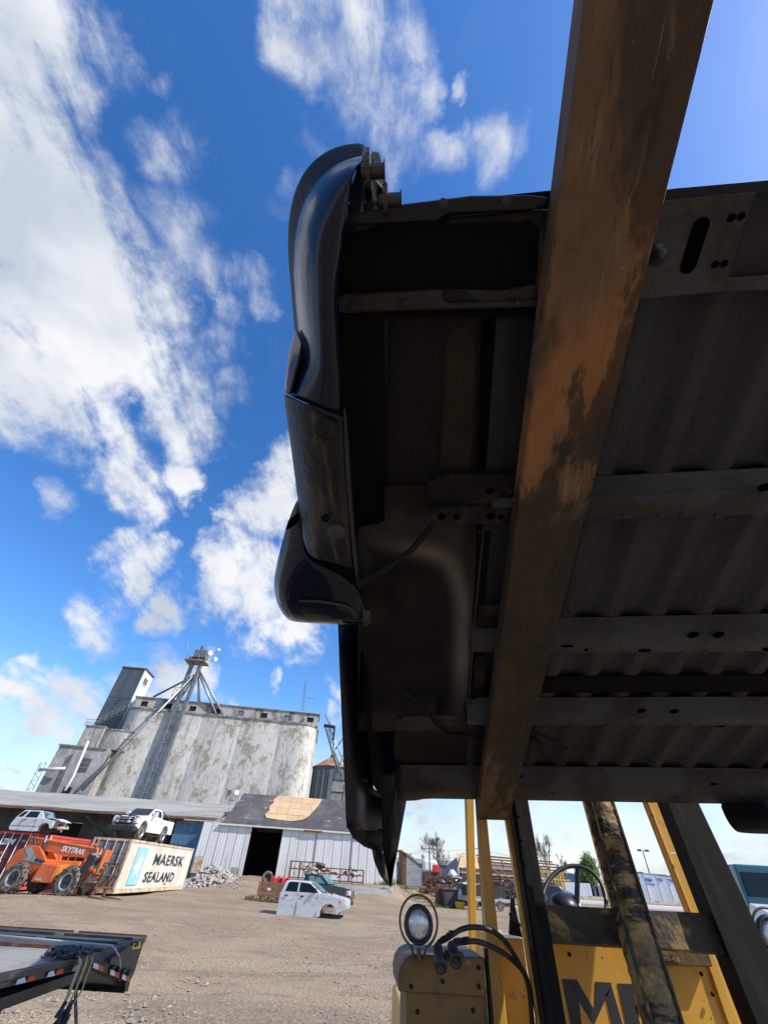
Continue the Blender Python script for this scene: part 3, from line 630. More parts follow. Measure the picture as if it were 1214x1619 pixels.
# ------------------------------------------------------------------ low warehouse on the left (dark loading dock under a pale roof)
wh = thing('warehouse', 'long low warehouse with pale roof over a dark loading dock, blue doors at right end', 'warehouse', (-30, 56, 0))
X0 = -62
rf = MB(); rows = []
for (y, z) in ((55.2, 5.45), (60, 6.4), (69, 8.0)):
    rows.append([(X0 + k*(X0*-1 - 16.1)/20, y + .03*k*.5, z + .05*math.sin(k*1.7)) for k in range(21)])
rf.grid(rows); rf.build('roof', 'palebroof', wh, solid=.16)
MB().box((X0, 55.05, 5.24), (-16.3, 55.2, 5.42)).build('eave_board', 'rustwood', wh)
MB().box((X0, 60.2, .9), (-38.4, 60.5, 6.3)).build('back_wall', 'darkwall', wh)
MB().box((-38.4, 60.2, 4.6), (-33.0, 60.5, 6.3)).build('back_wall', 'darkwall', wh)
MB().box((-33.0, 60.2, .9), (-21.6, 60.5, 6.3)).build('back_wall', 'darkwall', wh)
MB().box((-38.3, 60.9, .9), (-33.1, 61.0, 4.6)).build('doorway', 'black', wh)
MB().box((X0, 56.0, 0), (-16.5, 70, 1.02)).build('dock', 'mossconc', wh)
for x in (-30.5, -44): 
    MB().beam((x, 55.6, 5.0), (x + 1.6, 60, 3.2), .15, .15).build('brace', 'darkwall', wh)
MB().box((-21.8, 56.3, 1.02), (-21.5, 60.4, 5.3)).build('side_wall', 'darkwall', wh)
# blue sliding doors made of separate sheets
for k in range(4):
    x0 = -20.7 + k*1.02
    MB().box((x0, 56.0 + .02*(k % 2), 1.05), (x0 + 1.0, 56.06 + .02*(k % 2), 5.05)).build('blue_door_sheet', 'blue', wh)
MB().box((-20.9, 55.9, 5.06), (-16.4, 56.1, 5.2)).build('door_rail', 'rustwood', wh)
for k in range(7):
    a = V((-23.4 + k*.42, 55.6, 5.15)); MB().beam(a, a + V((-1.0 + random.uniform(-.2, .4), random.uniform(-.3, .3), -1.5 - .25*(k % 3))), .14, .08).build('broken_board', 'palewood' if k % 2 else 'wood', wh)
MB().beam((-21.2, 55.8, 5.1), (-22.0, 55.9, 1.1), .18, .18).build('post', 'wood', wh)

# ------------------------------------------------------------------ white corrugated metal building
ba = R_(5.0); BO = V((-14.97, 53.7, 0)); bm_ = zrot(BO, ba)
mbn = thing('metal_building', 'white corrugated metal building with tar roof and one black open doorway', 'building', BO)
def sheet(x0, x1, z0, z1, y=0.0):
    mb = MB(bm_); n = max(2, round((x1 - x0) / .13)); top, bot = [], []
    for k in range(n + 1):
        x = x0 + (x1 - x0)*k/n; yy = y + (-.016 if k % 2 else 0)
        top.append((x, yy, z1)); bot.append((x, yy, z0))
    mb.grid([bot, top]); return mb
x = -1.95; k = 0
while x < 18.8:
    if 3.15 <= x < 6.35:
        x = 6.42; continue
    x1 = min(x + .92, 18.8)
    if x < 3.15 < x1: x1 = 3.15
    o = sheet(x, x1 - .015, 1.02, 5.02 + .02*math.sin(k*2.1), -.02*(k % 2)).build('cladding_sheet', 'white', mbn); k += 1
    x = x1
mb = sheet(3.15, 6.4, 4.92, 5.03, 0); mb.build('door_header', 'white', mbn)
MB(bm_).box((-1.9, .12, 0), (3.1, .2, 5.0)).build('wall_frame', 'galvd', mbn)
MB(bm_).box((6.5, .12, 0), (18.8, .2, 5.0)).build('wall_frame', 'galvd', mbn)
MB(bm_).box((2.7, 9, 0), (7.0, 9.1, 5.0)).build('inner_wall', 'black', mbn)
MB(bm_).box((-1.9, .2, 0), (-1.8, 12, 5.0)).build('end_wall', 'white', mbn)
MB(bm_).box((18.7, .2, 0), (18.8, 12, 5.0)).build('end_wall', 'white', mbn)
MB(bm_).box((3.0, .2, 1.02), (6.6, 9, 1.06)).build('inner_floor', 'darkwall', mbn)
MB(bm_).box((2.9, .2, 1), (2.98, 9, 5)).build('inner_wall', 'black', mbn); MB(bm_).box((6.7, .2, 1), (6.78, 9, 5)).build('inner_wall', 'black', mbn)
MB(bm_).box((10.0, -.08, 1.02), (10.07, -.045, 5.0)).build('seam_trim', 'galvd', mbn)
MB(bm_).box((13.9, -.08, 1.02), (13.97, -.045, 5.0)).build('seam_trim', 'galvd', mbn)
rf = MB(bm_); rows = []
for t in range(9):
    y = -.22 + t/8*5.67; z = 4.98 + t/8*3.3
    x0 = -.15 + t/8*.75 + .12*math.sin(t*2.3)
    rows.append([(x0 + (19.1 - x0)*k/24, y, z + .04*noise.noise(V((k*.7, t*.8, 0)))) for k in range(25)])
rows.append([(p[0], 12.2, 5.0) for p in rows[-1]])
rf.grid(rows); rfo = rf.build('roof', 'asphroof', mbn, solid=.1)
MB(bm_).box((-.2, -.30, 4.86), (19.1, -.24, 5.0)).build('fascia', 'white', mbn)
MB(bm_).box((8.6, -.34, 4.80), (10.6, -.31, 4.92)).build('loose_fascia', 'rustwood', mbn)
# exposed plywood sheets where the roofing has blown off
def roofpt(x, t, lift): return bm_ @ V((x, -.22 + t*5.67 - lift*.5, 4.98 + t*3.3 + lift*.87))
edge = [(4.3, .22), (4.0, .33), (4.35, .45), (4.15, .6), (4.5, .72), (4.35, .84), (4.8, .985), (10.1, .985), (9.9, .8), (9.5, .62), (9.2, .5), (8.9, .36), (8.2, .24), (7.0, .17), (5.6, .19)]
cells = [(x, t) for x in (4.0, 5.25, 6.5, 7.75, 9.0) for t in (.17, .38, .58, .79)]
def clip(poly, a, b, c):       # keep a*x+b*y<=c
    o_ = []
    for i in range(len(poly)):
        p, q = poly[i], poly[(i+1) % len(poly)]; dp, dq = a*p[0]+b*p[1]-c, a*q[0]+b*q[1]-c
        if dp <= 0: o_.append(p)
        if (dp < 0) != (dq < 0) and dp != dq:
            u = dp/(dp-dq); o_.append((p[0]+(q[0]-p[0])*u, p[1]+(q[1]-p[1])*u))
    return o_
for i, x in enumerate((3.9, 5.2, 6.5, 7.8, 9.1)):
    for j, t in enumerate((.15, .365, .575, .785)):
        pg = clip(clip(clip(clip(edge, -1, 0, -x), 1, 0, x + 1.28), 0, -1, -t), 0, 1, t + .205)
        if len(pg) < 3: continue
        mb = MB(); mb.prism([roofpt(a, b, .09) for a, b in pg], (bm_.to_3x3() @ V((0, -.5, .87))) * .02); mb.build('plywood_sheet', 'ply', rfo)
# rust stain sheet at the lower left
rs = sheet(-1.9, -.9, 1.03, 2.3, -.05); rs.build('rusty_sheet', 'creamrust', mbn)
# flood lamp on a pole above the eave
fl = thing('flood_lamp', 'small lit yellow flood lamp above the left end of the tar roof', 'lamp', P(373, 1290, 56))
MB().tube([P(362, 1288, 56), P(365, 1255, 56)], .05, 6).build('pole', 'galvd', fl); MB().tube([P(361, 1265, 56), P(371, 1266, 56)], .04, 6).build('arm', 'galvd', fl)
c = P(375, 1253, 56); MB().lathe(c, (.2, -1, -.2), [(-.1, .05), (.0, .2), (.06, .2)], 14).build('lamp_head', 'bulb', fl)
c = P(363, 1253, 56); MB().box(c - V((.22, .1, .25)), c + V((.22, .1, .25))).build('junction_box', 'galvd', fl)

# ------------------------------------------------------------------ shipping containers
def container(name, label, o, yaw, Lc, H0, H1, side_m, end_m, frame_m, W=2.44):
    """x along the length, long side at y=0 faces -y local, door end at x=0"""
    m = zrot(o, yaw); t = thing(name, label, 'shipping container', o)
    mb = MB(m); rows = [[], []]; n = int(Lc / .07); prof = (0, 0, .035, .035)
    for k in range(n + 1):
        x = .12 + (Lc - .24) * k / n; y = prof[k % 4]
        rows[0].append((x, y, H0 + .18)); rows[1].append((x, y, H1 - .12))
    mb.grid(rows); mb.build('side_wall', side_m, t)
    MB(m).box((.1, W - .06, H0 + .1), (Lc - .1, W - .02, H1 - .1)).build('side_wall', side_m, t)
    MB(m).box((Lc - .08, .06, H0 + .1), (Lc - .04, W - .06, H1 - .1)).build('end_wall', end_m, t)
    MB(m).box((.05, .06, H1 - .08), (Lc - .05, W - .06, H1 - .05)).build('roof_panel', side_m, t)
    MB(m).box((.05, .06, H0 + .05), (Lc - .05, W - .06, H0 + .1)).build('floor', 'blackm', t)
    for x0, x1 in ((0, .12), (Lc - .12, Lc)):
        for y0, y1 in ((-.03, .12), (W - .12, W)):
            MB(m).box((x0, y0, H0), (x1, y1, H1)).build('corner_post', frame_m, t)
    for z0, z1 in ((H0, H0 + .17), (H1 - .12, H1 - .0)):
        for y0, y1 in ((-.02, .06), (W - .06, W)): MB(m).box((.13, y0, z0), (Lc - .13, y1, z1)).build('rail', frame_m, t)
        for x0, x1 in ((0, .1), (Lc - .1, Lc)): MB(m).box((x0, .13, z0), (x1, W - .13, z1)).build('end_rail', frame_m, t)
    for s in (0, 1):
        y0 = .13 + s*(W/2 - .13); y1 = y0 + W/2 - .14
        d = MB(m)
        for j in range(4): 
            za = H0 + .2 + j*(H1 - H0 - .36)/4; d.box((.02, y0, za), (.06, y1, za + (H1 - H0 - .36)/4 - .05))
        d.box((.055, y0, H0 + .18), (.08, y1, H1 - .13)); dd_ = d.build('door', end_m, t)
        for q in (.28, .78):
            MB(m).tube([(-.03, y0 + (y1 - y0)*q, H0 + .1), (-.03, y0 + (y1 - y0)*q, H1 - .05)], .028, 6).build('lock_rod', 'whitetxt' if end_m == 'maroon' else 'creamrust', dd_)
    return t, m
# long cream container with its door end facing us at the left
MC = V((-14.55, 32.9, 0)); my = R_(90) + R_(-1.5)
mt, mm_ = container('shipping_container', 'long cream shipping container with pale blue star emblem carrying the white pickup', MC, my, 11.5, .14, 2.62, 'cream', 'greydoor', 'creamrust')
def side_text(body, m, x, z, size, mat_, root, **k):     # writing on a long side (readable from -y local)
    return text(body, m @ frame((x, -.045, z), (1, 0, 0), (0, 0, 1), (0, -1, 0)), size, mat_, root, **k)
stretch = Matrix.Diagonal((1.55, 1, 1, 1))
def side_text2(body, m, x, z, size, sx, mat_, root, **k):
    return text(body, m @ frame((x, -.012, z), (1, 0, 0), (0, 0, 1), (0, -1, 0)) @ Matrix.Diagonal((sx, 1, 1, 1)), size, mat_, root, **k)
side_text2('MAERSK', mm_, 4.15, 1.5, .80, 1.85, 'navytxt', mt, bold=.010, spacing=1.08, depth=.012)
side_text2('SEALAND', mm_, 3.55, .62, .72, 1.6, 'navytxt', mt, bold=.010, spacing=1.1, depth=.012)
side_text2('4744', mm_, 7.2, .44, .16, 1.6, 'navytxt', mt)
MB(mm_).box((1.3, -.035, .5), (2.75, -.012, 2.3)).build('emblem_panel', 'skyblue', mt)
st = MB(mm_); pts = []
for k in range(14):
    a = math.pi/2 + k*math.pi/7; r = .62 if k % 2 == 0 else .26
    pts.append((2.03 + r*1.0*math.cos(a), -.038, 1.42 + r*1.1*math.sin(a)))
st.prism(pts, (0, -.012, 0)); st.build('star_emblem', 'whitetxt', mt)
# maroon / faded red container behind the telehandler
ZC = V((-20.15, 32.35, 0))
zt, zm = container('shipping_container', 'red shipping container with maroon doors behind the orange telehandler, wrecked car on its roof', ZC, R_(88), 6.06, .05, 2.6, 'redc', 'maroon', 'redc')
text('ZIM', zm @ frame((-.005, 2.02, 2.0), (0, -1, 0), (0, 0, 1), (-1, 0, 0)) @ Matrix.Diagonal((1.25, 1, 1, 1)), .36, 'whitetxt', zt, bold=.02, shear=.2)
text('22G1', zm @ frame((-.005, .85, 2.15), (0, -1, 0), (0, 0, 1), (-1, 0, 0)), .13, 'whitetxt', zt)
for (y, z, s, mk) in ((1.62, 1.55, .1, 'yellow'), (1.45, 1.2, .06, 'whitetxt'), (.75, 1.6, .06, 'whitetxt'), (.55, 1.0, .07, 'whitetxt')):
    MB(zm).box((-.012, y, z), (.01, y + s, z + s*1.1)).build('placard', mk, zt)

# ------------------------------------------------------------------ vehicles
def wheel(root, c, ax, r, w, rim='rimgrey', lugs=0, rr=.6, n=28, name='wheel', hub='blackm'):
    c, ax = V(c), V(ax).normalized(); wo = MB()
    wo.lathe(c, ax, [(-w/2, r*rr), (-w/2 - .01, r*.86), (-w*.38, r*.97), (0, r), (w*.38, r*.97), (w/2 + .01, r*.86), (w/2, r*rr), (w*.2, r*rr)], n)
    if lugs:
        a = ax.orthogonal().normalized(); b = ax.cross(a)
        for k in range(lugs):
            t0 = 2*math.pi*k/lugs; s = 1 if k % 2 else -1
            def q(t, d, rad): return c + ax*d + (a*math.cos(t) + b*math.sin(t))*rad
            dt = 2*math.pi/lugs
            p0, p1 = q(t0, s*w*.5, r*.985), q(t0 + dt*.9, s*w*.03, r*1.015)
            wo.beam(p0, p1, r*.11, r*.10, up=(p0 - c).normalized())
    wob = wo.build(name, 'tyre', root, smooth=not lugs)
    ri = MB(); ri.lathe(c, ax, [(w*.22, .001), (w*.22, r*.2), (w*.12, r*.26), (w*.16, r*rr*.8), (w*.5, r*rr*.93), (w*.5, r*rr), (w*.05, r*rr)], n)
    ri.build('rim', rim, wob, smooth=True)
    hb_ = MB(); hb_.lathe(c, ax, [(w*.1, r*.2), (w*.45, r*.19), (w*.5, r*.1), (w*.5, .001)], 12); hb_.build('hub', hub, wob)
    if not lugs:
        a = ax.orthogonal().normalized(); b = ax.cross(a); h = MB()
        for k in range(8):
            t = 2*math.pi*k/8; p = c + ax*(w*.21) + (a*math.cos(t) + b*math.sin(t))*r*rr*.55
            h.cyl(p - ax*.02, p + ax*.012, r*.07, n=8)
        h.build('rim_hole', 'blackm', wob)
    return wob
def arch(cx, cz, r, a0=180, a1=0, n=14):
    return [(cx + r*math.cos(R_(a0 + (a1 - a0)*k/n)), cz + r*math.sin(R_(a0 + (a1 - a0)*k/n))) for k in range(n + 1)]
def shell(prof, hw, root, name, material, bev=.06, tuck=lambda x, z: 1.0, seg=3):
    """closed side profile (x,z) spread over the width, with a width factor that follows height"""
    mb = MB(); n = len(prof)
    ys = (-1, -.86, 0, .86, 1)
    L_ = [mb.add((x, -hw*tuck(x, z), z)) for x, z in prof]; Rr = [mb.add((x, hw*tuck(x, z), z)) for x, z in prof]
    mb.f.append(L_); mb.f.append(Rr[::-1])
    for k in range(n): mb.f.append([L_[k], Rr[k], Rr[(k+1) % n], L_[(k+1) % n]])
    return mb.build(name, material, root, bevel=bev, seg=seg, angle=28)
def quadpt(q, s, t): return (V(q[0])*(1-s) + V(q[1])*s)*(1-t) + (V(q[3])*(1-s) + V(q[2])*s)*t
def pane(root, q, poly, material, name, off, seg=0):
    q = [V(p) for p in q]; nrm_ = (q[1]-q[0]).cross(q[3]-q[0]).normalized()*off
    return MB().prism([quadpt(q, s, t) + nrm_*.3 for s, t in poly], nrm_).build(name, material, root)

# silver crew cab body sitting on the ground
sv = thing('pickup_cab', 'silver four door pickup cab without bed or wheels, resting on the dirt', 'pickup cab', local=True)
prof = [(0, .10), (.03, .02), (2.22, 0), (2.28, .05)] + arch(2.86, .12, .47, 186, 10, 12) + [(3.36, .18), (3.45, .30), (3.78, .38), (3.86, .55), (3.84, .74), (3.70, .82), (2.95, .93), (2.36, .99), (.04, .94)]
tk = lambda x, z: (1 - .07*max(0, z - .7)*2) * (1 - .10*max(0, x - 3.3)/.5) * (1 - .03*max(0, .3 - z)/.3)
shell(prof, .93, sv, 'body', 'silver', .07, tk, seg=4)
gp = [(.05, .92), (2.46, .95), (1.66, 1.40), (1.45, 1.44), (.55, 1.45), (.22, 1.41)]
shell(gp, .88, sv, 'greenhouse', 'silver', .08, lambda x, z: 1 - .30*max(0, z - .93))
def gy_(z): return .88*(1 - .30*max(0, z - .93))
for s in (-1, 1):
    def W3(x, z, o=.012): return (x, s*(gy_(z) + o), z)
    MB().prism([W3(x, z) for x, z in ((.30, .985), (.99, .985), (.99, 1.375), (.56, 1.38), (.42, 1.34))], (0, -s*.02, 0)).build('window', 'glass', sv)
    MB().prism([W3(x, z) for x, z in ((1.10, .985), (2.20, .99), (2.08, 1.10), (1.66, 1.345), (1.10, 1.38))], (0, -s*.02, 0)).build('window', 'glass', sv)
    for x0, pts in ((1.05, None), (2.18, None)):
        MB().prism([(x0, s*.936, .06), (x0 + .012, s*.936, .06), (x0 + .012, s*(.905), .92), (x0, s*(.905), .92)], (0, -s*.02, 0)).build('door_gap', 'blackm', sv)
    for x in (.30, 1.20):
        MB().box((x, s*.915, .79), (x + .20, s*.945, .84)).build('door_handle', 'blackm', sv, bevel=.01)
    MB().box((1.98, s*.88 if s > 0 else -1.06, 1.0), (2.10, 1.06 if s > 0 else -.88, 1.17)).build('side_mirror', 'blackm', sv, bevel=.03)
    MB().box((3.52, s*.80 - .05, .55), (3.80, s*.80 + .045, .72)).build('headlight', 'lampwhite', sv, bevel=.03)
    MB().box((3.40, s*.84 - .045, .52), (3.54, s*.84 + .045, .74)).build('indicator', 'amber', sv, bevel=.02)
ws = [(2.40, -.78, .985), (2.40, .78, .985), (1.70, .70, 1.385), (1.70, -.70, 1.385)]
MB().prism([V(p) + V((.03, 0, .03)) for p in ws], (-.02, 0, -.01)).build('windscreen', 'glassgreen', sv)
sv.scale = (.9, .9, .9)
MB().box((3.0, -.66, .06), (3.08, .66, .12)).build('cross_tube', 'rust', sv)
for s in (-.62, .62): MB().beam((2.3, s, .10), (3.5, s, .07), .08, .1).build('frame_stub', 'blackm', sv)
MB().box((3.78, -.62, .42), (3.86, .62, .70)).build('grille', 'lightgrey', sv, bevel=.02)
for k in range(5): MB().tube([(2.45 + .13*k, -.7, .55), (2.50 + .13*k, -.72, .3), (2.42 + .14*k, -.7, .02 + .03*k)], .014, 5).build('hanging_wire', 'rubber', sv)
MB().beam((2.45, -.2, 1.0), (2.85, -.75, 1.34), .05, .03).build('wiper_arm', 'blackm', sv); MB().beam((2.5, -.75, 1.28), (2.95, -.55, .93), .04, .04).build('hood_hinge', 'blackm', sv)
text('1500', frame((1.72, -.935, .63), (1, 0, 0), (0, 0, 1), (0, -1, 0)), .09, 'lightgrey', sv)
sp = G(441, 1446); sv.location = (sp.x, sp.y + .4, gz(sp.x + 1.5, sp.y) - .02); sv.rotation_euler = (0, 0, R_(-6))

# dark green pickup front behind it
gn = thing('pickup_truck', 'dark green pickup front with hood and chrome grille behind the silver cab', 'pickup truck', local=True)
prof = [(0, .25), (2.1, .25)] + arch(2.75, .30, .47, 186, 10, 12) + [(3.3, .36), (3.75, .42), (3.88, .6), (3.84, .92), (3.6, 1.02), (2.5, 1.14), (2.2, 1.16), (.0, 1.12)]
shell(prof, .93, gn, 'body', 'green', .04, lambda x, z: (1 - .10*max(0, z - .8)) * (1 - .12*max(0, x - 3.2)/.6))
gp = [(.3, 1.1), (2.30, 1.13), (1.62, 1.62), (1.4, 1.66), (.7, 1.66), (.42, 1.6)]
shell(gp, .86, gn, 'greenhouse', 'green', .05, lambda x, z: 1 - .28*max(0, z - 1.1))
for s in (-1, 1):
    MB().prism([(x, s*(.86*(1 - .28*(z - 1.1)) + .012), z) for x, z in ((.62, 1.18), (2.0, 1.19), (1.5, 1.55), (.75, 1.56))], (0, -s*.02, 0)).build('window', 'glassgreen' if s < 0 else 'glass', gn)
    MB().box((3.60, s*.70 - .14, .66), (3.87, s*.70 + .13, .9)).build('headlight', 'lampwhite', gn, bevel=.03)
    MB().box((3.58, s*.84 - .03, .62), (3.72, s*.84 + .04, .88)).build('indicator', 'amber', gn, bevel=.02)
    MB().lathe((2.75, s*.7, .32), (0, s, 0), [(0, .05), (0, .18), (.06, .18), (.1, .06)], 14).build('brake_hub', 'rust', gn)
MB().prism([V(p) + V((.03, 0, .03)) for p in [(2.24, -.76, 1.16), (2.24, .76, 1.16), (1.66, .68, 1.6), (1.66, -.68, 1.6)]], (-.02, 0, -.01)).build('windscreen', 'glassgreen', gn)
MB().box((3.84, -.5, .62), (3.92, .5, .95)).build('grille', 'chrome', gn, bevel=.03)
for k in range(4): MB().box((3.915, -.46, .67 + .07*k), (3.93, .46, .69 + .07*k)).build('grille_bar', 'blackm', gn)
MB().beam((3.70, -.7, .3), (3.70, .7, .3), .12, .18).build('bumper_beam', 'blackm', gn)
for s in (-.5, .5): MB().beam((2.0, s, .12), (3.8, s, .25), .1, .14).build('frame_rail', 'blackm', gn)
gp0 = G(478, 1434); gn.scale = (.92, .92, .92); gn.location = (gp0.x - .35, 36.6, gz(gp0.x, 36.6) + .0); gn.rotation_euler = (0, 0, R_(-14))

# white crew pickup parked on top of the cream container
wp = thing('pickup_truck', 'white pickup with black grille guard parked on top of cream container', 'pickup truck', local=True)
prof = [(0, .62), (0, .58), (.75, .58)] + arch(1.22, .58, .52, 176, 4, 12) + [(1.80, .52), (3.95, .50)] + arch(4.55, .60, .54, 188, 2, 12) + [(5.12, .62), (5.5, .66), (5.62, .85), (5.60, 1.22), (5.45, 1.34), (4.1, 1.47), (3.95, 1.49), (1.95, 1.42), (1.92, 1.40), (.02, 1.40)]
shell(prof, 1.0, wp, 'body', 'carwhite', .05, lambda x, z: (1 - .06*max(0, z - 1.0)) * (1 - .08*max(0, x - 5.0)/.6))
gp = [(1.98, 1.4), (4.16, 1.45), (3.42, 1.95), (3.2, 1.99), (2.35, 1.99), (2.1, 1.94)]
shell(gp, .92, wp, 'cab_roof', 'carwhite', .06, lambda x, z: 1 - .28*max(0, z - 1.42))
for s in (-1, 1):
    gyw = lambda z: .92*(1 - .28*max(0, z - 1.42)) + .014
    MB().prism([(x, s*gyw(z), z) for x, z in ((2.85, 1.5), (3.86, 1.5), (3.36, 1.86), (2.85, 1.89))], (0, -s*.02, 0)).build('window', 'dglass', wp)
    MB().prism([(x, s*gyw(z), z) for x, z in ((2.22, 1.5), (2.78, 1.5), (2.78, 1.89), (2.36, 1.88))], (0, -s*.02, 0)).build('window', 'dglass', wp)
    for x in (2.0, 2.82, 3.9):
        MB().prism([(x, s*1.006, .56), (x + .012, s*1.006, .56), (x + .012, s*.985, 1.38), (x, s*.985, 1.38)], (0, -s*.015, 0)).build('door_gap', 'blackm', wp)
    for x in (2.1, 2.95): MB().box((x, s*.985, 1.22), (x + .2, s*1.02, 1.27)).build('door_handle', 'carwhite', wp, bevel=.01)
    MB().box((3.62, .95 if s > 0 else -1.28, 1.42), (3.78, 1.28 if s > 0 else -.95, 1.74)).build('side_mirror', 'carwhite', wp, bevel=.04)
    MB().box((5.30, s*.80 - .13, .98), (5.63, s*.80 + .14, 1.26)).build('headlight', 'lampwhite', wp, bevel=.03)
    MB().box((5.24, s*.90 - .05, .98), (5.36, s*.90 + .05, 1.24)).build('indicator', 'amber', wp, bevel=.02)
    for x in (1.22, 4.55): wheel(wp, (x, s*.86, .42), (0, s, 0), .42, .3, 'chrome', rr=.64, n=26)
    for z in (.95, 1.2): MB().cyl((5.74, s*.42, z), (5.80, s*.42, z), .10, n=14).build('driving_light', 'lampwhite', wp)
    MB().box((4.3, s*1.0 - .02, .99), (4.36, s*1.0 + .012, 1.05)).build('badge', 'lightgrey', wp)
    MB().tube([(1.95, s*.75, 1.45), (1.9, s*.74, 1.92), (.6, s*.8, 1.46)], .03, 6).build('headache_rack', 'blackm', wp)
MB().prism([V(p) + V((.03, 0, .03)) for p in [(4.10, -.80, 1.48), (4.10, .80, 1.48), (3.46, .74, 1.92), (3.46, -.74, 1.92)]], (-.02, 0, -.01)).build('windscreen', 'dglass', wp)
MB().box((5.56, -.66, .80), (5.66, .66, 1.26)).build('grille', 'blackm', wp, bevel=.03)
for z in (.95, 1.12): MB().box((5.665, -.6, z), (5.68, .6, z + .05)).build('grille_bar', 'lightgrey', wp)
gg = MB()
for s in (-1, 1): gg.tube([(5.78, s*.30, .5), (5.80, s*.30, 1.3)], .035, 8)
gg.tube([(5.5, -.98, 1.24), (5.8, -.78, 1.3), (5.82, 0, 1.34), (5.8, .78, 1.3), (5.5, .98, 1.24)], .035, 8); gg.tube([(5.5, -.98, .88), (5.8, -.8, .88), (5.8, .8, .88), (5.5, .98, .88)], .03, 8)
gg.build('grille_guard', 'blackm', wp, smooth=True)
MB().box((5.35, -1.0, .42), (5.86, 1.0, .72)).build('bumper', 'blackm', wp, bevel=.05)
MB().box((.3, -.6, .42), (5.3, .6, .56)).build('chassis', 'blackm', wp)
MB().box((.08, -.86, 1.404), (1.86, .86, 1.41)).build('bed_opening', 'blackm', wp)
MB().cyl((2.5, .2, 1.99), (2.45, .2, 2.2), .015, n=5).build('roof_aerial', 'blackm', wp)
wp.scale = (.9, .9, .88); wp.location = (-15.1, 38.2, 2.63); wp.rotation_euler = (0, 0, R_(-96))

# wrecked white two door SUV on the red container
wk = thing('wrecked_suv', 'wrecked white SUV shell with smashed front sitting on red container roof', 'wrecked car', local=True)
prof = [(0, .18), (.15, .05), (2.35, .03)] + arch(2.98, .12, .52, 184, 20, 12) + [(3.55, .45), (3.62, .82), (2.55, .95), (.12, .92), (-.02, .55)]
shell(prof, .86, wk, 'body', 'wreckwhite', .04, lambda x, z: 1 - .08*max(0, z - .5))
gp = [(.02, .88), (2.62, .92), (2.15, 1.42), (1.95, 1.48), (.62, 1.48), (.42, 1.44)]
shell(gp, .80, wk, 'cabin', 'wreckwhite', .05, lambda x, z: 1 - .28*max(0, z - .9))
for s in (-1, 1):
    g2 = lambda z: .80*(1 - .28*max(0, z - .9)) + .012
    MB().prism([(x, s*g2(z), z) for x, z in ((.22, .98), (.62, .98), (.88, 1.38), (.52, 1.36))], (0, -s*.02, 0)).build('window', 'dglass', wk)
    MB().prism([(x, s*g2(z), z) for x, z in ((.86, .98), (1.95, .98), (1.9, 1.40), (1.05, 1.40))], (0, -s*.02, 0)).build('window', 'dglass', wk)
    MB().box((.1, s*.855 - .01, .36), (2.3, s*.855 + .012, .385)).build('trim_strip', 'blackm', wk)
    for x in (.80, 2.05): MB().box((x, s*.845, .08), (x + .012, s*.868, .9)).build('door_gap', 'blackm', wk)
    MB().box((.95, s*.85, .78), (1.12, s*.875, .82)).build('door_handle', 'blackm', wk)
MB().prism([V(p) + V((.03, 0, .03)) for p in [(2.56, -.72, .94), (2.56, .72, .94), (2.16, .66, 1.40), (2.16, -.66, 1.40)]], (-.02, 0, -.01)).build('windscreen', 'glassgreen', wk)
hd = MB(); hd.grid([[(2.6, y, .97) for y in (-.7, 0, .7)], [(3.2, y, 1.0 + .05*(y > 0)) for y in (-.72, 0, .7)], [(3.75, y, .92) for y in (-.7, 0, .72)], [(4.15, y, .80) for y in (-.62, 0, .6)]])
hd.build('crumpled_hood', 'wreckwhite', wk, solid=.03)
for k in range(16):
    x = 3.45 + random.random()*.6; y = -.7 + 1.4*random.random(); z = .25 + random.random()*.5
    MB().beam((x, y, z), (x + random.uniform(-.3, .3), y + random.uniform(-.3, .3), z + random.uniform(-.25, .25)), .07, .09).build('bent_bracket', 'tan' if k % 3 else 'blackm', wk)
MB().beam((3.95, -.7, .42), (4.0, .7, .45), .1, .16).build('bumper_beam', 'tan', wk)
MB().box((2.5, -.5, .1), (3.5, .5, .7)).build('engine_block', 'scrapdark', wk, bevel=.06)
MB().box((.3, -.7, -.02), (2.3, .7, .04)).build('underside', 'blackm', wk)
wk.scale = (.76, .76, .72); wk.location = (-22.05, 32.9, 2.62); wk.rotation_euler = (0, 0, R_(-6))

# ------------------------------------------------------------------ orange telehandler
th = thing('telehandler', 'orange telehandler with long boom, four big dusty tyres and lowered pallet forks', 'telehandler', local=True)
for x in (0, 3.05):
    for s in (-1, 1): wheel(th, (x, s*1.02, .63), (0, s, 0), .63, .42, 'rimgrey', lugs=34, rr=.55, n=30)
fr = [(-.95, .75), (-1.15, 1.0), (-.75, 1.85), (-.5, 2.02), (.2, 1.98), (.6, 1.68), (.95, 1.42), (3.3, 1.18), (3.75, 1.0), (3.75, .72), (3.4, .62), (.8, .62)]
MB().prism([(x, -.62, z) for x, z in fr], (0, .22, 0)).build('frame_side', 'orange', th, bevel=.03)
MB().prism([(x, .40, z) for x, z in fr], (0, .22, 0)).build('frame_side', 'orange', th, bevel=.03)
MB().box((-.9, -.42, .65), (3.6, .42, 1.1)).build('chassis', 'orange', th, bevel=.04)
MB().prism([(-1.12, -.6, .78), (-1.28, -.6, 1.1), (-1.0, -.6, 1.75), (-.7, -.6, 1.9), (-.65, -.6, .78)], (0, 1.2, 0)).build('counterweight', 'orange', th, bevel=.05)
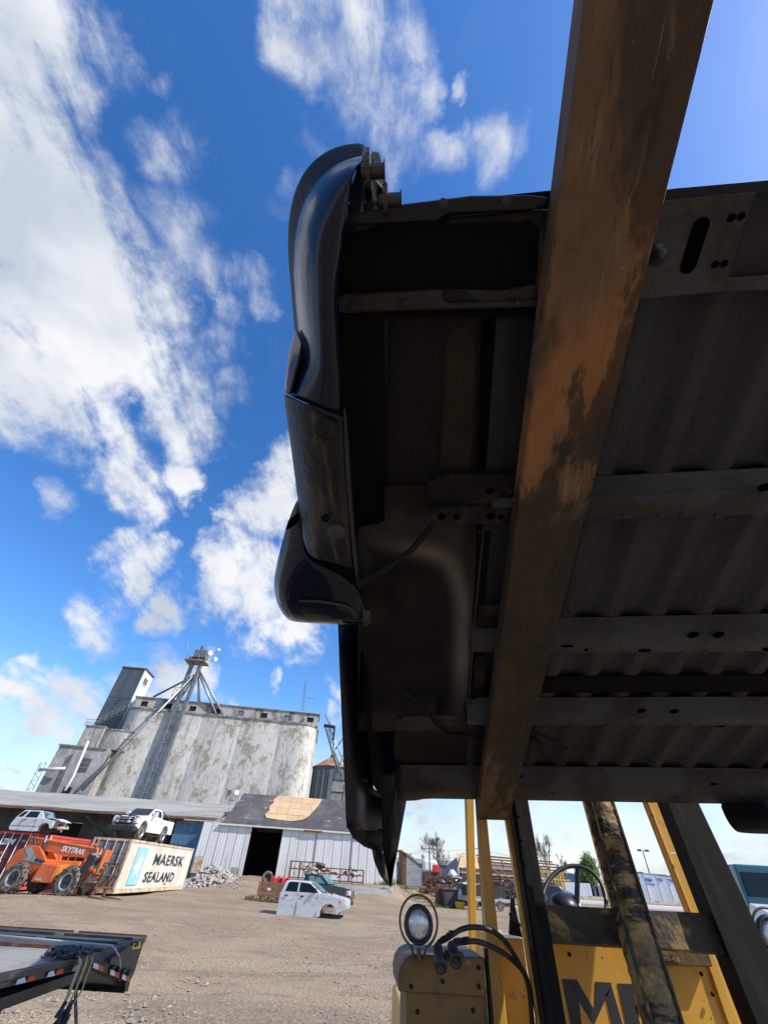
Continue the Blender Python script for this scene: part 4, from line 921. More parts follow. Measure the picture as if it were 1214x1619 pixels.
# white arrow stripe on the near side
MB().prism([(x, -.632, z) for x, z in ((-.62, 1.86), (-.25, 1.92), (.33, 1.46), (1.32, 1.34), (1.35, 1.18), (.2, 1.30), (-.42, 1.36), (-.18, 1.52))], (0, .01, 0)).build('white_stripe', 'rimgrey', th)
MB().prism([(x, -.632, z) for x, z in ((.36, 1.475), (1.33, 1.315), (1.34, 1.22), (.30, 1.33))], (0, -.008, 0)).build('dark_stripe', 'navytxt', th)
# engine housing on the near side
eb = MB(); eb.hexa([(1.05, -1.15, .52), (2.25, -1.15, .52), (2.30, -.62, .52), (1.0, -.62, .52)], [(1.18, -1.10, 1.30), (2.30, -1.10, 1.18), (2.45, -.62, 1.26), (1.08, -.62, 1.42)])
eb.build('engine_cover', 'orange', th, bevel=.04)
MB().hexa([(2.10, -1.17, .60), (2.28, -1.17, .60), (2.34, -.6, .62), (2.2, -.6, .6)], [(2.12, -1.12, 1.24), (2.36, -1.12, 1.20), (2.50, -.6, 1.28), (2.3, -.6, 1.3)]).build('front_panel', 'orangel', th)
MB().box((1.25, -1.165, .60), (1.60, -1.155, .70)).build('grille_slot', 'lightgrey', th)
MB().box((.1, -.4, 1.15), (2.9, .4, 1.45)).build('engine_deck', 'orangel', th, bevel=.04)
for k in range(6): MB().box((1.5 + .2*k, -.35 + .05*k, 1.45), (1.62 + .2*k, .3, 1.62)).build('valve_block', 'scrapdark' if k % 2 else 'orangel', th, bevel=.02)
# cab on the far side
MB().box((.9, .55, .8), (2.5, 1.2, 1.5)).build('cab_base', 'redc', th, bevel=.05)
for x, y in ((.95, .6), (2.4, .6), (.95, 1.15), (2.4, 1.15)): MB().box((x, y, 1.45), (x + .07, y + .07, 2.2)).build('cab_post', 'orange', th)
MB().box((.9, .55, 2.2), (2.5, 1.25, 2.27)).build('cab_roof', 'orange', th)
# boom: outer and inner sections
d0, d1 = V((-.75, -.12, 2.10)), V((3.5, -.12, 1.78)); dirb = (d1 - d0).normalized()
MB().beam(d0, d1, .42, .50, p1h=.46).build('boom', 'orange', th, bevel=.03)
MB().beam(d0 + V((-.1, 0, .27)), d1 + V((-.1, 0, .25)), .50, .05).build('boom_rail', 'orangel', th)
MB().beam(d1 - dirb*.05, d1 + dirb*.55, .32, .36).build('inner_boom', 'orangel', th, bevel=.02)
bmx = frame(d0 + dirb*2.15 + V((0, -.225, -.10)), dirb, V((0, 0, 1)) - dirb*dirb.z, (0, -1, 0))
text('SKYTRAK', bmx, .34, 'whitetxt', th, bold=.012, shear=.15)
# hose loops at the boom end
for k in range(5):
    c = d1 + dirb*(-.1 + .13*k); hz_ = MB()
    hz_.tube([c + V((0, -.24, .30 - .0*k)), c + V((.1, -.30, .15)), c + V((.02, -.30, -.12)), c + V((-.1, -.24, -.32))], .035, 6); hz_.build('hose_loop', 'orangel' if k % 2 else 'rust', th, smooth=True)
# lift cylinders
for s in (-.32, .1):
    MB().cyl((.42, s - .12, 1.35), (.28, s - .12, 2.15), .10, n=14).build('lift_cylinder', 'blackm', th, smooth=False)
    MB().cyl((.28, s - .12, 2.15), (.22, s - .12, 2.45), .05, n=10).build('cylinder_rod', 'chrome', th)
MB().cyl((-.5, -.45, 2.35), (.05, -.45, 1.6), .07, n=12).build('tilt_cylinder', 'blackm', th)
MB().prism([(-.8, -.35, 1.9), (-.75, -.35, 2.38), (-.3, -.35, 2.36), (-.05, -.35, 2.0), (-.3, -.35, 1.85)], (0, .5, 0)).build('boom_pivot', 'orange', th, bevel=.03)
# drop nose, carriage and forks
MB().beam(d1 + dirb*.3 + V((0, 0, .1)), V((4.15, -.12, .9)), .22, .34, (1, 0, 0)).build('boom_nose', 'orange', th, bevel=.03)
MB().hexa([(4.20, -.8, .95), (4.28, -.8, .95), (4.28, -.1, .95), (4.20, -.1, .95)], [(4.30, -.8, 2.0), (4.38, -.8, 2.0), (4.38, -.1, 2.0), (4.30, -.1, 2.0)]).build('carriage_plate', 'orange', th)
MB().box((4.34, -.86, 1.0), (4.42, -.8, 2.02)).build('plate_edge', 'palewood', th)
MB().beam((3.78, -.95, 1.75), (3.58, -1.0, .45), .20, .34, (1, 0, 0)).build('stabiliser_leg', 'blackm', th, bevel=.03)
MB().beam((3.7, -.9, 1.75), (4.15, -.85, 1.85), .12, .12).build('stabiliser_link', 'lightgrey', th)
MB().beam((3.45, -.6, 1.0), (3.9, -.65, 1.7), .12, .16).build('stabiliser_cylinder', 'rimgrey', th)
MB().box((3.4, -.5, .6), (3.9, .5, 1.0)).build('axle_frame', 'tan', th, bevel=.05)
for y in (-.75, .45):
    f = MB(); f.prism([(4.62, y, 1.35), (4.68, y, 1.35), (4.50, y, .12), (5.55, y, .03), (5.55, y, .0), (4.38, y, .05)], (0, .12, 0)); f.build('pallet_fork', 'rust', th)
bk = MB()
for z in (.45, .95, 1.35): bk.beam((4.55, -.85, z), (4.55, .75, z), .06, .07)
for k in range(7): bk.tube([(4.57, -.8 + .25*k, 1.0), (4.52, -.8 + .25*k, .45)], .014, 4)
bk.build('fork_carriage', 'rust', th)
bg_ = MB()
for y in (-.85, -.3, .3, .75): bg_.tube([(4.55, y, .5), (4.75, y, 1.0), (4.6, y, 1.45)], .03, 6)
bg_.tube([(4.6, -.85, 1.45), (4.6, .75, 1.45)], .03, 6); bg_.build('load_guard', 'blackm', th)
wR, wF = G(22, 1414), G(104, 1420)
th.location = (wR.x - .2, wR.y + .9, .0); th.rotation_euler = (0, 0, R_(-5))

# ------------------------------------------------------------------ rubble pile, crates and racks in front of the metal building
rb = MB()
rc = V((-14.0, 50.5, 0))
for i in range(900):
    t = random.random(); a = random.random()*6.28; rr = (random.random()**.6)
    x = rc.x + math.cos(a)*rr*3.1; y = rc.y + math.sin(a)*rr*2.6; h = 1.55 * max(0, 1 - (rr)**1.1) * (1 - .35*(x < rc.x - 1))
    z = gz(x, y)*.6 + h*random.uniform(.75, 1.05)
    rock(rb, (x, y, z), random.uniform(.10, .28) * (1.3 if random.random() < .1 else 1), .75)
for i in range(160):
    x = rc.x + random.uniform(-6.5, 4); y = rc.y - 1.5 + random.uniform(-2.5, 1.5); rock(rb, (x, y, gz(x, y) + .03), random.uniform(.05, .14), .7)
tag(rb.build('rubble_pile', 'rubble'), 'heap of pale broken concrete rubble piled against the dock', kind='stuff')
sb = P(369, 1385, 51.0); solo(MB(zrot((sb.x, sb.y, 0), .1)).box((-.35, -.3, .8), (.45, .4, 1.65)), 'concrete_block', 'conc', 'single upright pale concrete block at the top right of the rubble pile', 'block', (sb.x, sb.y, .8), bevel=.04)
def base(px, py, Y): p = P(px, py, Y); return V((p.x, p.y, gz(p.x, p.y)))
b0 = base(436, 1417, 38.5)
ct = thing('wooden_crate', 'brown crate on a pallet holding red jugs left of silver cab', 'crate', b0)
cm = zrot(b0, R_(-4))
for k in range(4): MB(cm).box((-1.2, -.55, .32 + k*.17), (1.05, -.51, .47 + k*.17)).build('slat', 'crate', ct)
MB(cm).box((-1.2, .5, .3), (1.05, .55, .98)).build('back_board', 'crate', ct); MB(cm).box((-1.2, -.5, .3), (1.05, .5, .35)).build('bottom', 'crate', ct)
for x in (-1.22, 1.0): MB(cm).box((x, -.55, .3), (x + .06, .55, .99)).build('end_board', 'palewood', ct)
MB(cm).box((-.55, -.56, .55), (-.3, -.55, .68)).build('paper_label', 'whitetxt', ct)
pm = thing('pallet', 'grey timber pallet under the brown crate beside the silver cab', 'pallet', b0)
for k in range(6): MB(cm).box((-1.9 + k*.55, -.9, .16), (-1.55 + k*.55, .7, .21)).build('deck_board', 'palewood' if k % 2 else 'wood', pm)
for y in (-.9, -.1, .6): MB(cm).box((-1.9, y, .03), (1.2, y + .1, .155)).build('runner', 'wood', pm)
MB(cm).box((-1.3, -.6, .22), (1.2, .6, .30)).build('upper_board', 'wood', pm)
jug = thing('fuel_jug', 'leftmost of the red jugs standing in the brown crate', 'jug', local=True, group='red jugs in the crate')
MB().box((-.16, -.14, 0), (.16, .14, .42)).build('body', 'redjug', jug, bevel=.04); MB().cyl((.05, 0, .42), (.05, 0, .5), .04, n=8).build('cap', 'blackm', jug); MB().box((-.12, -.03, .44), (.0, .03, .48)).build('handle', 'redjug', jug)
jl = ['leftmost of the red jugs standing in the brown crate', 'second red jug from the left in the brown crate', 'third red jug from the left in the brown crate', 'rightmost red jug in the crate, nearest the silver cab']
for k in range(4):
    j = jug if k == 0 else copy_tree(jug); j['label'] = jl[k]; j['group'] = 'red jugs in the crate'
    j.location = cm @ V((-.35 + .37*k, -.25 + .1*(k % 2), .82)); j.rotation_euler = (0, 0, .3*k)
def tyre_thing(c, r, label, ax=(0, 0, 1)):
    t = MB(); t.lathe(c, ax, [(-.11, r*.6), (-.12, r*.9), (0, r), (.12, r*.9), (.11, r*.6), (-.11, r*.6)], 24)
    return solo(t, 'tyre', 'tyre', label, 'tyre', c, smooth=True, group='loose tyres')
tyre_thing(cm @ V((-.85, .2, 1.15)), .42, 'dark tyre leaning in the brown crate left of the red jugs', (.3, -1, .5))
def rack(name, label, o, yaw, Lx, Ly, Hz, posts, material='rust', junk=10, jm=('palewood', 'rust', 'whitetxt')):
    m = zrot(o, yaw); t = thing(name, label, 'rack', o)
    for k in range(posts):
        x = Lx*k/(posts - 1)
        for y in (0, Ly): MB(m).box((x, y, 0), (x + .07, y + .07, Hz)).build('post', material, t)
    for z in (.12, Hz*.55, Hz - .07):
        for y in (0, Ly): MB(m).box((0, y - .01, z), (Lx + .07, y + .06, z + .08)).build('rail', material, t)
    j = MB(m)
    for k in range(junk):
        a = V((random.uniform(.2, Lx - .2), random.uniform(0, Ly), random.uniform(.25, Hz)))
        j.beam(a, a + V((random.uniform(-.6, .6), random.uniform(-.3, .3), random.uniform(-.3, .3))), random.uniform(.08, .25), random.uniform(.06, .2))
    tag(j.build('load', random.choice(jm), t), 'jumble of tan and rusty parts lying in the rack', kind='stuff')
    return t
rack('steel_rack', 'rusty steel rack holding tan parts by the wall, behind the silver cab roof', base(455, 1391, 51.5), R_(3), 2.7, 1.0, 1.35, 4, junk=16, jm=('tan',))
rack('steel_rack', 'long low rusty rack by the white wall above the green pickup', base(500, 1395, 51.0), R_(3), 4.4, 1.0, 1.05, 5, junk=22, jm=('rust',))
tyre_thing(base(504, 1390, 50.6) + V((0, 0, 1.2)), .5, 'tyre lying on the left end of the long rusty rack', (0, .2, 1))
# concrete apron and kerb slab right of the green pickup
sl0 = base(560, 1398, 50); solo(MB(zrot((0, 0, 0), 0)).hexa([(-1.8, 47.6, -.1), (3.0, 47.8, -.1), (3.4, 54.2, -.1), (-1.8, 54.2, -.1)], [(-1.6, 48.2, .75), (2.9, 48.3, .78), (3.3, 54.2, 1.14), (-1.8, 54.2, 1.14)]), 'concrete_ramp', 'conc', 'pale concrete ramp slab at the right foot of the white building', 'ramp', (0, 50, 0), bevel=.05)
gr = MB()
def tuft(mb, c, n, r, h):
    for k in range(n):
        a = random.random()*6.28; d = random.random()*r; p = V(c) + V((math.cos(a)*d, math.sin(a)*d, 0)); q = random.random()*6.28; w = .03
        t = p + V((random.uniform(-.15, .15), random.uniform(-.15, .15), h*random.uniform(.5, 1.1)))
        mb.poly([p + V((math.cos(q)*w, math.sin(q)*w, 0)), p - V((math.cos(q)*w, math.sin(q)*w, 0)), t])
for (px, py, Y, n, r, h) in ((541, 1403, 47, 260, .8, .6), (607, 1410, 49, 120, .5, .35), (640, 1407, 56, 200, 1.6, .35), (660, 1408, 55, 150, 2.0, .3), (690, 1423, 46, 120, 1.2, .22), (795, 1406, 60, 120, .7, .5), (615, 1398, 53, 160, .6, .6), (605, 1403, 52, 90, .9, .3)):
    b = base(px, py, Y); tuft(gr, b, n, r, h)
for k in range(500):
    x = random.uniform(4, 14); y = random.uniform(52, 62); tuft(gr, (x, y, gz(x, y)), 3, .3, .16)
tag(gr.build('weeds', 'grass'), 'green weeds and short grass at the foot of the building and embankment', kind='stuff')

# ------------------------------------------------------------------ flatbed trailer in the left foreground (its right side runs along x = TX)
TX, TZ = -2.25, 1.0
def S(px, py, X=TX):
    r = ray(px, py); return CAM + r * (X / r.x)
def onside(px, py, dx=0):
    p = S(px, py, TX + dx); return p
tr = thing('flatbed_trailer', 'black flatbed trailer end with grey plank deck, dark ramps and red and white tape', 'trailer', (-3.4, 4.5, 0))
yk, ye = G(148, 1509, TZ).y, G(229, 1483, TZ).y      # start of the tail and rear edge
XL = TX - 2.45
# side beam and tail side plate
pA, pB, pC, pD = S(-160, 1575), S(148, 1510), S(145, 1529), S(-160, 1603)
MB().prism([pA, pB, pC, pD], (-.05, 0, 0)).build('side_beam', 'trailer', tr, bevel=.004)
top_ = MB().prism([pA + V((.012, 0, .0)), pB + V((.012, 0, 0)), pB + V((.012, 0, -.03)), pA + V((.012, 0, -.03))], (-.06, 0, 0)).build('rub_rail', 'trailer', tr)
tail = [S(148, 1510), S(230, 1482), S(213, 1537), S(204, 1556), S(198, 1569), S(199, 1551), S(145, 1529)]
MB().prism(tail, (-.05, 0, 0)).build('tail_plate', 'trailer', tr)
low = [p + V((XL - TX + .06, 0, 0)) for p in tail]
MB().prism(low, (-.05, 0, 0)).build('tail_plate', 'trailer', tr)
# underside of the tail and rear cross plate
MB().prism([S(198, 1569), S(204, 1556), S(204, 1556) + V((XL - TX, 0, 0)), S(198, 1569) + V((XL - TX, 0, 0))], (0, -.04, 0)).build('rear_bumper', 'trailer', tr)
MB().prism([S(145, 1529) + V((-.05, 0, 0)), S(198, 1560) + V((-.05, 0, 0)), S(198, 1560) + V((XL - TX, 0, 0)), S(145, 1529) + V((XL - TX, 0, 0))], (0, 0, .03)).build('tail_underside', 'trailer', tr)
MB().box((XL, -1.0, TZ - .16), (TX - .06, yk, TZ - .10)).build('deck_frame', 'trailer', tr)
for xx in (-2.9, -3.9): MB().box((xx, -1, TZ - .42), (xx + .1, yk, TZ - .161)).build('main_rail', 'trailer', tr)
for k in range(9): MB().box((XL, -.8 + .62*k, TZ - .22), (TX - .06, -.74 + .62*k, TZ - .165)).build('cross_member', 'trailer', tr)
# grey deck planks
npk = 11; yd = G(85, 1499, TZ).y
for k in range(npk):
    x1 = TX - .07 - k*.215
    MB().box((x1 - .205, -1.0, TZ - .045), (x1, yd - .02, TZ - .005 + random.uniform(-.004, .004))).build('deck_plank', 'deck', tr)
# ramp plates lying flat at the tail
xm = G(125, 1475, TZ).x
for (xa, xb) in ((TX - .02, xm + .03), (xm - .03, XL)):
    MB().box((xb, yd + .03, TZ - .03), (xa, ye - .02, TZ + .012)).build('ramp_plate', 'ramp', tr, bevel=.004)
    MB().box((xb, ye - .018, TZ - .035), (xa, ye + .012, TZ + .022)).build('ramp_edge', 'rustedge', tr)
    MB().box((xb, yd - .015, TZ - .03), (xa, yd + .028, TZ + .018)).build('ramp_hinge', 'rustedge', tr)
    for q in (.33, .66):
        yy = yd + (ye - yd)*q; MB().box((xb + .02, yy, TZ + .0125), (xa - .02, yy + .02, TZ + .03)).build('ramp_cleat', 'trailer', tr)
# cross pipe with down turned end
c0, c1 = G(-60, 1474, TZ + .07), G(178, 1495, TZ + .05)
MB().tube([c0, c1, c1 + V((.03, .01, -.02)), S(184, 1512) + V((.03, 0, 0)), S(184, 1530) + V((.04, 0, 0))], .007, 8).build('spring_bar', 'lightgrey', tr, smooth=True)
MB().beam(S(168, 1520) + V((.03, 0, 0)), S(203, 1499) + V((.03, 0, 0)), .02, .035).build('lift_arm', 'trailer', tr)
MB().prism([q + V((.012, 0, 0)) for q in (S(206, 1501), S(210, 1491), S(220, 1488), S(219.5, 1499))], (.006, 0, 0)).build('warning_decal', 'yellow', tr)
dm = frame(S(209, 1497.5) + V((.022, 0, 0)), (0, 1, 0), (0, 0, 1), (1, 0, 0)); text('MBA', dm, .05, 'letter', tr, bold=.002)
for (x0, x1, ya, yb, c) in ((20, 37, 1557.5, 1550, 0), (37, 51, 1553.5, 1547.5, 1), (70, 83, 1546, 1541.5, 0), (83, 96, 1542, 1537.5, 1), (110, 122, 1537, 1531, 0)):
    k0 = (1563 - 1529)/145.0
    q = [S(x0, 1563 - x0*.235), S(x1, 1563 - x1*.235), S(x1 - 2 if c == 0 else x1, 1563 - x1*.235 - 8), S(x0 + 4, 1563 - x0*.235 - 8.5)]
    MB().prism([p + V((.016, 0, .004)) for p in q], (.004, 0, 0)).build('reflective_tape', 'red' if c else 'tapewhite', tr)
for (x0, x1, c) in ((144, 152, 0), (152, 160, 1), (171, 178, 0), (178, 185, 1), (190, 196, 0), (196, 202, 1)):
    yy = lambda x: 1530 + (x - 145)*.40
    q = [S(x0, yy(x0)), S(x1, yy(x1)), S(x1 + 1, yy(x1) - 8), S(x0 + 1.5, yy(x0) - 8)]
    MB().prism([p + V((.016, 0, 0)) for p in q], (.004, 0, 0)).build('reflective_tape', 'red' if c else 'tapewhite', tr)
MB().prism([S(196, 1553) + V((.016, 0, 0)), S(203, 1553) + V((.016, 0, 0)), S(199, 1568) + V((.016, 0, 0)), S(195, 1566) + V((.016, 0, 0))], (.004, 0, 0)).build('tail_lamp', 'rust', tr)
for k in range(4): MB().beam(S(174 + 8*k, 1531 + 3*k) + V((.02, 0, 0)), S(176 + 9*k, 1527 + 3*k) + V((.02, 0, 0)), .04, .03).build('latch', 'trailer', tr)
for yy in (0.2, 1.1):
    for xx in (TX - .25, XL + .25): MB().lathe((xx, yy, .40), (1, 0, 0), [(-.12, .2), (-.13, .36), (0, .40), (.13, .36), (.12, .2)], 24).build('wheel', 'tyre', tr)
# coiled strap on the deck and straps hanging over the side: each is its own thing
bs = MB()
for k in range(22):
    c = G(random.uniform(95, 128), random.uniform(1502, 1510), TZ + .03); a = random.random()*3; r = random.uniform(.04, .11)
    bs.tube([c + V((r*math.cos(a + t*.7), r*.7*math.sin(a + t*.7), .02*math.sin(t*2))) for t in range(6)], .012, 5)
bs.beam(G(124, 1506, TZ + .02), G(142, 1508, TZ + .03), .06, .02)
solo(bs, 'strap_bundle', 'straps', 'black tangled strap bundle lying on the corner of the trailer deck', 'strap', G(110, 1507, TZ))
def strap(pts, w, material, label):
    mb = MB(); L0 = []
    for i, (px, py) in enumerate(pts):
        p = S(px, py, TX + .05 + .012*i); L0.append([p + V((0, -w/2, 0)), p + V((.0, w/2, 0))])
    mb.grid(L0); return solo(mb, 'ratchet_strap', material, label, 'strap', S(*pts[-1]), solid=.006, group='straps hanging off the trailer side')
strap([(127, 1512), (127, 1524), (117, 1550), (108, 1575), (99, 1592), (93, 1625)], .045, 'strapt', 'tan webbing strap hanging leftmost over the trailer side')
strap([(138, 1512), (136, 1524), (126, 1550), (118, 1570), (106, 1595), (101, 1625)], .022, 'strapy', 'narrow bright yellow strap hanging over the trailer side')
strap([(146, 1512), (146, 1520), (137, 1545), (129, 1568), (112, 1592), (104, 1625)], .018, 'strapt', 'thin pale cord strap hanging rightmost over the trailer side')
strap([(132, 1512), (131, 1524), (122, 1550), (120, 1580), (121, 1625)], .04, 'straps', 'black strap hanging straight between the tan and yellow straps')
rb_ = MB()
for k in range(26):
    t = random.random(); p = S(112 - 16*t + random.uniform(-7, 7), 1578 + 45*t, TX + .12 + random.uniform(-.03, .05)); d = V((random.uniform(-.03, .03), random.uniform(-.07, .0), random.uniform(-.12, -.05)))
    rb_.beam(p, p + d, random.uniform(.015, .05), .012)
solo(rb_, 'ratchet_buckle', 'straps', 'dark bundle of ratchet buckles and strap tails below the trailer side', 'ratchet', S(100, 1610, TX + .1))

# ------------------------------------------------------------------ right hand background
sh = base(652, 1404, 60); shm = zrot(sh, R_(12))
st_ = thing('shed', 'small grey lap sided shed with slanted roof standing on the embankment', 'shed', sh)
for k in range(12):
    z0 = .05 + k*.225; x0 = -.75; top = 1.05
    wmax = 1.05 if z0 < 1.6 else 1.05 - (z0 - 1.6)*1.25
    if wmax > x0 + .1: MB(shm).box((x0, -.02 - .0, z0), (wmax, .02 , z0 + .215)).build('lap_board', 'shed', st_)
MB(shm).prism([(-.75, .03, 0), (1.05, .03, 0), (1.05, .03, 1.7), (-.75, .03, 2.85)], (0, 1.6, 0)).build('body', 'shed', st_)
MB(shm).box((-1.22, 0, 0), (-.78, 1.5, 2.8)).build('open_front', 'rustwood', st_)
MB(shm).prism([(-1.4, -.1, 2.95), (1.15, -.1, 1.68), (1.15, -.1, 1.76), (-1.4, -.1, 3.05)], (0, 1.8, 0)).build('roof', 'rustwood', st_)
bb = thing('blue_building', 'long low blue sided building with pale roof edge far behind the yard', 'building', (14, 112, 0))
for k in range(15):
    a = P(628, 1374, 112); MB().box((a.x - 6 + k*3.2, 112 + .03*(k % 2), 0), (a.x - 6 + k*3.2 + 3.16, 112.3, 4.15)).build('siding_panel', 'bluefar', bb)
MB().box((P(600, 1374, 112).x - 4, 111.8, 4.16), (P(800, 1374, 112).x + 8, 120, 4.9)).build('roof_edge', 'lightgrey', bb)
# flood light pole with four heads
pb = base(680, 1402, 66); pT = P(679, 1341, 66)
fp = thing('light_pole', 'dark yard light pole with four round floodlights beside the bare tree', 'light pole', pb)
MB().cyl(pb - V((0, 0, .3)), (pb.x, pb.y, pT.z + .2), .10, .07, 8).build('pole', 'pipe', fp)
MB().beam((pb.x - .9, pb.y, pT.z - .05), (pb.x + .7, pb.y, pT.z - .05), .06, .06).build('arm', 'pipe', fp)
for dx, dz in ((-.85, .0), (.62, .0), (-.85, -.85), (.62, -.8)):
    MB().lathe((pb.x + dx, pb.y - .1, pT.z + dz), (0, -1, .1), [(-.2, .07), (-.05, .19), (.1, .23), (.12, .05)], 14).build('floodlight', 'rimgrey', fp, smooth=True)
# bare trees
def tree(name, label, b, h, spread, mats, depth=5, nb=3, seed=1, leaves=None, lean=0, trunk=.12, fork=.25, fine=1.0):
    rnd = random.Random(seed); t = thing(name, label, 'tree', b)
    tk_, tw_, lf = MB(), MB(), MB()
    def grow(p, d, l, r, lev):
        n = 3; pts = [p]; q = p
        for i in range(n):
            d = (d + V((rnd.uniform(-.14, .14), rnd.uniform(-.14, .14), rnd.uniform(-.03, .10)))).normalized(); q = q + d*l/n; pts.append(q)
        (tk_ if lev < 2 else tw_).tube(pts, [r*(1 - .28*i/n) for i in range(n + 1)], 6 if lev < 2 else (4 if lev < 4 else 3))
        if leaves and lev >= depth - 1:
            for i in range(leaves):
                c = pts[rnd.randint(1, n)] + V((rnd.gauss(0, .22), rnd.gauss(0, .22), rnd.gauss(0, .2))); s = rnd.uniform(.06, .14)
                a = V((rnd.uniform(-1, 1), rnd.uniform(-1, 1), rnd.uniform(-1, 1))).normalized()*s; bb_ = a.orthogonal().normalized()*s
                lf.poly([c - a, c + bb_*.6, c + a, c - bb_*.6])
        if lev >= depth: return
        k = nb + (1 if rnd.random() < .5 else 0)
        for i in range(k):
            f = rnd.uniform(.35, 1.0) if i else 1.0
            s = pts[0].lerp(pts[-1], f) if f < 1 else pts[-1]
            az = rnd.random()*6.28; ta = rnd.uniform(.25, .62)*spread*(1 if i else .4)
            o1 = d.orthogonal().normalized(); o2 = d.cross(o1)
            nd = (d*math.cos(ta) + (o1*math.cos(az) + o2*math.sin(az))*math.sin(ta)); nd.z += .10
            grow(s, nd.normalized(), l*rnd.uniform(.55, .80), max(.018*fine, r*rnd.uniform(.45, .62)), lev + 1)
    grow(V(b) - V((0, 0, .3)), V((lean, 0, 1)).normalized(), h*fork, trunk, 0)
    tk_.build('trunk', mats[0], t, smooth=True)
    if tw_.v: tag(tw_.build('branches', mats[1], t), 'fine bare branches', kind='stuff')
    if lf.v: tag(lf.build('crown', mats[2], t), 'small leaves', kind='stuff')
    return t
tree('bare_tree', 'leafless tree with fine upright branches behind the yard light pole', base(698, 1398, 72), 9.5, 1.0, ('bark', 'twig'), depth=6, nb=3, seed=4, trunk=.13, fork=.24, fine=.5)
tree('bare_tree', 'wide bare tree seen through the forklift left of steering wheel', base(868, 1404, 92), 12, 1.0, ('bark', 'twig'), depth=6, nb=3, seed=9, trunk=.15, fork=.23, fine=.6)
tree('bare_tree', 'smaller bare tree right of the wide bare tree behind the forklift', base(893, 1406, 96), 8, 1.0, ('bark', 'twig'), depth=5, nb=3, seed=15, trunk=.16, fine=1.3)
tree('leafy_tree', 'bright green young willow seen through the forklift steering wheel', base(940, 1412, 62), 5.6, 1.2, ('bark', 'twig', 'leaf'), depth=4, nb=4, seed=3, leaves=26, trunk=.12)
tree('leafy_tree', 'pale spring tree above the blue building behind the shed', base(656, 1398, 130), 6.6, 1.0, ('bark', 'twig', 'leafpale'), depth=4, nb=4, seed=5, leaves=18, trunk=.2)
tree('leafy_tree', 'thin green tree at the right edge above the teal truck', base(1200, 1412, 60), 6.2, .9, ('bark', 'twig', 'leafpale'), depth=4, nb=4, seed=8, leaves=12, trunk=.12)
tl = MB(); rnd = random.Random(5)
for k in range(130):
    x = P(600 + k*5, 1390, 150).x; b = V((x, 150 + rnd.uniform(-10, 10), 0)); h = rnd.uniform(3.5, 6.2)
    for j in range(6): tl.tube([b, b + V((rnd.uniform(-.8, .8), 0, h*.5)), b + V((rnd.uniform(-1.8, 1.8), 0, h*rnd.uniform(.7, 1)))], [.12, .07, .03], 3)
tag(tl.build('treeline', 'twig'), 'distant leafless treeline along the horizon', kind='stuff')
# skeletal barn: grey gable at the left, brown purlin boards, patch of plywood
eL, eR = P(722, 1375, 78), P(918, 1402, 82)
bo = V((14.3, 78, 0)); brn = thing('skeletal_barn', 'long barn with bare brown roof boards and plywood patch at its left end', 'barn', bo)
bd = V((19.5, 4.2, 0)).normalized(); bnm = frame(bo, bd, (-bd.y, bd.x, 0), (0, 0, 1))
MB(bnm).prism([(0, 0, 0), (0, 0, 2.9), (2.0, 3.2, 4.9), (0, 6.4, 2.9), (0, 6.4, 0)], (.2, 0, 0)).build('gable_wall', 'shed', brn)
for k in range(11):
    t = k/10; y, z = .1 + t*3.2, 1.3 + t*3.6
    x0 = .6 + t*1.4; x1 = 20.4 - t*2.2
    MB(bnm).beam((x0, y, z), (x1, y + random.uniform(-.05, .05), z + random.uniform(-.06, .06) - .1*t), .25, .20).build('roof_board', 'palewood' if k in (4, 6) else 'rustwood', brn)
for k in range(9): MB(bnm).beam((2 + 2.1*k, .4, 1.2), (3.2 + 2.0*k, 3.6, 4.6), .16, .12).build('rafter', 'rustwood' if k != 5 else 'palewood', brn)
for k in range(3):
    x = .9 + k*1.15; MB(bnm).prism([(x, 1.6, 3.25), (x + 1.1, 1.6, 3.25), (x + 1.45 , 3.2, 4.95), (x + .35, 3.2, 4.95)], (0, .0, .05)).build('plywood_sheet', 'ply', brn)
MB(bnm).beam((8.0, .3, 2.0), (5.5, 3.0, 4.6), .12, .1).build('loose_brace', 'palewood', brn); MB(bnm).beam((9.5, .3, 1.6), (7.2, 2.9, 4.4), .12, .1).build('loose_brace', 'palewood', brn)
MB(bnm).box((.8, 2, 0), (20, 2.2, 2.6)).build('back_wall', 'scrapdark', brn)
MB(bnm).box((.1, -.1, .6), (3.4, .1, 1.9)).build('brick_infill', 'palewood', brn)
# scrap heap
scp = MB(); rnd = random.Random(21)
for k in range(430):
    t = rnd.random(); px = 676 + t*170; Y = rnd.uniform(56, 66) ; b = base(px, 1402, Y)
    h = (.55 + .9*t*(1 - t)*2 + .25*math.sin(t*9)) * rnd.random()
    a = b + V((0, 0, h)); d = V((rnd.uniform(-1, 1), rnd.uniform(-.4, .4), rnd.uniform(-.25, .25)))*rnd.uniform(.2, 1.3)
    scp.beam(a - d/2, a + d/2, rnd.uniform(.05, .35), rnd.uniform(.04, .25))
o = scp.build('scrap_heap', 'scrapdark'); o.data.materials.append(M['rust']); o.data.materials.append(M['rustwood']); o.data.materials.append(M['lightgrey'])
for i, p in enumerate(o.data.polygons): p.material_index = ((i // 6) * 7919 % 20) // 6 if ((i // 6) * 7919 % 20) < 19 else 3
tag(o, 'long heap of rusty beams and dark scrap along the embankment', kind='stuff')
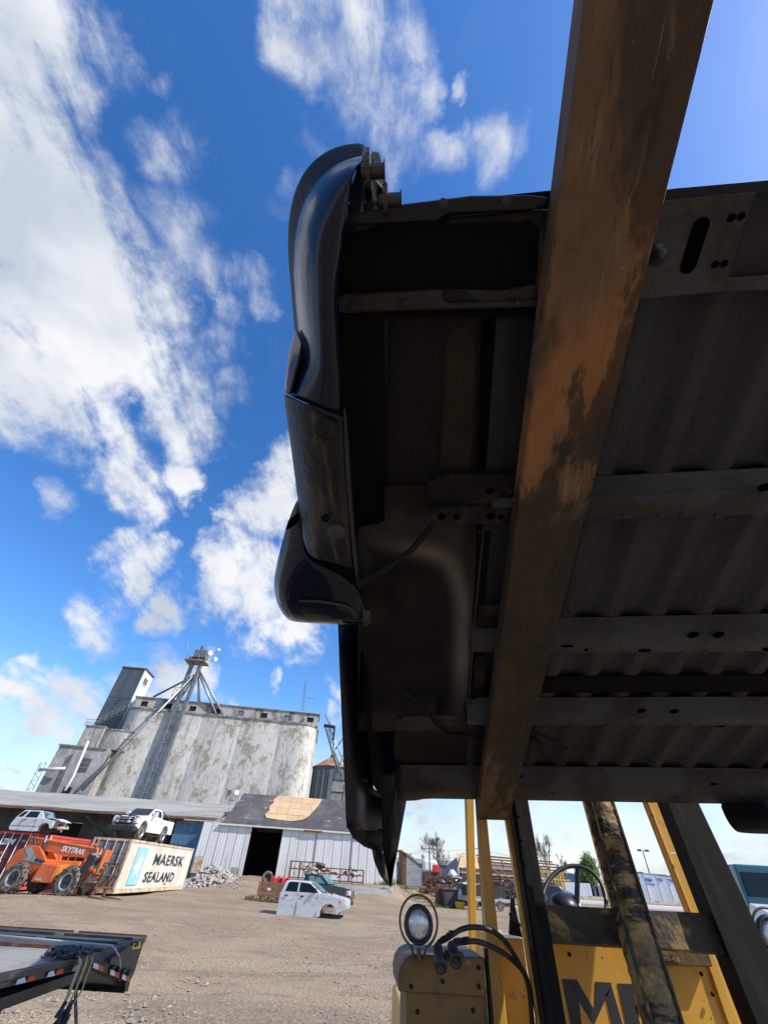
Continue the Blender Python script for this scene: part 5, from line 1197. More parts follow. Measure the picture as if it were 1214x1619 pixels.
for k, (px, py, Y, L2, lab) in enumerate(((655, 1398, 62, 4.2, 'brown timber beam lying left of the light pole in front of the blue building'), (700, 1406, 58, 5.0, 'long rusty beam lying in the scrap below the bare tree'), (728, 1414, 56, 3.2, 'short rusty beam lying behind the black bin'))):
    b = base(px, py, Y); solo(MB().beam(b + V((-L2/2, 0, .2)), b + V((L2/2, .6, .12)), .4, .36), 'steel_beam', 'rust', lab, 'beam', b, kind='thing')
def simple_vehicle(px, py, Y, L0, label, paint, yaw, name='parked_truck', cat='truck', scale=1.0, flat=False):
    t = thing(name, label, cat, local=True)
    prof = [(0, .35), (.6, .35)] + arch(.95, .36, .34, 176, 4, 8) + [(1.4, .35), (L0 - 1.35, .35)] + arch(L0 - .95, .36, .34, 176, 4, 8) + [(L0 - .5, .4), (L0, .5), (L0 - .02, .9), (L0 - .3, 1.02), (L0 - 1.3, 1.1), (0, 1.05)]
    shell(prof, .9, t, 'body', paint, .04)
    if not flat:
        g = [(.9, 1.03), (L0 - 1.2, 1.08), (L0 - 1.9, 1.62), (1.4, 1.64)]
        shell(g, .82, t, 'cabin', paint, .05, lambda x, z: 1 - .25*max(0, z - 1.05))
        for s in (-1, 1): MB().prism([(x, s*(.82*(1 - .25*(z - 1.05)) + .012), z) for x, z in ((1.25, 1.12), (L0 - 1.45, 1.14), (L0 - 1.95, 1.54), (1.5, 1.55))], (0, -s*.02, 0)).build('window', 'dglass', t)
    for x in (.95, L0 - .95):
        for s in (-1, 1): wheel(t, (x, s*.8, .32), (0, s, 0), .32, .2, 'rimgrey', n=16)
    b = base(px, py, Y); t.location = b; t.rotation_euler = (0, 0, yaw); t.scale = (scale,)*3
    return t
simple_vehicle(752, 1416, 52, 4.6, 'pale van with rounded windscreen between the yellow forklift posts', 'lightgrey', R_(100), 'parked_van', 'van', 1.0)
simple_vehicle(700, 1404, 69, 4.4, 'low black flatbed truck parked in front of the blue building', 'blackm', R_(5), scale=1.0, flat=True)
simple_vehicle(820, 1405, 60, 4.4, 'white wrecked pickup behind the black racks right of the posts', 'wreckwhite', R_(10), 'wrecked_pickup', 'wrecked car', 1.0)
wb = base(672, 1398, 67.5); wt = thing('wrapped_load', 'white and red wrapped load standing beside the light pole', 'load', wb)
MB(zrot(wb, .1)).box((-.3, -.5, 1.3), (1.6, .6, 2.5)).build('white_wrap', 'whitetxt', wt, bevel=.3); MB(zrot(wb, .1)).box((.9, -.58, 1.25), (1.75, .3, 2.1)).build('red_wrap', 'red', wt, bevel=.15); MB(zrot(wb, .1)).box((-.2, -.4, 0), (1.7, .5, 1.24)).build('frame_base', 'rust', wt)
bg0 = base(716, 1403, 64); solo(MB(zrot(bg0, .2)).loft([MB().ring((bg0.x*0, 0, z), (0, 0, 1), r, 10, z) for z, r in ((0, .55), (.6, .7), (1.3, .55), (1.7, .2))]), 'white_bag', 'whitetxt', 'tall white bulk bag standing in the scrap heap', 'bag', bg0, smooth=True)
# rows of boxy black racks
for k, (px, lab) in enumerate(((788, 'left black steel rack seen between the mast and the yellow post'), (806, 'middle black steel rack beside the forklift mast'), (824, 'right black steel rack nearest the forklift mast'))):
    rack('steel_rack', lab, base(px, 1412, 54), R_(6), 1.3, .8, 1.5, 3, 'blackm', junk=8, jm=('scrapdark',))
fb_ = base(768, 1424, 45); fl_ = thing('flat_trailer', 'low dark trailer with white edge behind the yellow post', 'trailer', fb_)
MB(zrot(fb_, R_(8))).box((-1.6, 0, .55), (2.2, 1.8, .72)).build('deck', 'lightgrey', fl_); MB(zrot(fb_, R_(8))).box((-1.5, .2, .8), (1.9, 1.6, 1.5)).build('load', 'scrapdark', fl_)
for x in (-1, 1.2): MB(zrot(fb_, R_(8))).lathe((x, 0, .32), (0, 1, 0), [(-.1, .18), (-.11, .28), (0, .32), (.11, .28), (.1, .18)], 16).build('wheel', 'tyre', fl_)
MB(zrot(fb_, R_(8))).beam((2.2, .3, .42), (3.0, .2, .30), .3, .12).build('white_ramp', 'whitetxt', fl_)
bnb = base(712, 1431, 47); bnt = thing('dark_bin', 'dark grey plastic bin with lid standing in front of the scrap', 'bin', bnb)
MB(zrot(bnb, R_(8))).hexa([(-.55, -.4, 0), (.5, -.4, 0), (.5, .4, 0), (-.55, .4, 0)], [(-.7, -.5, 1.05), (.62, -.5, 1.05), (.62, .5, 1.05), (-.7, .5, 1.05)]).build('body', 'ramp', bnt, bevel=.05)
MB(zrot(bnb, R_(8))).box((-.76, -.56, 1.06), (.68, .56, 1.16)).build('lid', 'ramp', bnt, bevel=.03)
rbx = base(699, 1428, 47.6); solo(MB(zrot(rbx, R_(5))).box((-.5, -.2, 0), (.6, .6, 1.4)), 'rusty_box', 'rust', 'rusty steel box left of the dark grey bin', 'box', rbx, bevel=.03)
yb0 = base(727, 1433, 46.2); solo(MB(zrot(yb0, .2)).hexa([(-.28, -.25, 0), (.28, -.25, 0), (.28, .25, 0), (-.28, .25, 0)], [(-.36, -.3, .42), (.36, -.3, .42), (.36, .3, .42), (-.36, .3, .42)]), 'yellow_tub', 'yellow', 'small yellow tub on the ground right of the dark bin', 'tub', yb0, bevel=.03)
# yellow uprights of a pallet rack behind the steering wheel
for k, px in enumerate((862, 874, 884, 893)):
    b = base(px, 1418, 40); t = thing('yellow_upright', ['leftmost', 'second', 'third', 'rightmost'][k] + ' of the thin yellow steel uprights seen through the steering wheel', 'upright', b, 'yellow rack uprights')
    h = P(px - 3, 1375 + k, 40).z - b.z
    for dx in (-.12, .12): MB().box((b.x + dx, b.y, b.z), (b.x + dx + .07, b.y + .07, b.z + h)).build('leg', 'yb', t)
    br = MB()
    for j in range(5): br.beam((b.x - .1, b.y + .03, b.z + h*j/5), (b.x + .14, b.y + .03, b.z + h*(j + 1)/5), .04, .04, (0, 1, 0))
    br.build('bracing', 'yb', t)
# grey fence panels and low pale building behind the wheel
fn = thing('panel_fence', 'grey blue panel fence seen through the right of the steering wheel', 'fence', base(930, 1415, 66))
for k in range(9):
    b = P(918 + k*7.5, 1400, 66); MB().box((b.x, 66, 0), (b.x + .85, 66.1, 2.1 + .05*(k % 2))).build('fence_panel', 'bluefar' if k % 3 else 'shed', fn)
pbw = base(905, 1412, 60); solo(MB().box((pbw.x - .8, 60, 0), (pbw.x + 2.2, 61, 2.2)), 'pale_block', 'whitesteel', 'plain pale block below the end of the skeletal barn', 'wall block', pbw, bevel=.02)
# moving company trailers
def movetrailer(k, px, label, big):
    b = P(px, 1397, 75); t = thing('box_trailer', label, 'trailer', (b.x, 75, 0), group='white moving trailers parked in a row')
    m = zrot((b.x, 75 + .5*k, 0), R_(-6))
    MB(m).box((0, 0, .9), (2.55, 9, 3.95 - .05*k)).build('box', 'trailw', t, bevel=.05)
    for x in (.02, 2.45): MB(m).box((x, -.02, .9), (x + .08, .0, 3.9 - .05*k)).build('corner_trim', 'lightgrey', t)
    MB(m).box((0, -.03, 3.82 - .05*k), (2.55, -.003, 3.93 - .05*k)).build('top_trim', 'rustedge' if k != 1 else 'lightgrey', t)
    MB(m).box((.1, -.03, .8), (2.5, 2, .9)).build('sill', 'tan', t)
    for x in (.4, 1.9):
        MB(m).lathe((x, 1.2, .5), (1, 0, 0), [(-.14, .25), (-.15, .46), (0, .5), (.15, .46), (.14, .25)], 16).build('wheel', 'tyre', t)
    fm = m @ frame((0, -.035, 0), (1, 0, 0), (0, 0, 1), (0, -1, 0))
    if big:
        text('Frisbie', fm @ Matrix.Translation((.15, 3.0, 0)), .62, 'bluetxt', t, bold=.02); text('Moving & Storage', fm @ Matrix.Translation((.15, 2.65, 0)), .26, 'bluetxt', t, bold=.01)
    else:
        text('UNITED', fm @ Matrix.Translation((.18, 3.1, 0)), .46, 'bluetxt', t, bold=.015); text('Van Lines', fm @ Matrix.Translation((.3, 2.75, 0)), .22, 'bluetxt', t, bold=.01)
    return t
movetrailer(0, 992, 'white trailer at the left of the row, partly behind the grimy cylinder', False)
movetrailer(1, 1014, 'white trailer in the row with large blue FRISBIE lettering', True)
movetrailer(2, 1034, 'white trailer directly right of the one with FRISBIE lettering', False)
movetrailer(3, 1055, 'white trailer right of centre in the row, under the thin light pole', False)
movetrailer(4, 1078, 'rightmost white trailer of the row, beside the yellow guard post', False)
# flat deck trailers in front of them
for k, (px, py, Y, lab) in enumerate(((935, 1433, 40, 'white flat deck seen low through the steering wheel'), (1050, 1446, 38, 'white flat deck seen low in front of the moving trailers'))):
    b = base(px, py, Y); t = thing('flat_deck', lab, 'trailer', b)
    MB().box((b.x - 2.6, b.y, .9), (b.x + 2.6, b.y + 2, 1.05)).build('deck', 'whitetxt', t); MB().box((b.x - 2.6, b.y + 2.1, 1.15), (b.x + 2.9, b.y + 2.3, 1.3)).build('side_rail', 'tan', t)
    for x in (-1.8, 1.8): MB().lathe((b.x + x, b.y, .45), (0, 1, 0), [(-.1, .2), (-.11, .4), (0, .45), (.11, .4), (.1, .2)], 16).build('wheel', 'tyre', t)
lpb = P(1031, 1396, 92); lp_ = thing('light_pole', 'tall thin light pole with two small heads rising behind white trailers', 'light pole', (lpb.x, 92, 0))
lt = P(1018, 1346, 92); MB().cyl((lpb.x, 92, 0), (lpb.x, 92, lt.z), .14, .08, 8).build('pole', 'pipe', lp_)
MB().beam((lpb.x - .7, 92, lt.z), (lpb.x + .7, 92, lt.z + .1), .12, .10).build('arm', 'pipe', lp_)
for dx in (-.7, .7): MB().box((lpb.x + dx - .25, 91.6, lt.z - .05), (lpb.x + dx + .25, 92, lt.z + .25)).build('light_head', 'rustwood', lp_)
# power poles and wires
pw = [P(-200, 1330, 150), P(756, 1342, 150), P(1300, 1395, 150)]
t = thing('power_pole', 'distant power pole with crossarms above the skeletal barn', 'power pole', (pw[1].x, 150, 0))
MB().cyl((pw[1].x, 150, 0), (pw[1].x, 150, pw[1].z + 1), .18, .12, 8).build('pole', 'pipe', t)
for dz in (0, -1.6): MB().beam((pw[1].x - 1.6, 150, pw[1].z + dz), (pw[1].x + 1.6, 150, pw[1].z + dz), .14, .14).build('crossarm', 'pipe', t)
for k, dz in enumerate((0, -1.6)):
    mb = MB()
    for s in (0, 1):
        a, b = pw[s] + V((0, 0, dz)), pw[s + 1] + V((0, 0, dz)); mb.tube([a.lerp(b, i/10) - V((0, 0, 3.0*4*(i/10)*(1 - i/10))) for i in range(11)], .035, 3)
    solo(mb, 'power_line', 'pipe', ['upper thin power line crossing the sky low on the horizon', 'lower thin power line crossing the sky low on the horizon'][k], 'power line', pw[1])
# grey building far right and teal lorry
fgx = P(1150, 1384, 100); gb = thing('grey_building', 'low grey metal building at the right edge behind the teal truck', 'building', (fgx.x, 100, 0))
for k in range(7): MB().box((fgx.x - 4 + k*5, 100 + .04*(k % 2), 0), (fgx.x + .95 - 4 + k*5 + 4, 101, 4.6)).build('siding_panel', 'lightgrey', gb)
MB().box((fgx.x - 4, 99.8, 4.61), (fgx.x + 31, 106, 5.2)).build('roof', 'shed', gb)
tl0 = base(1188, 1472, 22); tt = thing('semi_truck', 'teal semi truck cab with pale hood at the far right', 'truck', tl0)
tm = zrot((P(1174, 1410, 22).x, 22, 0), R_(-12))
MB(tm).hexa([(0, 0, 1.35), (2.4, 0, 1.35), (2.4, 2.3, 1.35), (0, 2.3, 1.35)], [(.12, .12, 2.75), (2.4, .12, 2.75), (2.4, 2.2, 2.75), (.12, 2.2, 2.75)]).build('cab', 'teal', tt, bevel=.08)
MB(tm).prism([(.15, -.02, 1.75), (1.6, -.02, 1.75), (1.6, .06, 2.5), (.22, .06, 2.5)], (0, -.02, 0)).build('windscreen', 'glass', tt)
MB(tm).hexa([(-.1, -1.4, 1.0), (2.5, -1.4, 1.0), (2.5, -.01, 1.0), (-.1, -.01, 1.0)], [(0, -1.35, 1.3), (2.4, -1.35, 1.3), (2.4, -.01, 1.55), (0, -.01, 1.55)]).build('hood', 'carwhite', tt, bevel=.06)
MB(tm).box((0, -1.5, .5), (2.4, -1.42, 1.05)).build('bumper', 'chrome', tt, bevel=.04)
MB(tm).tube([(-.16, .3, 1.2), (-.16, .3, 2.7), (-.12, .3, 2.9)], .035, 6).build('exhaust', 'lightgrey', tt)
MB(tm).box((-.35, .0, 1.9), (-.2, .12, 2.35)).build('side_mirror', 'blackm', tt)
MB(tm).lathe((.1, -.7, .5), (1, 0, 0), [(-.15, .28), (-.16, .46), (0, .5), (.16, .46), (.15, .28)], 18).build('wheel', 'tyre', tt)

# ------------------------------------------------------------------ forklift facing us under the raised bed
D_ = w_of(V((93, -943, 615))).normalized(); T0 = -w_of(V((-7766, -286, 615))).normalized()
T_ = (T0 - T0.dot(D_)*D_).normalized(); N_ = T_.cross(D_).normalized()
if N_.z < 0: N_ = -N_
BM = frame(CAM, T_, D_, N_)                        # mast / fork / bed frame: u across, v away from us, w up
def bl(px, py):
    r = ray(px, py); return V((r.dot(T_), r.dot(D_), r.dot(N_)))
def BU(px, py, u): r = bl(px, py); return r*(u/r.x)
def BV(px, py, v): r = bl(px, py); return r*(v/r.y)
def BW(px, py, w): r = bl(px, py); return r*(w/r.z)
fk = thing('forklift', 'old yellow forklift with dark greasy mast holding the truck bed up on its fork', 'forklift', (1.3, 3.3, 0))
# fork: long brown blade whose underside we see
fw0, fw1 = .830, .882
fl0, fl1 = BW(925, -40, fw0), BW(755, 1278, fw0); fr0, fr1 = BW(1138, -40, fw0), BW(805, 1297, fw0)
mb = MB(BM); nseg = 40; rings = []
rnd = random.Random(3)
v0, v1 = -.34, fr1.y
uL0, uL1, uR0, uR1 = BW(925, 0, fw0).x, BW(757, 1270, fw0).x, BW(1130, 0, fw0).x, BW(806, 1290, fw0).x
for k in range(nseg + 1):
    t = k/nseg; v = v0 + (v1 - v0)*t
    a, b = uL0 + (uL1 - uL0)*t, uR0 + (uR1 - uR0)*t
    c = .004; j = lambda: rnd.uniform(-.0012, .0012)
    z1 = fw1
    rings.append([V((a + c, v, fw0 + j())), V((b - .001, v, fw0 + j())), V((b, v, fw0 + .0015)), V((b - .006, v, z1)), V((a, v, z1)), V((a + j(), v, fw0 + c))])
rings[-1] = [V((p.x, p.y + (.0 if p.z < fw0 + .01 else -.02), p.z)) for p in rings[-1]]
heel = [V((p.x*1 + (.006 if i in (0, 5, 4) else -.006), p.y + .03, p.z + (.022 if p.z < fw0 + .01 else 0))) for i, p in enumerate(rings[-1])]
mb.loft(rings + [heel]); fo = mb.build('fork', 'forkm', fk)
MB(BM).box((uL1 + .01, v1 - .02, fw1 + .001), (uR1 - .01, v1 + .05, fw1 + .35)).build('fork_shank', 'mastm', fk)
# mast rails (two channels), carriage is above the bed
MV = 2.80
def rail(pts_l, pts_r, depth, name, material, v=MV, **k):
    a = [BV(*p, v) for p in pts_l]; b = [BV(*p, v) for p in pts_r]
    d0_, d1_ = (a[0] - a[-1]), (b[0] - b[-1])
    a = [a[0] + d0_*.9] + a + [a[-1] - d0_*1.3]; b = [b[0] + d1_*.9] + b + [b[-1] - d1_*1.3]
    mb = MB(BM); mb.loft([[p, q, q + V((0, depth, 0)), p + V((0, depth, 0))] for p, q in zip(a, b)]); return mb.build(name, material, fk, **k)
rail([(807, 1262), (861, 1618)], [(834, 1262), (895, 1618)], .14, 'mast_rail', 'mastm', bevel=.004)
rail([(812, 1262), (866, 1618)], [(820, 1262), (876, 1618)], .02, 'mast_rail_lip', 'mastm', v=MV - .03, bevel=.003)
rail([(1054, 1267), (1150, 1506)], [(1103, 1267), (1216, 1506)], .14, 'mast_rail', 'mastm', bevel=.004)
rail([(1054, 1267), (1150, 1506)], [(1070, 1267), (1170, 1506)], .02, 'mast_rail_lip', 'mastm', v=MV - .03, bevel=.003)
rail([(799, 1290), (851, 1618)], [(812, 1290), (864, 1618)], .08, 'mast_side_plate', 'yel', v=MV + .16, bevel=.003)
# crossbar
q = [BV(860, 1430, MV + .03), BV(1126, 1444, MV + .03), BV(1150, 1507, MV + .03), BV(868, 1488, MV + .03)]
mb = MB(BM); mb.prism(q, (0, .05, 0)); mb.build('crossbar', 'cross', fk, bevel=.003)
# lift cylinder with its grimy ribs
ca, cb_ = (BV(923, 1264, MV - .06) + BV(966, 1265, MV - .06))*.5, (BV(1018, 1619, MV - .06) + BV(1074, 1619, MV - .06))*.5
cr0 = (BV(966, 1265, MV - .06) - BV(923, 1264, MV - .06)).length*.5; dcy = (cb_ - ca)
mb = MB(BM); pr = []; nn = 90
rnd = random.Random(8)
for k in range(nn):
    t = -.5 + 1.9*k/nn; pr.append((t, cr0*(1 + (.045 if k % 3 == 0 else 0) + rnd.uniform(-.02, .02))))
mb.loft([mb.ring(ca + dcy*t, dcy, r, 20) for t, r in pr]); mb.build('lift_cylinder', 'cyl', fk, smooth=True)
for s in (-.75, .82): 
    a = MB(BM); a.tube([ca + dcy*(-.4) + V((cr0*s, -cr0*.75, 0)), ca + dcy*1.3 + V((cr0*s, -cr0*.75, 0))], cr0*.10, 6); a.build('chain_edge', 'cross', fk)
# overhead guard posts
def post(a, b, w0, w1, Y, name='guard_post', ext=(1.2, .6), dep=.08, material='yel'):
    p0, p1 = P(a[0], a[1], Y), P(b[0], b[1], Y); q0, q1 = P(a[0] + w0, a[1], Y), P(b[0] + w1, b[1], Y)
    d = p0 - p1; e = q0 - q1
    P0, Q0, P1, Q1 = p0 + d*ext[0], q0 + e*ext[0], p1 - d*ext[1], q1 - e*ext[1]
    return MB().hexa([P1, Q1, Q1 + V((0, dep, 0)), P1 + V((0, dep, 0))], [P0, Q0, Q0 + V((0, dep, 0)), P0 + V((0, dep, 0))]).build(name, material, fk, bevel=.006)
post((757, 1300), (776, 1600), 13.5, 24, 3.02, ext=(.5, .2))
post((736.5, 1262), (744, 1500), 12.5, 10.5, 4.3, ext=(.5, .1))
post((926, 1268), (973, 1442), 22, 24, 4.2, ext=(.4, .2))
post((1022, 1268), (1090, 1442), 25, 29, 3.15, ext=(.5, .1), dep=.06)
post((1022, 1268), (1090, 1442), 4, 5, 3.12, name='post_flange', ext=(.5, .1), dep=.03)
MB().prism([P(x, y, 3.10) for x, y in ((1058, 1347), (1080, 1348), (1080, 1350.5), (1058, 1349.5))], (0, -.005, 0)).build('cable_tie', 'whitetxt', fk)
# overhead guard roof bars, above the bed
for k in range(2): MB().beam(P(760, 1290, 3.02).xyz*1 + V((0, .1 + 1.1*k, 1.1)), P(1040, 1290, 3.1) + V((.0, .1 + 1.1*k, 1.1)), .05, .08).build('guard_roof_bar', 'yel', fk)
# cowl panel with lettering
CYW = 3.10
pc = [(856, 1484), (1126, 1506), (1200, 1660), (850, 1660)]
MB().prism([P(*p, CYW) for p in pc], (0, .05, 0)).build('cowl_panel', 'yel', fk)
MB().prism([P(*p, CYW - .02) for p in ((1112, 1504), (1126, 1506), (1176, 1640), (1158, 1640))], (0, .05, 0)).build('cowl_edge', 'yel', fk, bevel=.004)
MB().prism([P(*p, CYW - .06) for p in ((1040, 1502), (1120, 1506), (1127, 1529), (1044, 1527))], (0, .055, 0)).build('hand_rail_box', 'yelgrease', fk, bevel=.006)
MB().prism([P(*p, CYW - .064) for p in ((1046, 1510), (1070, 1512), (1074, 1522), (1049, 1521))], (0, .003, 0)).build('data_plate', 'letter', fk)
lm_ = frame(P(1050, 1519.5, CYW - .067), (P(1072, 1521, CYW) - P(1050, 1519.5, CYW)), (0, 0, 1), (0, -1, 0)); text('MP-450', lm_, .026, 'tan', fk, depth=.0005)
# big black letters drawn as strokes on the panel plane
def stroke(pts): MB().prism([P(x, y, CYW - .004) for x, y in pts], (0, .003, 0)).build('lettering', 'letter', fk)
stroke([(888, 1548), (912, 1549), (921, 1640), (906, 1640)]); stroke([(911.5, 1549), (940, 1598), (938, 1622), (902, 1560)])
stroke([(940, 1598), (941, 1552), (966, 1554), (966, 1560), (938, 1622)]); stroke([(956, 1570), (966, 1558), (990, 1640), (972, 1640)])
stroke([(976, 1555), (998, 1556), (1016, 1640), (994, 1640)]); stroke([(998, 1556), (1030, 1558), (1032, 1572), (1001, 1571)]); stroke([(1003, 1590), (1030, 1592), (1032, 1604), (1006, 1603)])
# body side panel between post and mast
MB().prism([P(*p, 3.16) for p in ((782, 1482), (826, 1484), (850, 1660), (786, 1660))], (0, .5, 0)).build('side_panel', 'yel', fk, bevel=.006)
MB().prism([P(*p, 3.12) for p in ((806, 1478), (809, 1420), (812, 1420), (815, 1438), (826, 1482))], (0, .03, 0)).build('lever_bracket', 'mastm', fk)
kb = P(809, 1447, 3.0); mb = MB(); mb.tube([P(806, 1443, 3.0), P(812, 1452, 3.0), P(818, 1457, 3.0)], [.012, .015, .006], 8); mb.tube([P(817, 1456, 3.0), P(826, 1468, 3.02)], .005, 5); mb.build('lever', 'blackp', fk, smooth=True)
# fender box in front, with overhanging hood lip
FY = 2.86
lipo = [(630, 1568), (629, 1545), (632, 1528), (640, 1515), (652, 1509), (766, 1514), (768, 1577)]
fpts = [P(x, y, FY) for x, y in lipo]
MB().prism(fpts, (0, .42, 0)).build('fender', 'yelgrease', fk, bevel=.006)
MB().prism([P(x, y, FY + .03) for x, y in ((642, 1560), (768, 1560), (775, 1680), (642, 1680))], (0, .38, 0)).build('fender_lower', 'yelgrease', fk, bevel=.004)
MB().prism([P(x, y, FY - .012) for x, y in ((768, 1500), (771, 1500), (786, 1680), (780, 1680))], (0, .05, 0)).build('fender_seam', 'mastm', fk)
MB().box((P(640, 1600, FY).x + .05, FY + .05, .2), (P(1200, 1600, FY).x, 4.6, 1.02)).build('body', 'yel', fk, bevel=.03)
MB().lathe((P(660, 1619, FY).x + .1, FY + .62, .45), (1, 0, 0), [(-.15, .3), (-.16, .42), (0, .45), (.16, .42), (.15, .3)], 26).build('wheel', 'tyre', fk)
MB().lathe((P(1180, 1619, FY).x, FY + .62, .45), (1, 0, 0), [(-.15, .3), (-.16, .42), (0, .45), (.16, .42), (.15, .3)], 26).build('wheel', 'tyre', fk)
# headlamps with guard rings
def headlamp(px, py, rx, ry, gx, gy, Y, label=None):
    c = P(px, py, Y); rr = abs((P(px + rx, py, Y) - c).length)
    n_ = V((-.10, -1, .0)).normalized()
    sx = .5*((P(px + rx, py, Y) - P(px - rx, py, Y)).length); sz = .5*((P(px, py - ry, Y) - P(px, py + ry, Y)).length)
    r = (sx + sz)/2
    o = MB(); o.lathe(c, n_, [(-.09, .02), (-.085, r*.55), (-.03, r*.92), (.0, r*1.02), (.012, r*.98), (.012, r*.80), (-.004, r*.80)], 36); ho = o.build('headlamp', 'blackp', fk, smooth=True)
    o = MB(); o.lathe(c, n_, [(.012, .001), (.011, r*.4), (.006, r*.65), (-.002, r*.80), (-.03, r*.6), (-.035, .001)], 36); o.build('lens', 'lens', ho, smooth=True)
    gr_ = MB(); g = r*gx/rx
    pts = []
    ax = n_; a = V((0, 0, 1)); b = ax.cross(a).normalized(); a = b.cross(ax)
    for k in range(41):
        t = R_(-90 + 24) + (2*math.pi - R_(48))*k/40
        pts.append(c + n_*.01 + b*g*math.cos(t)*1.0 + a*(g*math.sin(t)*1.0 + g*.12))
    base_ = c - a*(g*1.22) 
    pts = [base_ + b*.02] + pts + [base_ - b*.02]
    gr_.tube(pts, .0055, 6); gr_.build('lamp_guard', 'ringm', ho, smooth=True)
    MB().beam(base_ + a*.035, base_ - a*.012, .05, .02).build('lamp_bracket', 'yelgrease', ho, bevel=.004)
headlamp(661.5, 1461, 23, 32, 30, 44, FY - .02)
headlamp(1226, 1482, 23, 32, 27, 44, FY - .02)
# hoses and their fittings on the fender
def pxs(pts, Y0, Y1): return [P(x, y, Y0 + (Y1 - Y0)*i/(len(pts) - 1)) for i, (x, y) in enumerate(pts)]
def smooth_path(p, n=6):
    o = []
    for i in range(len(p) - 1):
        a, b, c, d = p[max(i-1, 0)], p[i], p[i+1], p[min(i+2, len(p)-1)]
        for k in range(n):
            t = k/n; o.append(.5*((2*b) + (c - a)*t + (2*a - 5*b + 4*c - d)*t*t + (3*b - a - 3*c + d)*t**3))
    o.append(p[-1]); return o
h1 = smooth_path(pxs([(692, 1500), (694, 1490), (706, 1484), (730, 1469), (754, 1466), (778, 1472), (798, 1488), (813, 1510), (823, 1528), (833, 1549), (838, 1580), (843, 1640)], 2.74, 2.95))
h2 = smooth_path(pxs([(716, 1502), (715, 1492), (731, 1490), (750, 1488), (771, 1494), (794, 1506), (814, 1522), (829, 1541), (837, 1575), (842, 1640)], 2.74, 2.93))
for i, h in enumerate((h1, h2)):
    MB().tube(h, .011, 8).build('hydraulic_hose', 'rubber', fk, smooth=True)
    for k in range(9): 
        q = h[6 + k]; MB().tube([q + V((-.012, 0, -.012 + .003*k)), q + V((.012, 0, .014)), q + V((0, -.012, 0))], .006, 5).build('hose_wrap', 'rubber', fk)
for (x, y, x2, y2) in ((692, 1498, 697, 1530), (714, 1496, 721, 1520)):
    a, b = P(x, y, 2.74), P(x2, y2, 2.66); MB().lathe(a, b - a, [(-.01, .014), (0, .022), ((b-a).length*.5, .026), ((b-a).length, .028), ((b-a).length, .018), ((b-a).length*.8, .016)], 14).build('hose_fitting', 'rubber', fk, smooth=True)
for (x, y) in ((705, 1508), (728, 1511)): c = P(x, y, 2.76); MB().lathe(c, (0, -1, .2), [(-.05, .008), (0, .012), (.02, .012)], 10).build('bolt', 'blackp', fk)
MB().tube(smooth_path(pxs([(697, 1525), (705, 1515), (716, 1512), (728, 1512)], 2.8, 2.8)), .014, 6).build('hose_clamp', 'blackp', fk)
# steering wheel and cowl, seat
swY = 3.55; pts = []
for k in range(49):
    t = 2*math.pi*k/48; pts.append(P(907 + 51*math.cos(t), 1431 - 62*math.sin(t), swY + .12*math.sin(t)))
sw = MB().tube(pts, .0135, 10).build('steering_wheel', 'blackp', fk, smooth=True)
hub = P(911, 1446, swY - .02)
for (x, y) in ((913, 1372), (862, 1455), (958, 1458)): MB().beam(P(x, y, swY + (.11 if y < 1400 else 0)), hub, .03, .012).build('spoke', 'blackp', sw)
MB().lathe(P(893, 1436, swY + .05), (.1, -.3, 1), [(-.3, .05), (0, .09), (.04, .085), (.07, .04)], 20).build('steering_column', 'blackp', fk, smooth=True)
MB().lathe(P(899, 1432, swY + .06), (-.2, -1, .5), [(-.02, .075), (.01, .075), (.012, .06), (-.02, .06)], 24).build('gauge_ring', 'chrome', fk, smooth=True)
c = P(870, 1428, 4.3); mb = MB(); mb.loft([[c + V((x*s, y, z)) for x, y in ((-.08, 0), (.15, 0), (.17, .12), (-.08, .12))] for s, z in ((1, -.4), (1, .0), (.95, .06), (.75, .10), (.4, .12))]); mb.build('seat_back', 'vinyl', fk, smooth=False, bevel=.03)
MB().box(c + V((-.1, -.3, -.6)), c + V((.3, .0, -.45))).build('seat', 'vinyl', fk, bevel=.04)
MB().beam(P(858, 1414, 3.8), P(864, 1424, 3.8), .01, .03).build('chrome_trim', 'chrome', fk)

# ------------------------------------------------------------------ the raised pickup truck bed, seen from below
bed = thing('truck_bed', 'upturned view of a navy pickup truck bed with dusty black underside raised overhead', 'truck bed', tuple(BM @ V((.8, 1.15, .95))))
WF = .945
uF0, uF1 = .19, 1.46; vR, vF = -.05, 2.37
# corrugated floor pan
mb = MB(BM); us = []; pitch = .148; k = 0; u = uF0
while u < 1.62:
    us += [(u, 0), (u + .030, 0), (u + .052, .020), (u + .118, .020), (u + .140, 0)]; u += pitch
rows = []
for j in range(60):
    v = vR + (vF - vR)*j/59
    rows.append([V((a, v, WF + h*ss(0, .03, min(abs(v - vR), abs(vF - v))) + .0018*noise.noise(V((a*7, v*5, 2))))) for a, h in us])
mb.grid(rows); mb.build('floor_panel', 'bedfloor', bed, smooth=True, angle=30)
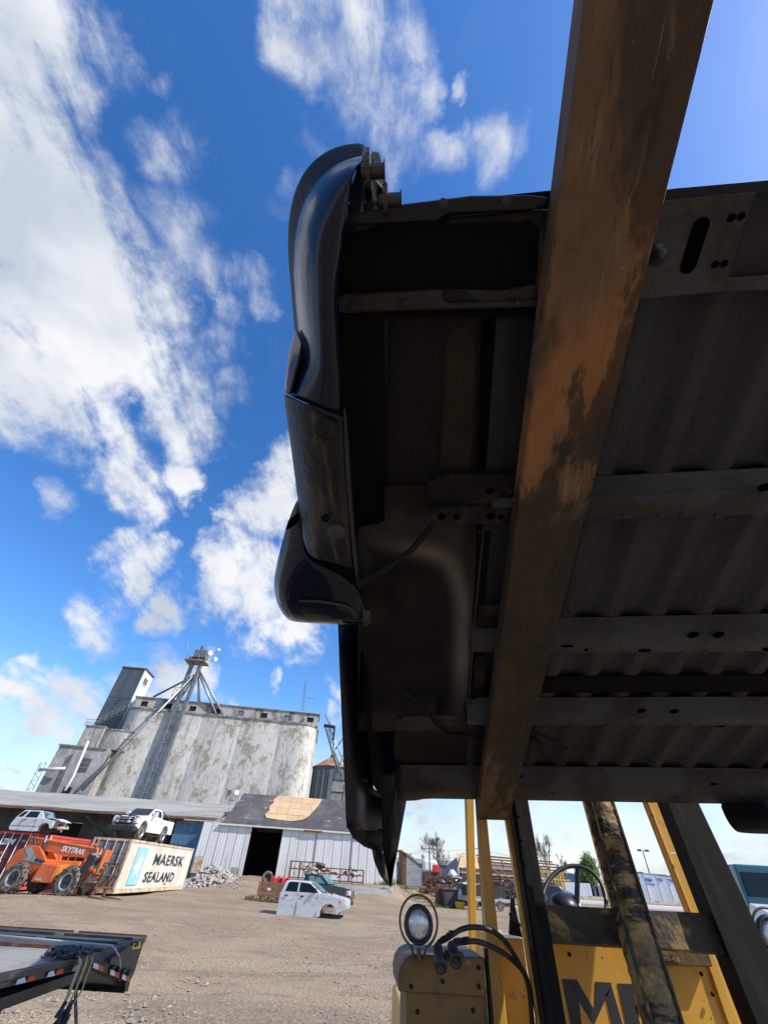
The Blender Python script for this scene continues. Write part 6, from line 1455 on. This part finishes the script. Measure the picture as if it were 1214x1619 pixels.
# hat section cross members: rows measured from the photograph
def hat(v0, v1, u0, u1, depth=.058, flange=.022, name='cross_sill', wob=0.0):
    mb = MB(BM); rows = []
    n = 26
    for i in range(n + 1):
        u = u0 + (u1 - u0)*i/n; e = .012*ss(.25, 0, (i/n)) if wob else 0
        zt, zb = WF - .0025, WF - depth + e
        vm = v0 - .0
        rows.append([V((u, v0 - flange, zt)), V((u, v0, zt - .001)), V((u, v0 + .012, zb + .012)), V((u, v0 + .020, zb)), V((u, v1 - .020, zb)), V((u, v1 - .012, zb + .012)), V((u, v1, zt - .001)), V((u, v1 + flange, zt))])
    mb.grid(rows); return mb.build(name, 'sill', bed, solid=.0025, bevel=0, smooth=True)
def hole(px, py, w, ru, rv, par, ang=0, n=16, lift=.0022, dom=None):
    c = BW(px, py, w); mb = MB(BM)
    p = [V((c.x + ru*math.cos(2*math.pi*k/n)*math.cos(ang) - rv*math.sin(2*math.pi*k/n)*math.sin(ang), c.y + ru*math.cos(2*math.pi*k/n)*math.sin(ang) + rv*math.sin(2*math.pi*k/n)*math.cos(ang), w - lift)) for k in range(n)]
    mb.prism(p, (0, 0, .001)); return mb.build('hole', 'holem', par)
def vrow(y, w, x=1080): return BW(x, y, w).y
ZB = WF - .058
s2 = hat(vrow(757, WF), vrow(826, ZB) + .0, .20, 1.62); s3 = hat(vrow(979, WF), vrow(1036, ZB), .17, 1.62, wob=1); s4 = hat(vrow(1106, WF), vrow(1150, ZB), .17, 1.62)
for (x, y, s) in ((1095, 1003, s3), (1135, 1003, s3), (1013, 1123, s4), (1065, 1124, s4)): hole(x, y, ZB, .017, .016, s)
for (x, y, s, a, b) in ((896, 1021, s3, .022, .007), (926, 1027, s3, .006, .006), (1018, 1028, s3, .022, .008), (1211, 1026, s3, .014, .008), (1137, 1148, s4, .02, .006), (1207, 770, s2, .016, .012)): hole(x, y, ZB, a, b, s)
# embossed gaps above the sills where the floor ridges cross
for yy in (745, 972, 1096, 1214):
    for k in range(9):
        u = uF0 + pitch*k + .085; v = vrow(yy, WF)
        MB(BM).prism([V((u - .033, v - .006, WF + .002)), V((u + .033, v - .006, WF + .002)), V((u + .024, v + .006, WF - .002)), V((u - .024, v + .006, WF - .002))], (0, 0, -.001)).build('ridge_gap', 'holem', bed)
MB(BM).box((.2, vrow(1067, WF), WF - .004), (1.6, vrow(1093, WF), WF - .0015)).build('undercoat_band', 'cavity', bed)  # thin black strip across the floor between two cross members
# front sill and header
fs = MB(BM); rows = []
for i in range(40):
    u = -.165 + 1.78*i/39; e = .055*ss(.16, 0, u + .165) 
    e = .0 if u > 0 else e
    v0, v1 = vrow(1216, WF), vF + .015
    rows.append([V((u, v0 - .02, WF - .003)), V((u, v0, WF - .004)), V((u, v0 + .014, ZB + .016)), V((u, v0 + .024, ZB + .002)), V((u, v1 - .016, ZB - .003 - (.012*ss(.0, -.1, u)))), V((u, v1, ZB + .004)), V((u, v1, WF + .04)), V((u, v1, WF + .5))])
fs.grid(rows); fso = fs.build('front_sill', 'sill', bed, smooth=True, solid=.003)
for (x, y, a, b) in ((822, 1227, .012, .012), (1128, 1239, .02, .009), (874, 1253, .014, .004), (1068, 1260, .014, .004), (1173, 1264, .014, .004), (745, 1247, .008, .003), (722, 1247, .006, .003)): hole(x, y, ZB - .003, a, b, fso)
# rear sill: plate with a long slot right of the fork
ZR = .868
pl_ = MB(BM); pl_.prism([BW(x, y, ZR) for x, y in ((1000, 322), (1196, 302), (1176, 352), (1144, 461), (1000, 474))], (0, 0, .003)); rp = pl_.build('rear_plate', 'sill', bed, bevel=.002)
cslot = BW(1098, 389, ZR - .002); 
sl_ = MB(BM); ptsS = []
pT_, pB_ = BW(1107, 358, ZR - .001), BW(1088, 419, ZR - .001); ax2 = (pT_ - pB_).normalized(); rS = (BW(1127, 360, ZR) - BW(1093, 357, ZR)).length*.36; pe = V((-ax2.y, ax2.x, 0))
for k in range(13): a = math.pi*k/12; ptsS.append(pT_ + pe*rS*math.cos(a)*-1 + ax2*rS*math.sin(a))
for k in range(13): a = math.pi*k/12; ptsS.append(pB_ + pe*rS*math.cos(a) - ax2*rS*math.sin(a))
sl_.prism([p + V((0, 0, -.001)) for p in ptsS], (0, 0, .0008)); sl_.build('slot', 'holem', rp)
for (x, y) in ((1156, 344), (1171, 342), (1130, 418), (1144, 417)): hole(x, y, ZR - .0005, .0065, .006, rp, lift=.001)
c = BW(1040, 402, ZR); mb = MB(BM); mb.lathe(c, (0, 0, -1), [(-.01, .02), (.002, .018), (.004, .010), (.014, .009), (.016, .001)], 16); mb.build('bolt', 'striker', rp, smooth=True)
MB(BM).prism([BW(x, y, ZR + .012) for x, y in ((1142, 440), (1330, 428), (1330, 452), (1138, 463))], (0, 0, .02)).build('rear_sill_flange', 'sill', bed, bevel=.003)
MB(BM).prism([BW(x, y, ZR + .05) for x, y in ((1165, 300), (1420, 280), (1420, 450), (1120, 462))], (0, 0, .006)).build('rear_sill_web', 'navydull', bed)
# rear edge strip along the whole width
st2 = MB(BM); st2.prism([BW(x, y, .872) for x, y in ((1000, 307), (1066, 298), (1214, 285), (1440, 262), (1440, 290), (1214, 304), (1000, 330))], (0, 0, .004)); st2.build('rear_flange', 'navydull', bed)
# rear box left of the fork: recessed dark channel with a lighter raised rim
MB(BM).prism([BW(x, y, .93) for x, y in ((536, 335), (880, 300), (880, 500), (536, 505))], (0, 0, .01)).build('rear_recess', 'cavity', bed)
MB(BM).prism([BW(x, y, .872) for x, y in ((545, 340), (640, 322), (745, 309), (838, 308), (868, 312), (862, 326), (840, 332), (708, 338), (690, 350), (545, 356))], (0, 0, .02)).build('rear_flange', 'navydull', bed, bevel=.004)
ch = MB(BM)
ch.prism([BW(x, y, .885) for x, y in ((712, 342), (842, 331), (878, 330), (872, 470), (850, 472), (846, 460), (852, 430), (853, 366), (842, 351), (704, 357))], (0, 0, .02)); ch.build('raised_rim', 'bracket', bed, bevel=.006, seg=3)
MB(BM).prism([BW(x, y, .888) for x, y in ((704, 455), (760, 466), (846, 450), (858, 462), (850, 474), (705, 480), (700, 466))], (0, 0, .02)).build('rim_lip', 'bracket', bed, bevel=.006, seg=3)
MB(BM).prism([BW(x, y, .90) for x, y in ((536, 466), (700, 458), (856, 462), (852, 486), (700, 490), (536, 496))], (0, 0, .03)).build('rear_cross_tube', 'sill', bed, bevel=.008, seg=3)
# outer underside behind the wheel: flat pan with two long pressings
pn = MB(BM); rows = []
for j in range(24):
    py = 480 + (792 - 480)*j/23
    row = []
    for px, dw in ((590, .06), (612, .02), (640, .004), (697, 0), (703, -.012), (745, -.014), (758, -.004), (764, .05), (806, .055), (812, .004), (838, .0), (880, .0)):
        bulge = dw if 700 > px or px > 815 or 505 < py < 750 else dw*.2
        row.append(BW(px - (py - 600)*.03, py, .965) + V((0, 0, bulge + .004*noise.noise(V((px*.02, py*.02, 1))))))
    rows.append(row)
pn.grid(rows); pn.build('side_pan', 'house', bed, smooth=True)
# wheel housing: pressed into the pan, with a rounded dust caked shoulder along its top and inner side; its highlight is painted into the colour
SHC = [(570, 838), (600, 846), (630, 852), (655, 856), (682, 861), (704, 869), (720, 884), (731, 905), (738, 932), (742, 962), (743, 1000), (741.5, 1050), (738, 1100), (731, 1128), (718, 1143), (690, 1150), (650, 1150), (600, 1150), (570, 1150)]
def shoulder(x, y):
    best, inside = 1e9, False
    for (ax_, ay), (bx, by) in zip(SHC, SHC[1:]):
        dx, dy = bx - ax_, by - ay; t = max(0, min(1, ((x - ax_)*dx + (y - ay)*dy)/(dx*dx + dy*dy)))
        best = min(best, math.hypot(x - ax_ - t*dx, y - ay - t*dy))
    for k in range(len(SHC)):
        (ax_, ay), (bx, by) = SHC[k], SHC[(k + 1) % len(SHC)]
        if (ay > y) != (by > y) and x < ax_ + (y - ay)/(by - ay)*(bx - ax_): inside = not inside
    return best if inside else -best
NX, NY = 44, 78; rows, lit_dusts = [], []
for j in range(NY + 1):
    py = 768 + (1156 - 768)*j/NY; row = []; xl = 608 - 42*ss(824, 836, py)
    for i in range(NX + 1):
        px = xl + (752 - xl)*i/NX
        if py > 1000: px = min(px, 752)
        d = shoulder(px, py)
        wide = 42 if px > 690 else 60
        h = ss(0, wide, d)
        w = .946 + .085*h + .0015*noise.noise(V((px*.05, py*.03, 3)))
        row.append(BW(px, py, w))
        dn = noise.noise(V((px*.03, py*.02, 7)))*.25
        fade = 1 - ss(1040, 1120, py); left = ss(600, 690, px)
        lit_dusts.append(max(0, min(1, (math.exp(-((d - 13)/13.0)**2)*(.35 + .65*left)*(.25 + .75*fade) if d > -18 else 0) + (.13*ss(785, 835, py) if d < 0 and px < 735 else .03) + dn*.35)))
    rows.append(row)
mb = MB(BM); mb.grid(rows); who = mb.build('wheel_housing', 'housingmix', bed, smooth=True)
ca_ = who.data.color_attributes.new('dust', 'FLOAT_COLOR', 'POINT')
for i, dv in enumerate(lit_dusts): ca_.data[i].color = (dv, dv, dv, 1)
MB(BM).prism([BW(x, y, .948) for x, y in ((706, 540), (718, 520), (742, 514), (752, 545), (748, 700), (740, 752), (694, 752), (700, 650))], (0, 0, .008)).build('brown_pressing', 'browndust', bed, bevel=.004, seg=3)
MB(BM).tube([BW(x, y, .932) for x, y in ((765, 832), (755, 930), (748, 1010), (743, 1080), (742, 1152))], .0035, 6).build('housing_seam', 'sill', bed, smooth=True)
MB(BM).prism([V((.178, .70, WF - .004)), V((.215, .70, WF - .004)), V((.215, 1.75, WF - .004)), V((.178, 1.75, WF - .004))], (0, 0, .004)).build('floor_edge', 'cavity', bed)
# ledge left of the housing: body panel that hangs beside it
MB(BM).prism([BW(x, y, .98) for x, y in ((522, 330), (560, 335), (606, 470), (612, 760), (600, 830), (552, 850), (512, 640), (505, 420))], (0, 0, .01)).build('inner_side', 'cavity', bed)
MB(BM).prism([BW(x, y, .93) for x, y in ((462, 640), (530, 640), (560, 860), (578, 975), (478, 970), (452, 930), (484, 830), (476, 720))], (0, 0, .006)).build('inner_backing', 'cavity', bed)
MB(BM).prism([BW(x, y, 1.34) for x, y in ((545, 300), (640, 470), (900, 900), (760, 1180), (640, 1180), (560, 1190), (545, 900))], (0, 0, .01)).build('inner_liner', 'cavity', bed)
fp_ = MB(BM); fp_.prism([BW(x, y, .955) for x, y in ((626, 1135), (742, 1133), (800, 1130), (800, 1225), (628, 1225), (622, 1180))], (0, 0, .008)); fp_.build('front_pan', 'house', bed)
MB(BM).prism([BW(x, y, .948) for x, y in ((636, 1133), (744, 1131), (744, 1137), (636, 1139))], (0, 0, .004)).build('pan_seam', 'sill', bed)
MB(BM).prism([BW(x, y, .93) for x, y in ((750, 1040), (770, 1038), (766, 1085), (748, 1090))], (0, 0, .01)).build('patch_plate', 'bracket', bed, bevel=.002)
MB(BM).prism([BW(x, y, .925) for x, y in ((757, 958), (812, 956), (800, 1010), (754, 1012))], (0, 0, .01)).build('patch_plate', 'bracket', bed, bevel=.002)
# stiffener bracket with holes at the middle
bp_ = MB(BM); bp_.prism([BW(x, y, .905) for x, y in ((676, 764), (690, 757), (708, 750), (816, 752), (822, 800), (676, 802))], (0, 0, .03)); bk0 = bp_.build('side_bracket', 'bracket', bed, bevel=.004)
bp_ = MB(BM); bp_.prism([BW(x, y, .885) for x, y in ((678, 803), (818, 802), (815, 829), (682, 831))], (0, 0, .04)); bk1 = bp_.build('bracket_foot', 'bracket', bk0, bevel=.003)
for (x, y, r) in ((698, 817, .011), (722, 817, .009), (776, 816, .012), (792, 817, .008)): hole(x, y, .885, r, r, bk0, lift=.001)
hole(775, 776, .905, .012, .010, bk0, lift=.001)
# braces
mb = MB(BM); mb.tube([BW(682, 832, .88), BW(650, 870, .85), BW(620, 893, .82), BW(566, 926, .74)], .009, 8); mb.build('brace_rod', 'rodm', bed, smooth=True)
mb = MB(BM); mb.tube([BU(643, 1132, -.10), BU(632, 1200, -.14), BU(617, 1290, -.18), BU(611, 1322, -.20)], .007, 8); mb.build('front_brace', 'rodm', bed, smooth=True)
mb = MB(BM); mb.tube(smooth_path([BW(x, y, .925) for x, y in ((637, 1090), (660, 1110), (690, 1145), (712, 1160), (745, 1163), (766, 1168))]), .009, 8); mb.build('drain_tube', 'rodm', bed, smooth=True)
mb = MB(BM); mb.tube(smooth_path([BW(x, y, .90) for x, y in ((836, 1158), (862, 1165), (882, 1176), (896, 1184))]), .008, 6); mb.build('wire_loom', 'rodm', bed, smooth=True)
mb = MB(BM); mb.tube(smooth_path([BW(x, y, .92) for x, y in ((836, 1166), (852, 1178), (860, 1192))]), .014, 6); mb.build('wire_loom', 'rodm', bed, smooth=True)
# --- rear quarter panel: lofted from rows of (x, y, w)
def sheetpx(rows, name, material, solid=.004, sub=2, par=None, conv=BW, comp=.42):
    if conv is BW and comp != 1: rows = [[(x, y, .775 + (w - .775)*comp) for x, y, w in r] for r in rows]
    mb = MB(BM); mb.grid([[conv(*p) for p in r] for r in rows]); return mb.build(name, material, par or bed, smooth=True, solid=solid, sub=sub)
# outer skin seen past the lower edge (dark rim)
sheetpx([[(577, 228, 1.10), (579, 238, 1.06), (572, 247, 1.03)],
         [(548, 229, 1.12), (550, 240, 1.07), (555, 252, 1.03)],
         [(515, 240, 1.14), (520, 253, 1.08), (530, 264, 1.03)],
         [(485, 266, 1.16), (494, 280, 1.09), (510, 288, 1.03)],
         [(466, 303, 1.18), (478, 318, 1.10), (492, 326, 1.03)],
         [(457, 350, 1.20), (467, 362, 1.12), (476, 370, 1.03)],
         [(456, 400, 1.21), (464, 410, 1.12), (472, 418, 1.03)],
         [(461, 450, 1.22), (467, 462, 1.12), (474, 470, 1.03)],
         [(465, 500, 1.22), (470, 510, 1.12), (478, 520, 1.03)],
         [(467, 525, 1.22), (473, 532, 1.12), (482, 540, 1.03)]], 'quarter_skin', 'bracket', comp=.8)
# glossy rolled lower edge
sheetpx([[(577, 246, 1.05), (574, 250, .98), (570, 258, .93), (566, 262, .91), (560, 262, .93)],
         [(556, 250, 1.05), (554, 258, .97), (552, 272, .92), (550, 290, .885), (552, 300, .90)],
         [(528, 262, 1.05), (527, 274, .96), (532, 292, .89), (541, 314, .86), (553, 345, .875)],
         [(503, 284, 1.05), (505, 298, .95), (516, 316, .87), (532, 340, .835), (546, 356, .86)],
         [(484, 314, 1.05), (489, 330, .94), (503, 346, .85), (523, 362, .815), (543, 372, .85)],
         [(471, 352, 1.05), (479, 368, .93), (496, 380, .83), (519, 392, .80), (541, 398, .84)],
         [(465, 400, 1.05), (474, 410, .92), (494, 420, .82), (517, 428, .785), (537, 432, .83)],
         [(466, 450, 1.05), (476, 456, .91), (496, 462, .81), (518, 468, .775), (534, 470, .82)],
         [(470, 500, 1.04), (479, 504, .90), (498, 508, .80), (518, 512, .77), (535, 514, .81)],
         [(474, 530, 1.00), (483, 536, .90), (500, 548, .80), (519, 552, .765), (537, 552, .81)],
         [(464, 560, .97), (481, 568, .90), (500, 580, .80), (520, 588, .765), (539, 590, .81)],
         [(454, 590, .93), (470, 600, .87), (496, 606, .80), (520, 614, .765), (539, 618, .80)],
         [(451, 620, .90), (466, 629, .85), (492, 640, .79), (518, 650, .76), (540, 658, .79)]], 'quarter_roll', 'navy', solid=.003, comp=.62)
sheetpx([[(468, 515, 1.12), (474, 528, 1.02), (480, 540, .93)],
         [(462, 545, 1.08), (466, 556, 1.0), (474, 570, .91)],
         [(455, 575, 1.02), (456, 585, .96), (466, 600, .89)],
         [(451, 615, .98), (452, 620, .92), (460, 628, .88)]], 'quarter_dent', 'navy')
# scuffed lower valance
vr = []
for (y, xl, xm1, xm2, xr) in ((622, 449, 474, 505, 541), (660, 455, 480, 510, 543), (720, 463, 488, 518, 547), (780, 471, 494, 524, 551), (830, 477, 499, 530, 555), (862, 483, 503, 534, 558), (880, 492, 510, 538, 560)):
    vr.append([(xl, y + 2, .99), (xl + 8, y + 6, .87), (xm1, y + 13, .80), (xm2, y + 24, .755), (xr - 8, y + 34, .742), (xr, y + 38, .76), (xr + 2, y + 38, .80)])
vr[-1] = [(490, 876, .99), (494, 880, .87), (503, 884, .80), (521, 888, .755), (541, 893, .742), (560, 897, .76), (562, 897, .80)]
sheetpx(vr, 'lower_valance', 'navyscuff', solid=.003)
sheetpx([[(449, 622, .90), (474, 635, .79), (505, 648, .745), (542, 664, .735)], [(450, 627, .90), (475, 641, .79), (506, 655, .745), (543, 671, .735)]], 'seam_lip', 'navydull', solid=.004)
def washer(px, py, w, r, mat_='bracket'):
    mb = MB(BM); c = BW(px, py, w); mb.lathe(c, (0, 0, -1), [(-.012, r*1.9), (-.004, r*2.0), (-.001, r*1.2), (.004, r*.9), (.006, .001)], 18); return mb.build('bolt', mat_, bed, smooth=True)
washer(514, 680, .742, .012); washer(532, 844, .738, .011, 'sill'); washer(513, 822, .748, .005, 'cavity')
# inner flange of the valance and hanging tail
sheetpx([[(541, 640, .76), (548, 640, .80)], [(548, 760, .76), (554, 760, .80)], [(556, 860, .76), (562, 860, .80)], [(562, 905, .75), (567, 905, .79)], [(566, 930, .74), (570, 930, .76)]], 'inner_flange', 'sill', solid=.003, sub=1)
sheetpx([[(568, 828, .80), (572, 832, .80)], [(561, 870, .80), (575, 845, .82)], [(560, 900, .79), (592, 880, .84)], [(566, 928, .745), (600, 905, .86)]], 'torn_liner', 'bracket', solid=.003, sub=1)
# bulging dual wheel fender flare with lamp slot
fr_rows = [[(473, 784, 1.06), (474, 800, 1.0), (478, 830, .93), (480, 860, .87)],
           [(462, 808, 1.02), (466, 828, .96), (474, 858, .87), (484, 882, .80)],
           [(452, 838, .98), (458, 856, .91), (470, 880, .82), (500, 892, .755)],
           [(444, 868, .95), (449, 884, .87), (466, 902, .78), (520, 900, .735)],
           [(436, 900, .92), (441, 912, .83), (466, 925, .745), (565, 925, .735)],
           [(433, 928, .90), (438, 938, .80), (464, 948, .730), (572, 950, .735)],
           [(438, 952, .89), (444, 958, .80), (466, 962, .735), (578, 966, .735)],
           [(448, 972, .89), (456, 976, .81), (474, 977, .745), (582, 982, .742)],
           [(458, 980, .92), (464, 982, .84), (480, 984, .78), (583, 989, .765)]]
fl_o = sheetpx(fr_rows, 'fender_flare', 'navy', solid=.003, sub=1)
MB(BM).prism([BW(x, y, w) for x, y, w in ((452, 836, .828), (456, 823, .828), (470, 811, .828), (475, 811, .828), (472, 825, .828), (458, 835, .828))], (0, 0, -.004)).build('lamp_slot', 'holem', fl_o)
sheetpx([[(470, 949, .722), (500, 948, .722), (540, 954, .722), (560, 960, .722), (564, 978, .722)], [(470, 952, .727), (500, 951, .727), (538, 957, .727), (556, 963, .727), (559, 979, .727)]], 'pressed_lip', 'sill', solid=.002, sub=1, par=fl_o)
sheetpx([[(572, 962, .73), (585, 966, .74)], [(575, 990, .73), (586, 985, .74)]], 'flare_tab', 'sill', solid=.002, sub=0, par=fl_o)
# --- tail pillar: glossy folded metal with two striker pins
MB(BM).prism([BW(x, y, w) for x, y, w in ((577, 229, .95), (596, 245, .94), (612, 290, .93), (618, 330, .92), (604, 342, .90), (575, 350, .90), (546, 352, .90), (541, 330, .91), (552, 300, .92), (565, 262, .94))], (0, .0, .04)).build('tail_pillar', 'tailface', bed, bevel=.004)
MB(BM).prism([BW(x, y, w) for x, y, w in ((578, 231, .935), (584, 230, .93), (590, 262, .92), (582, 300, .91), (574, 345, .89), (566, 345, .89), (574, 290, .91), (573, 250, .93))], (0, 0, .02)).build('pillar_fold', 'tailface', bed, bevel=.003)
MB(BM).prism([BW(x, y, w) for x, y, w in ((588, 238, .92), (600, 240, .92), (606, 262, .91), (610, 300, .90), (614, 328, .89), (600, 330, .89), (596, 290, .90), (590, 262, .91))], (0, 0, .02)).build('pillar_fold', 'tailface', bed, bevel=.003)
for pts in (((577, 292), (583, 280), (588, 300), (586, 316), (578, 318)), ((596, 300), (602, 296), (606, 322), (598, 326)), ((541, 306), (547, 300), (553, 306), (554, 344), (545, 352), (541, 340))):
    MB(BM).prism([BW(x, y, .878) for x, y in pts], (0, 0, .002)).build('pillar_opening', 'holem', bed)
for (x0, y0, x1, y1, r) in ((590, 271, 609, 270, .0125), (617, 316, 635, 315, .0115)):
    a, b = BW(x0, y0, .875), BW(x1, y1, .875)
    MB(BM).lathe(a, b - a, [(-.02, r*.9), ((b-a).length*.9, r*.9), ((b-a).length*.9, r*1.2), ((b-a).length, r*1.25)], 20).build('striker_bolt', 'striker', bed, smooth=False)
    MB(BM).lathe(a, b - a, [(-.012, r*2.1), (-.004, r*2.1), (-.004, r)], 18).build('striker_washer', 'striker', bed)
MB(BM).tube([BW(x, y, .88) for x, y in ((580, 258), (588, 262), (594, 285), (606, 296), (612, 322))], .004, 6).build('pillar_bead', 'chrome', bed, smooth=True)
MB(BM).prism([BW(x, y, .90) for x, y in ((538, 344), (548, 352), (610, 340), (640, 322), (640, 345), (538, 372))], (0, 0, .02)).build('corner_web', 'navydull', bed)
# --- front quarter: outer strip, tapering foot, lip paled for the light on it, dark inner sheet
sheetpx([[(534.5, 980, -.36), (548, 980, -.33), (573, 980, -.28)], [(537, 1050, -.36), (552, 1050, -.33), (577, 1055, -.28)], [(540, 1120, -.36), (556, 1122, -.33), (581, 1125, -.28)],
         [(543, 1190, -.36), (562, 1192, -.33), (585, 1195, -.28)], [(546, 1250, -.36), (567, 1250, -.33), (590, 1245, -.28)], [(547.5, 1295, -.36), (571, 1290, -.33), (606, 1262, -.28)], [(549, 1310, -.36), (572, 1312, -.33), (607, 1314, -.28)]], 'front_quarter', 'navyflat', conv=BU, sub=0)
sheetpx([[(549, 1306, -.355), (575, 1308, -.33), (606, 1311, -.28)], [(558, 1325, -.355), (580, 1330, -.33), (606, 1332, -.28)], [(575, 1338, -.35), (590, 1344, -.32), (604, 1352, -.28)]], 'quarter_foot', 'bracket', conv=BU, sub=0)
sheetpx([[(588, 1343, -.30), (604, 1347, -.28)], [(592, 1362, -.30), (610, 1366, -.27)], [(600, 1382, -.29), (615, 1386, -.26)], [(608, 1394, -.28), (618, 1403, -.25)]], 'foot_lip', 'dust', conv=BU, sub=0)
sheetpx([[(570, 980, -.25), (640, 980, -.2)], [(578, 1120, -.25), (650, 1120, -.2)], [(590, 1240, -.25), (650, 1240, -.2)], [(603, 1262, -.25), (643, 1262, -.2)], [(606, 1350, -.25), (628, 1345, -.2)], [(615, 1392, -.25), (618, 1402, -.2)]], 'inner_sheet', 'cavity', conv=BU, sub=0)
sheetpx([[(607, 990, -.22), (626, 990, -.2)], [(606, 1060, -.22), (628, 1060, -.2)], [(604, 1135, -.22), (632, 1135, -.2)]], 'inner_strut', 'navydull', conv=BU, sub=0)
for (x, y) in ((566, 1013), (578, 1233)):
    c = BU(x, y, -.30); mb = MB(BM); mb.lathe(c, (1, 0, -.3), [(-.02, .010), (.012, .008), (.014, .001)], 12); mb.build('bolt', 'sill', bed, smooth=True)
# --- far (right hand) side: hanging bedside foot at the lower right
sheetpx([[(1134, 1267, 2.40), (1160, 1262, 2.40), (1290, 1262, 2.42)], [(1144, 1287, 2.38), (1170, 1284, 2.33), (1290, 1278, 2.30)], [(1152, 1303, 2.38), (1180, 1298, 2.28), (1290, 1292, 2.22)], [(1162, 1313, 2.40), (1185, 1310, 2.30), (1290, 1306, 2.2)], [(1166, 1316, 2.44), (1200, 1318, 2.40), (1290, 1319, 2.36)]], 'far_side_foot', 'house', conv=BV, sub=1)
MB(BM).box((1.62, vR, WF - .02), (1.95, vF, WF + .02)).build('far_side_pan', 'house', bed)
# bed walls standing above the floor (close the box from above)
MB(BM).box((-.30, vF - .03, WF + .05), (1.95, vF + .01, WF + .5)).build('front_wall', 'navy', bed)
MB(BM).box((1.93, vR, WF - .05), (1.99, vF, WF + .5)).build('far_bedside', 'navy', bed)

# small hardware: bolt heads on cowl, fender and mast, grease nipples, weld tabs under the bed
for (x, y, Y) in ((868, 1507, 3.095), (900, 1509, 3.095), (1108, 1540, 3.075), (1126, 1572, 3.075), (757, 1530, 2.855), (757, 1560, 2.855), (650, 1560, 2.855), (700, 1552, 2.855), (748, 1598, 2.885), (660, 1600, 2.885)):
    c = P(x, y, Y); MB().lathe(c, (0, -1, 0), [(-.004, .009), (.004, .008), (.006, .001)], 8).build('bolt', 'mastm', fk)
for k in range(9):
    a, b = BV(820 + 7.0*k*.75, 1290 + 38*k, MV - .032), BV(826 + 7.0*k*.75, 1294 + 38*k, MV - .032)
    MB(BM).lathe(a, (0, -1, 0), [(-.004, .007), (.005, .006), (.006, .001)], 8).build('bolt', 'mastm', fk)
for (y, x0, n) in ((816, 985, 4), (1031, 930, 5), (1146, 905, 6), (1252, 850, 7)):
    for k in range(n):
        c = BW(x0 + k*46 + (k % 2)*9, y, ZB - .001); MB(BM).lathe(c, (0, 0, -1), [(-.001, .006), (.0022, .005), (.003, .001)], 8).build('spot_weld', 'bedfloor', bed)
for (x, y) in ((556, 486), (640, 480), (820, 478), (700, 322), (800, 318)):
    c = BW(x, y, .874 if y < 400 else .897); MB(BM).lathe(c, (0, 0, -1), [(-.004, .009), (.003, .008), (.005, .001)], 10).build('bolt', 'sill', bed)
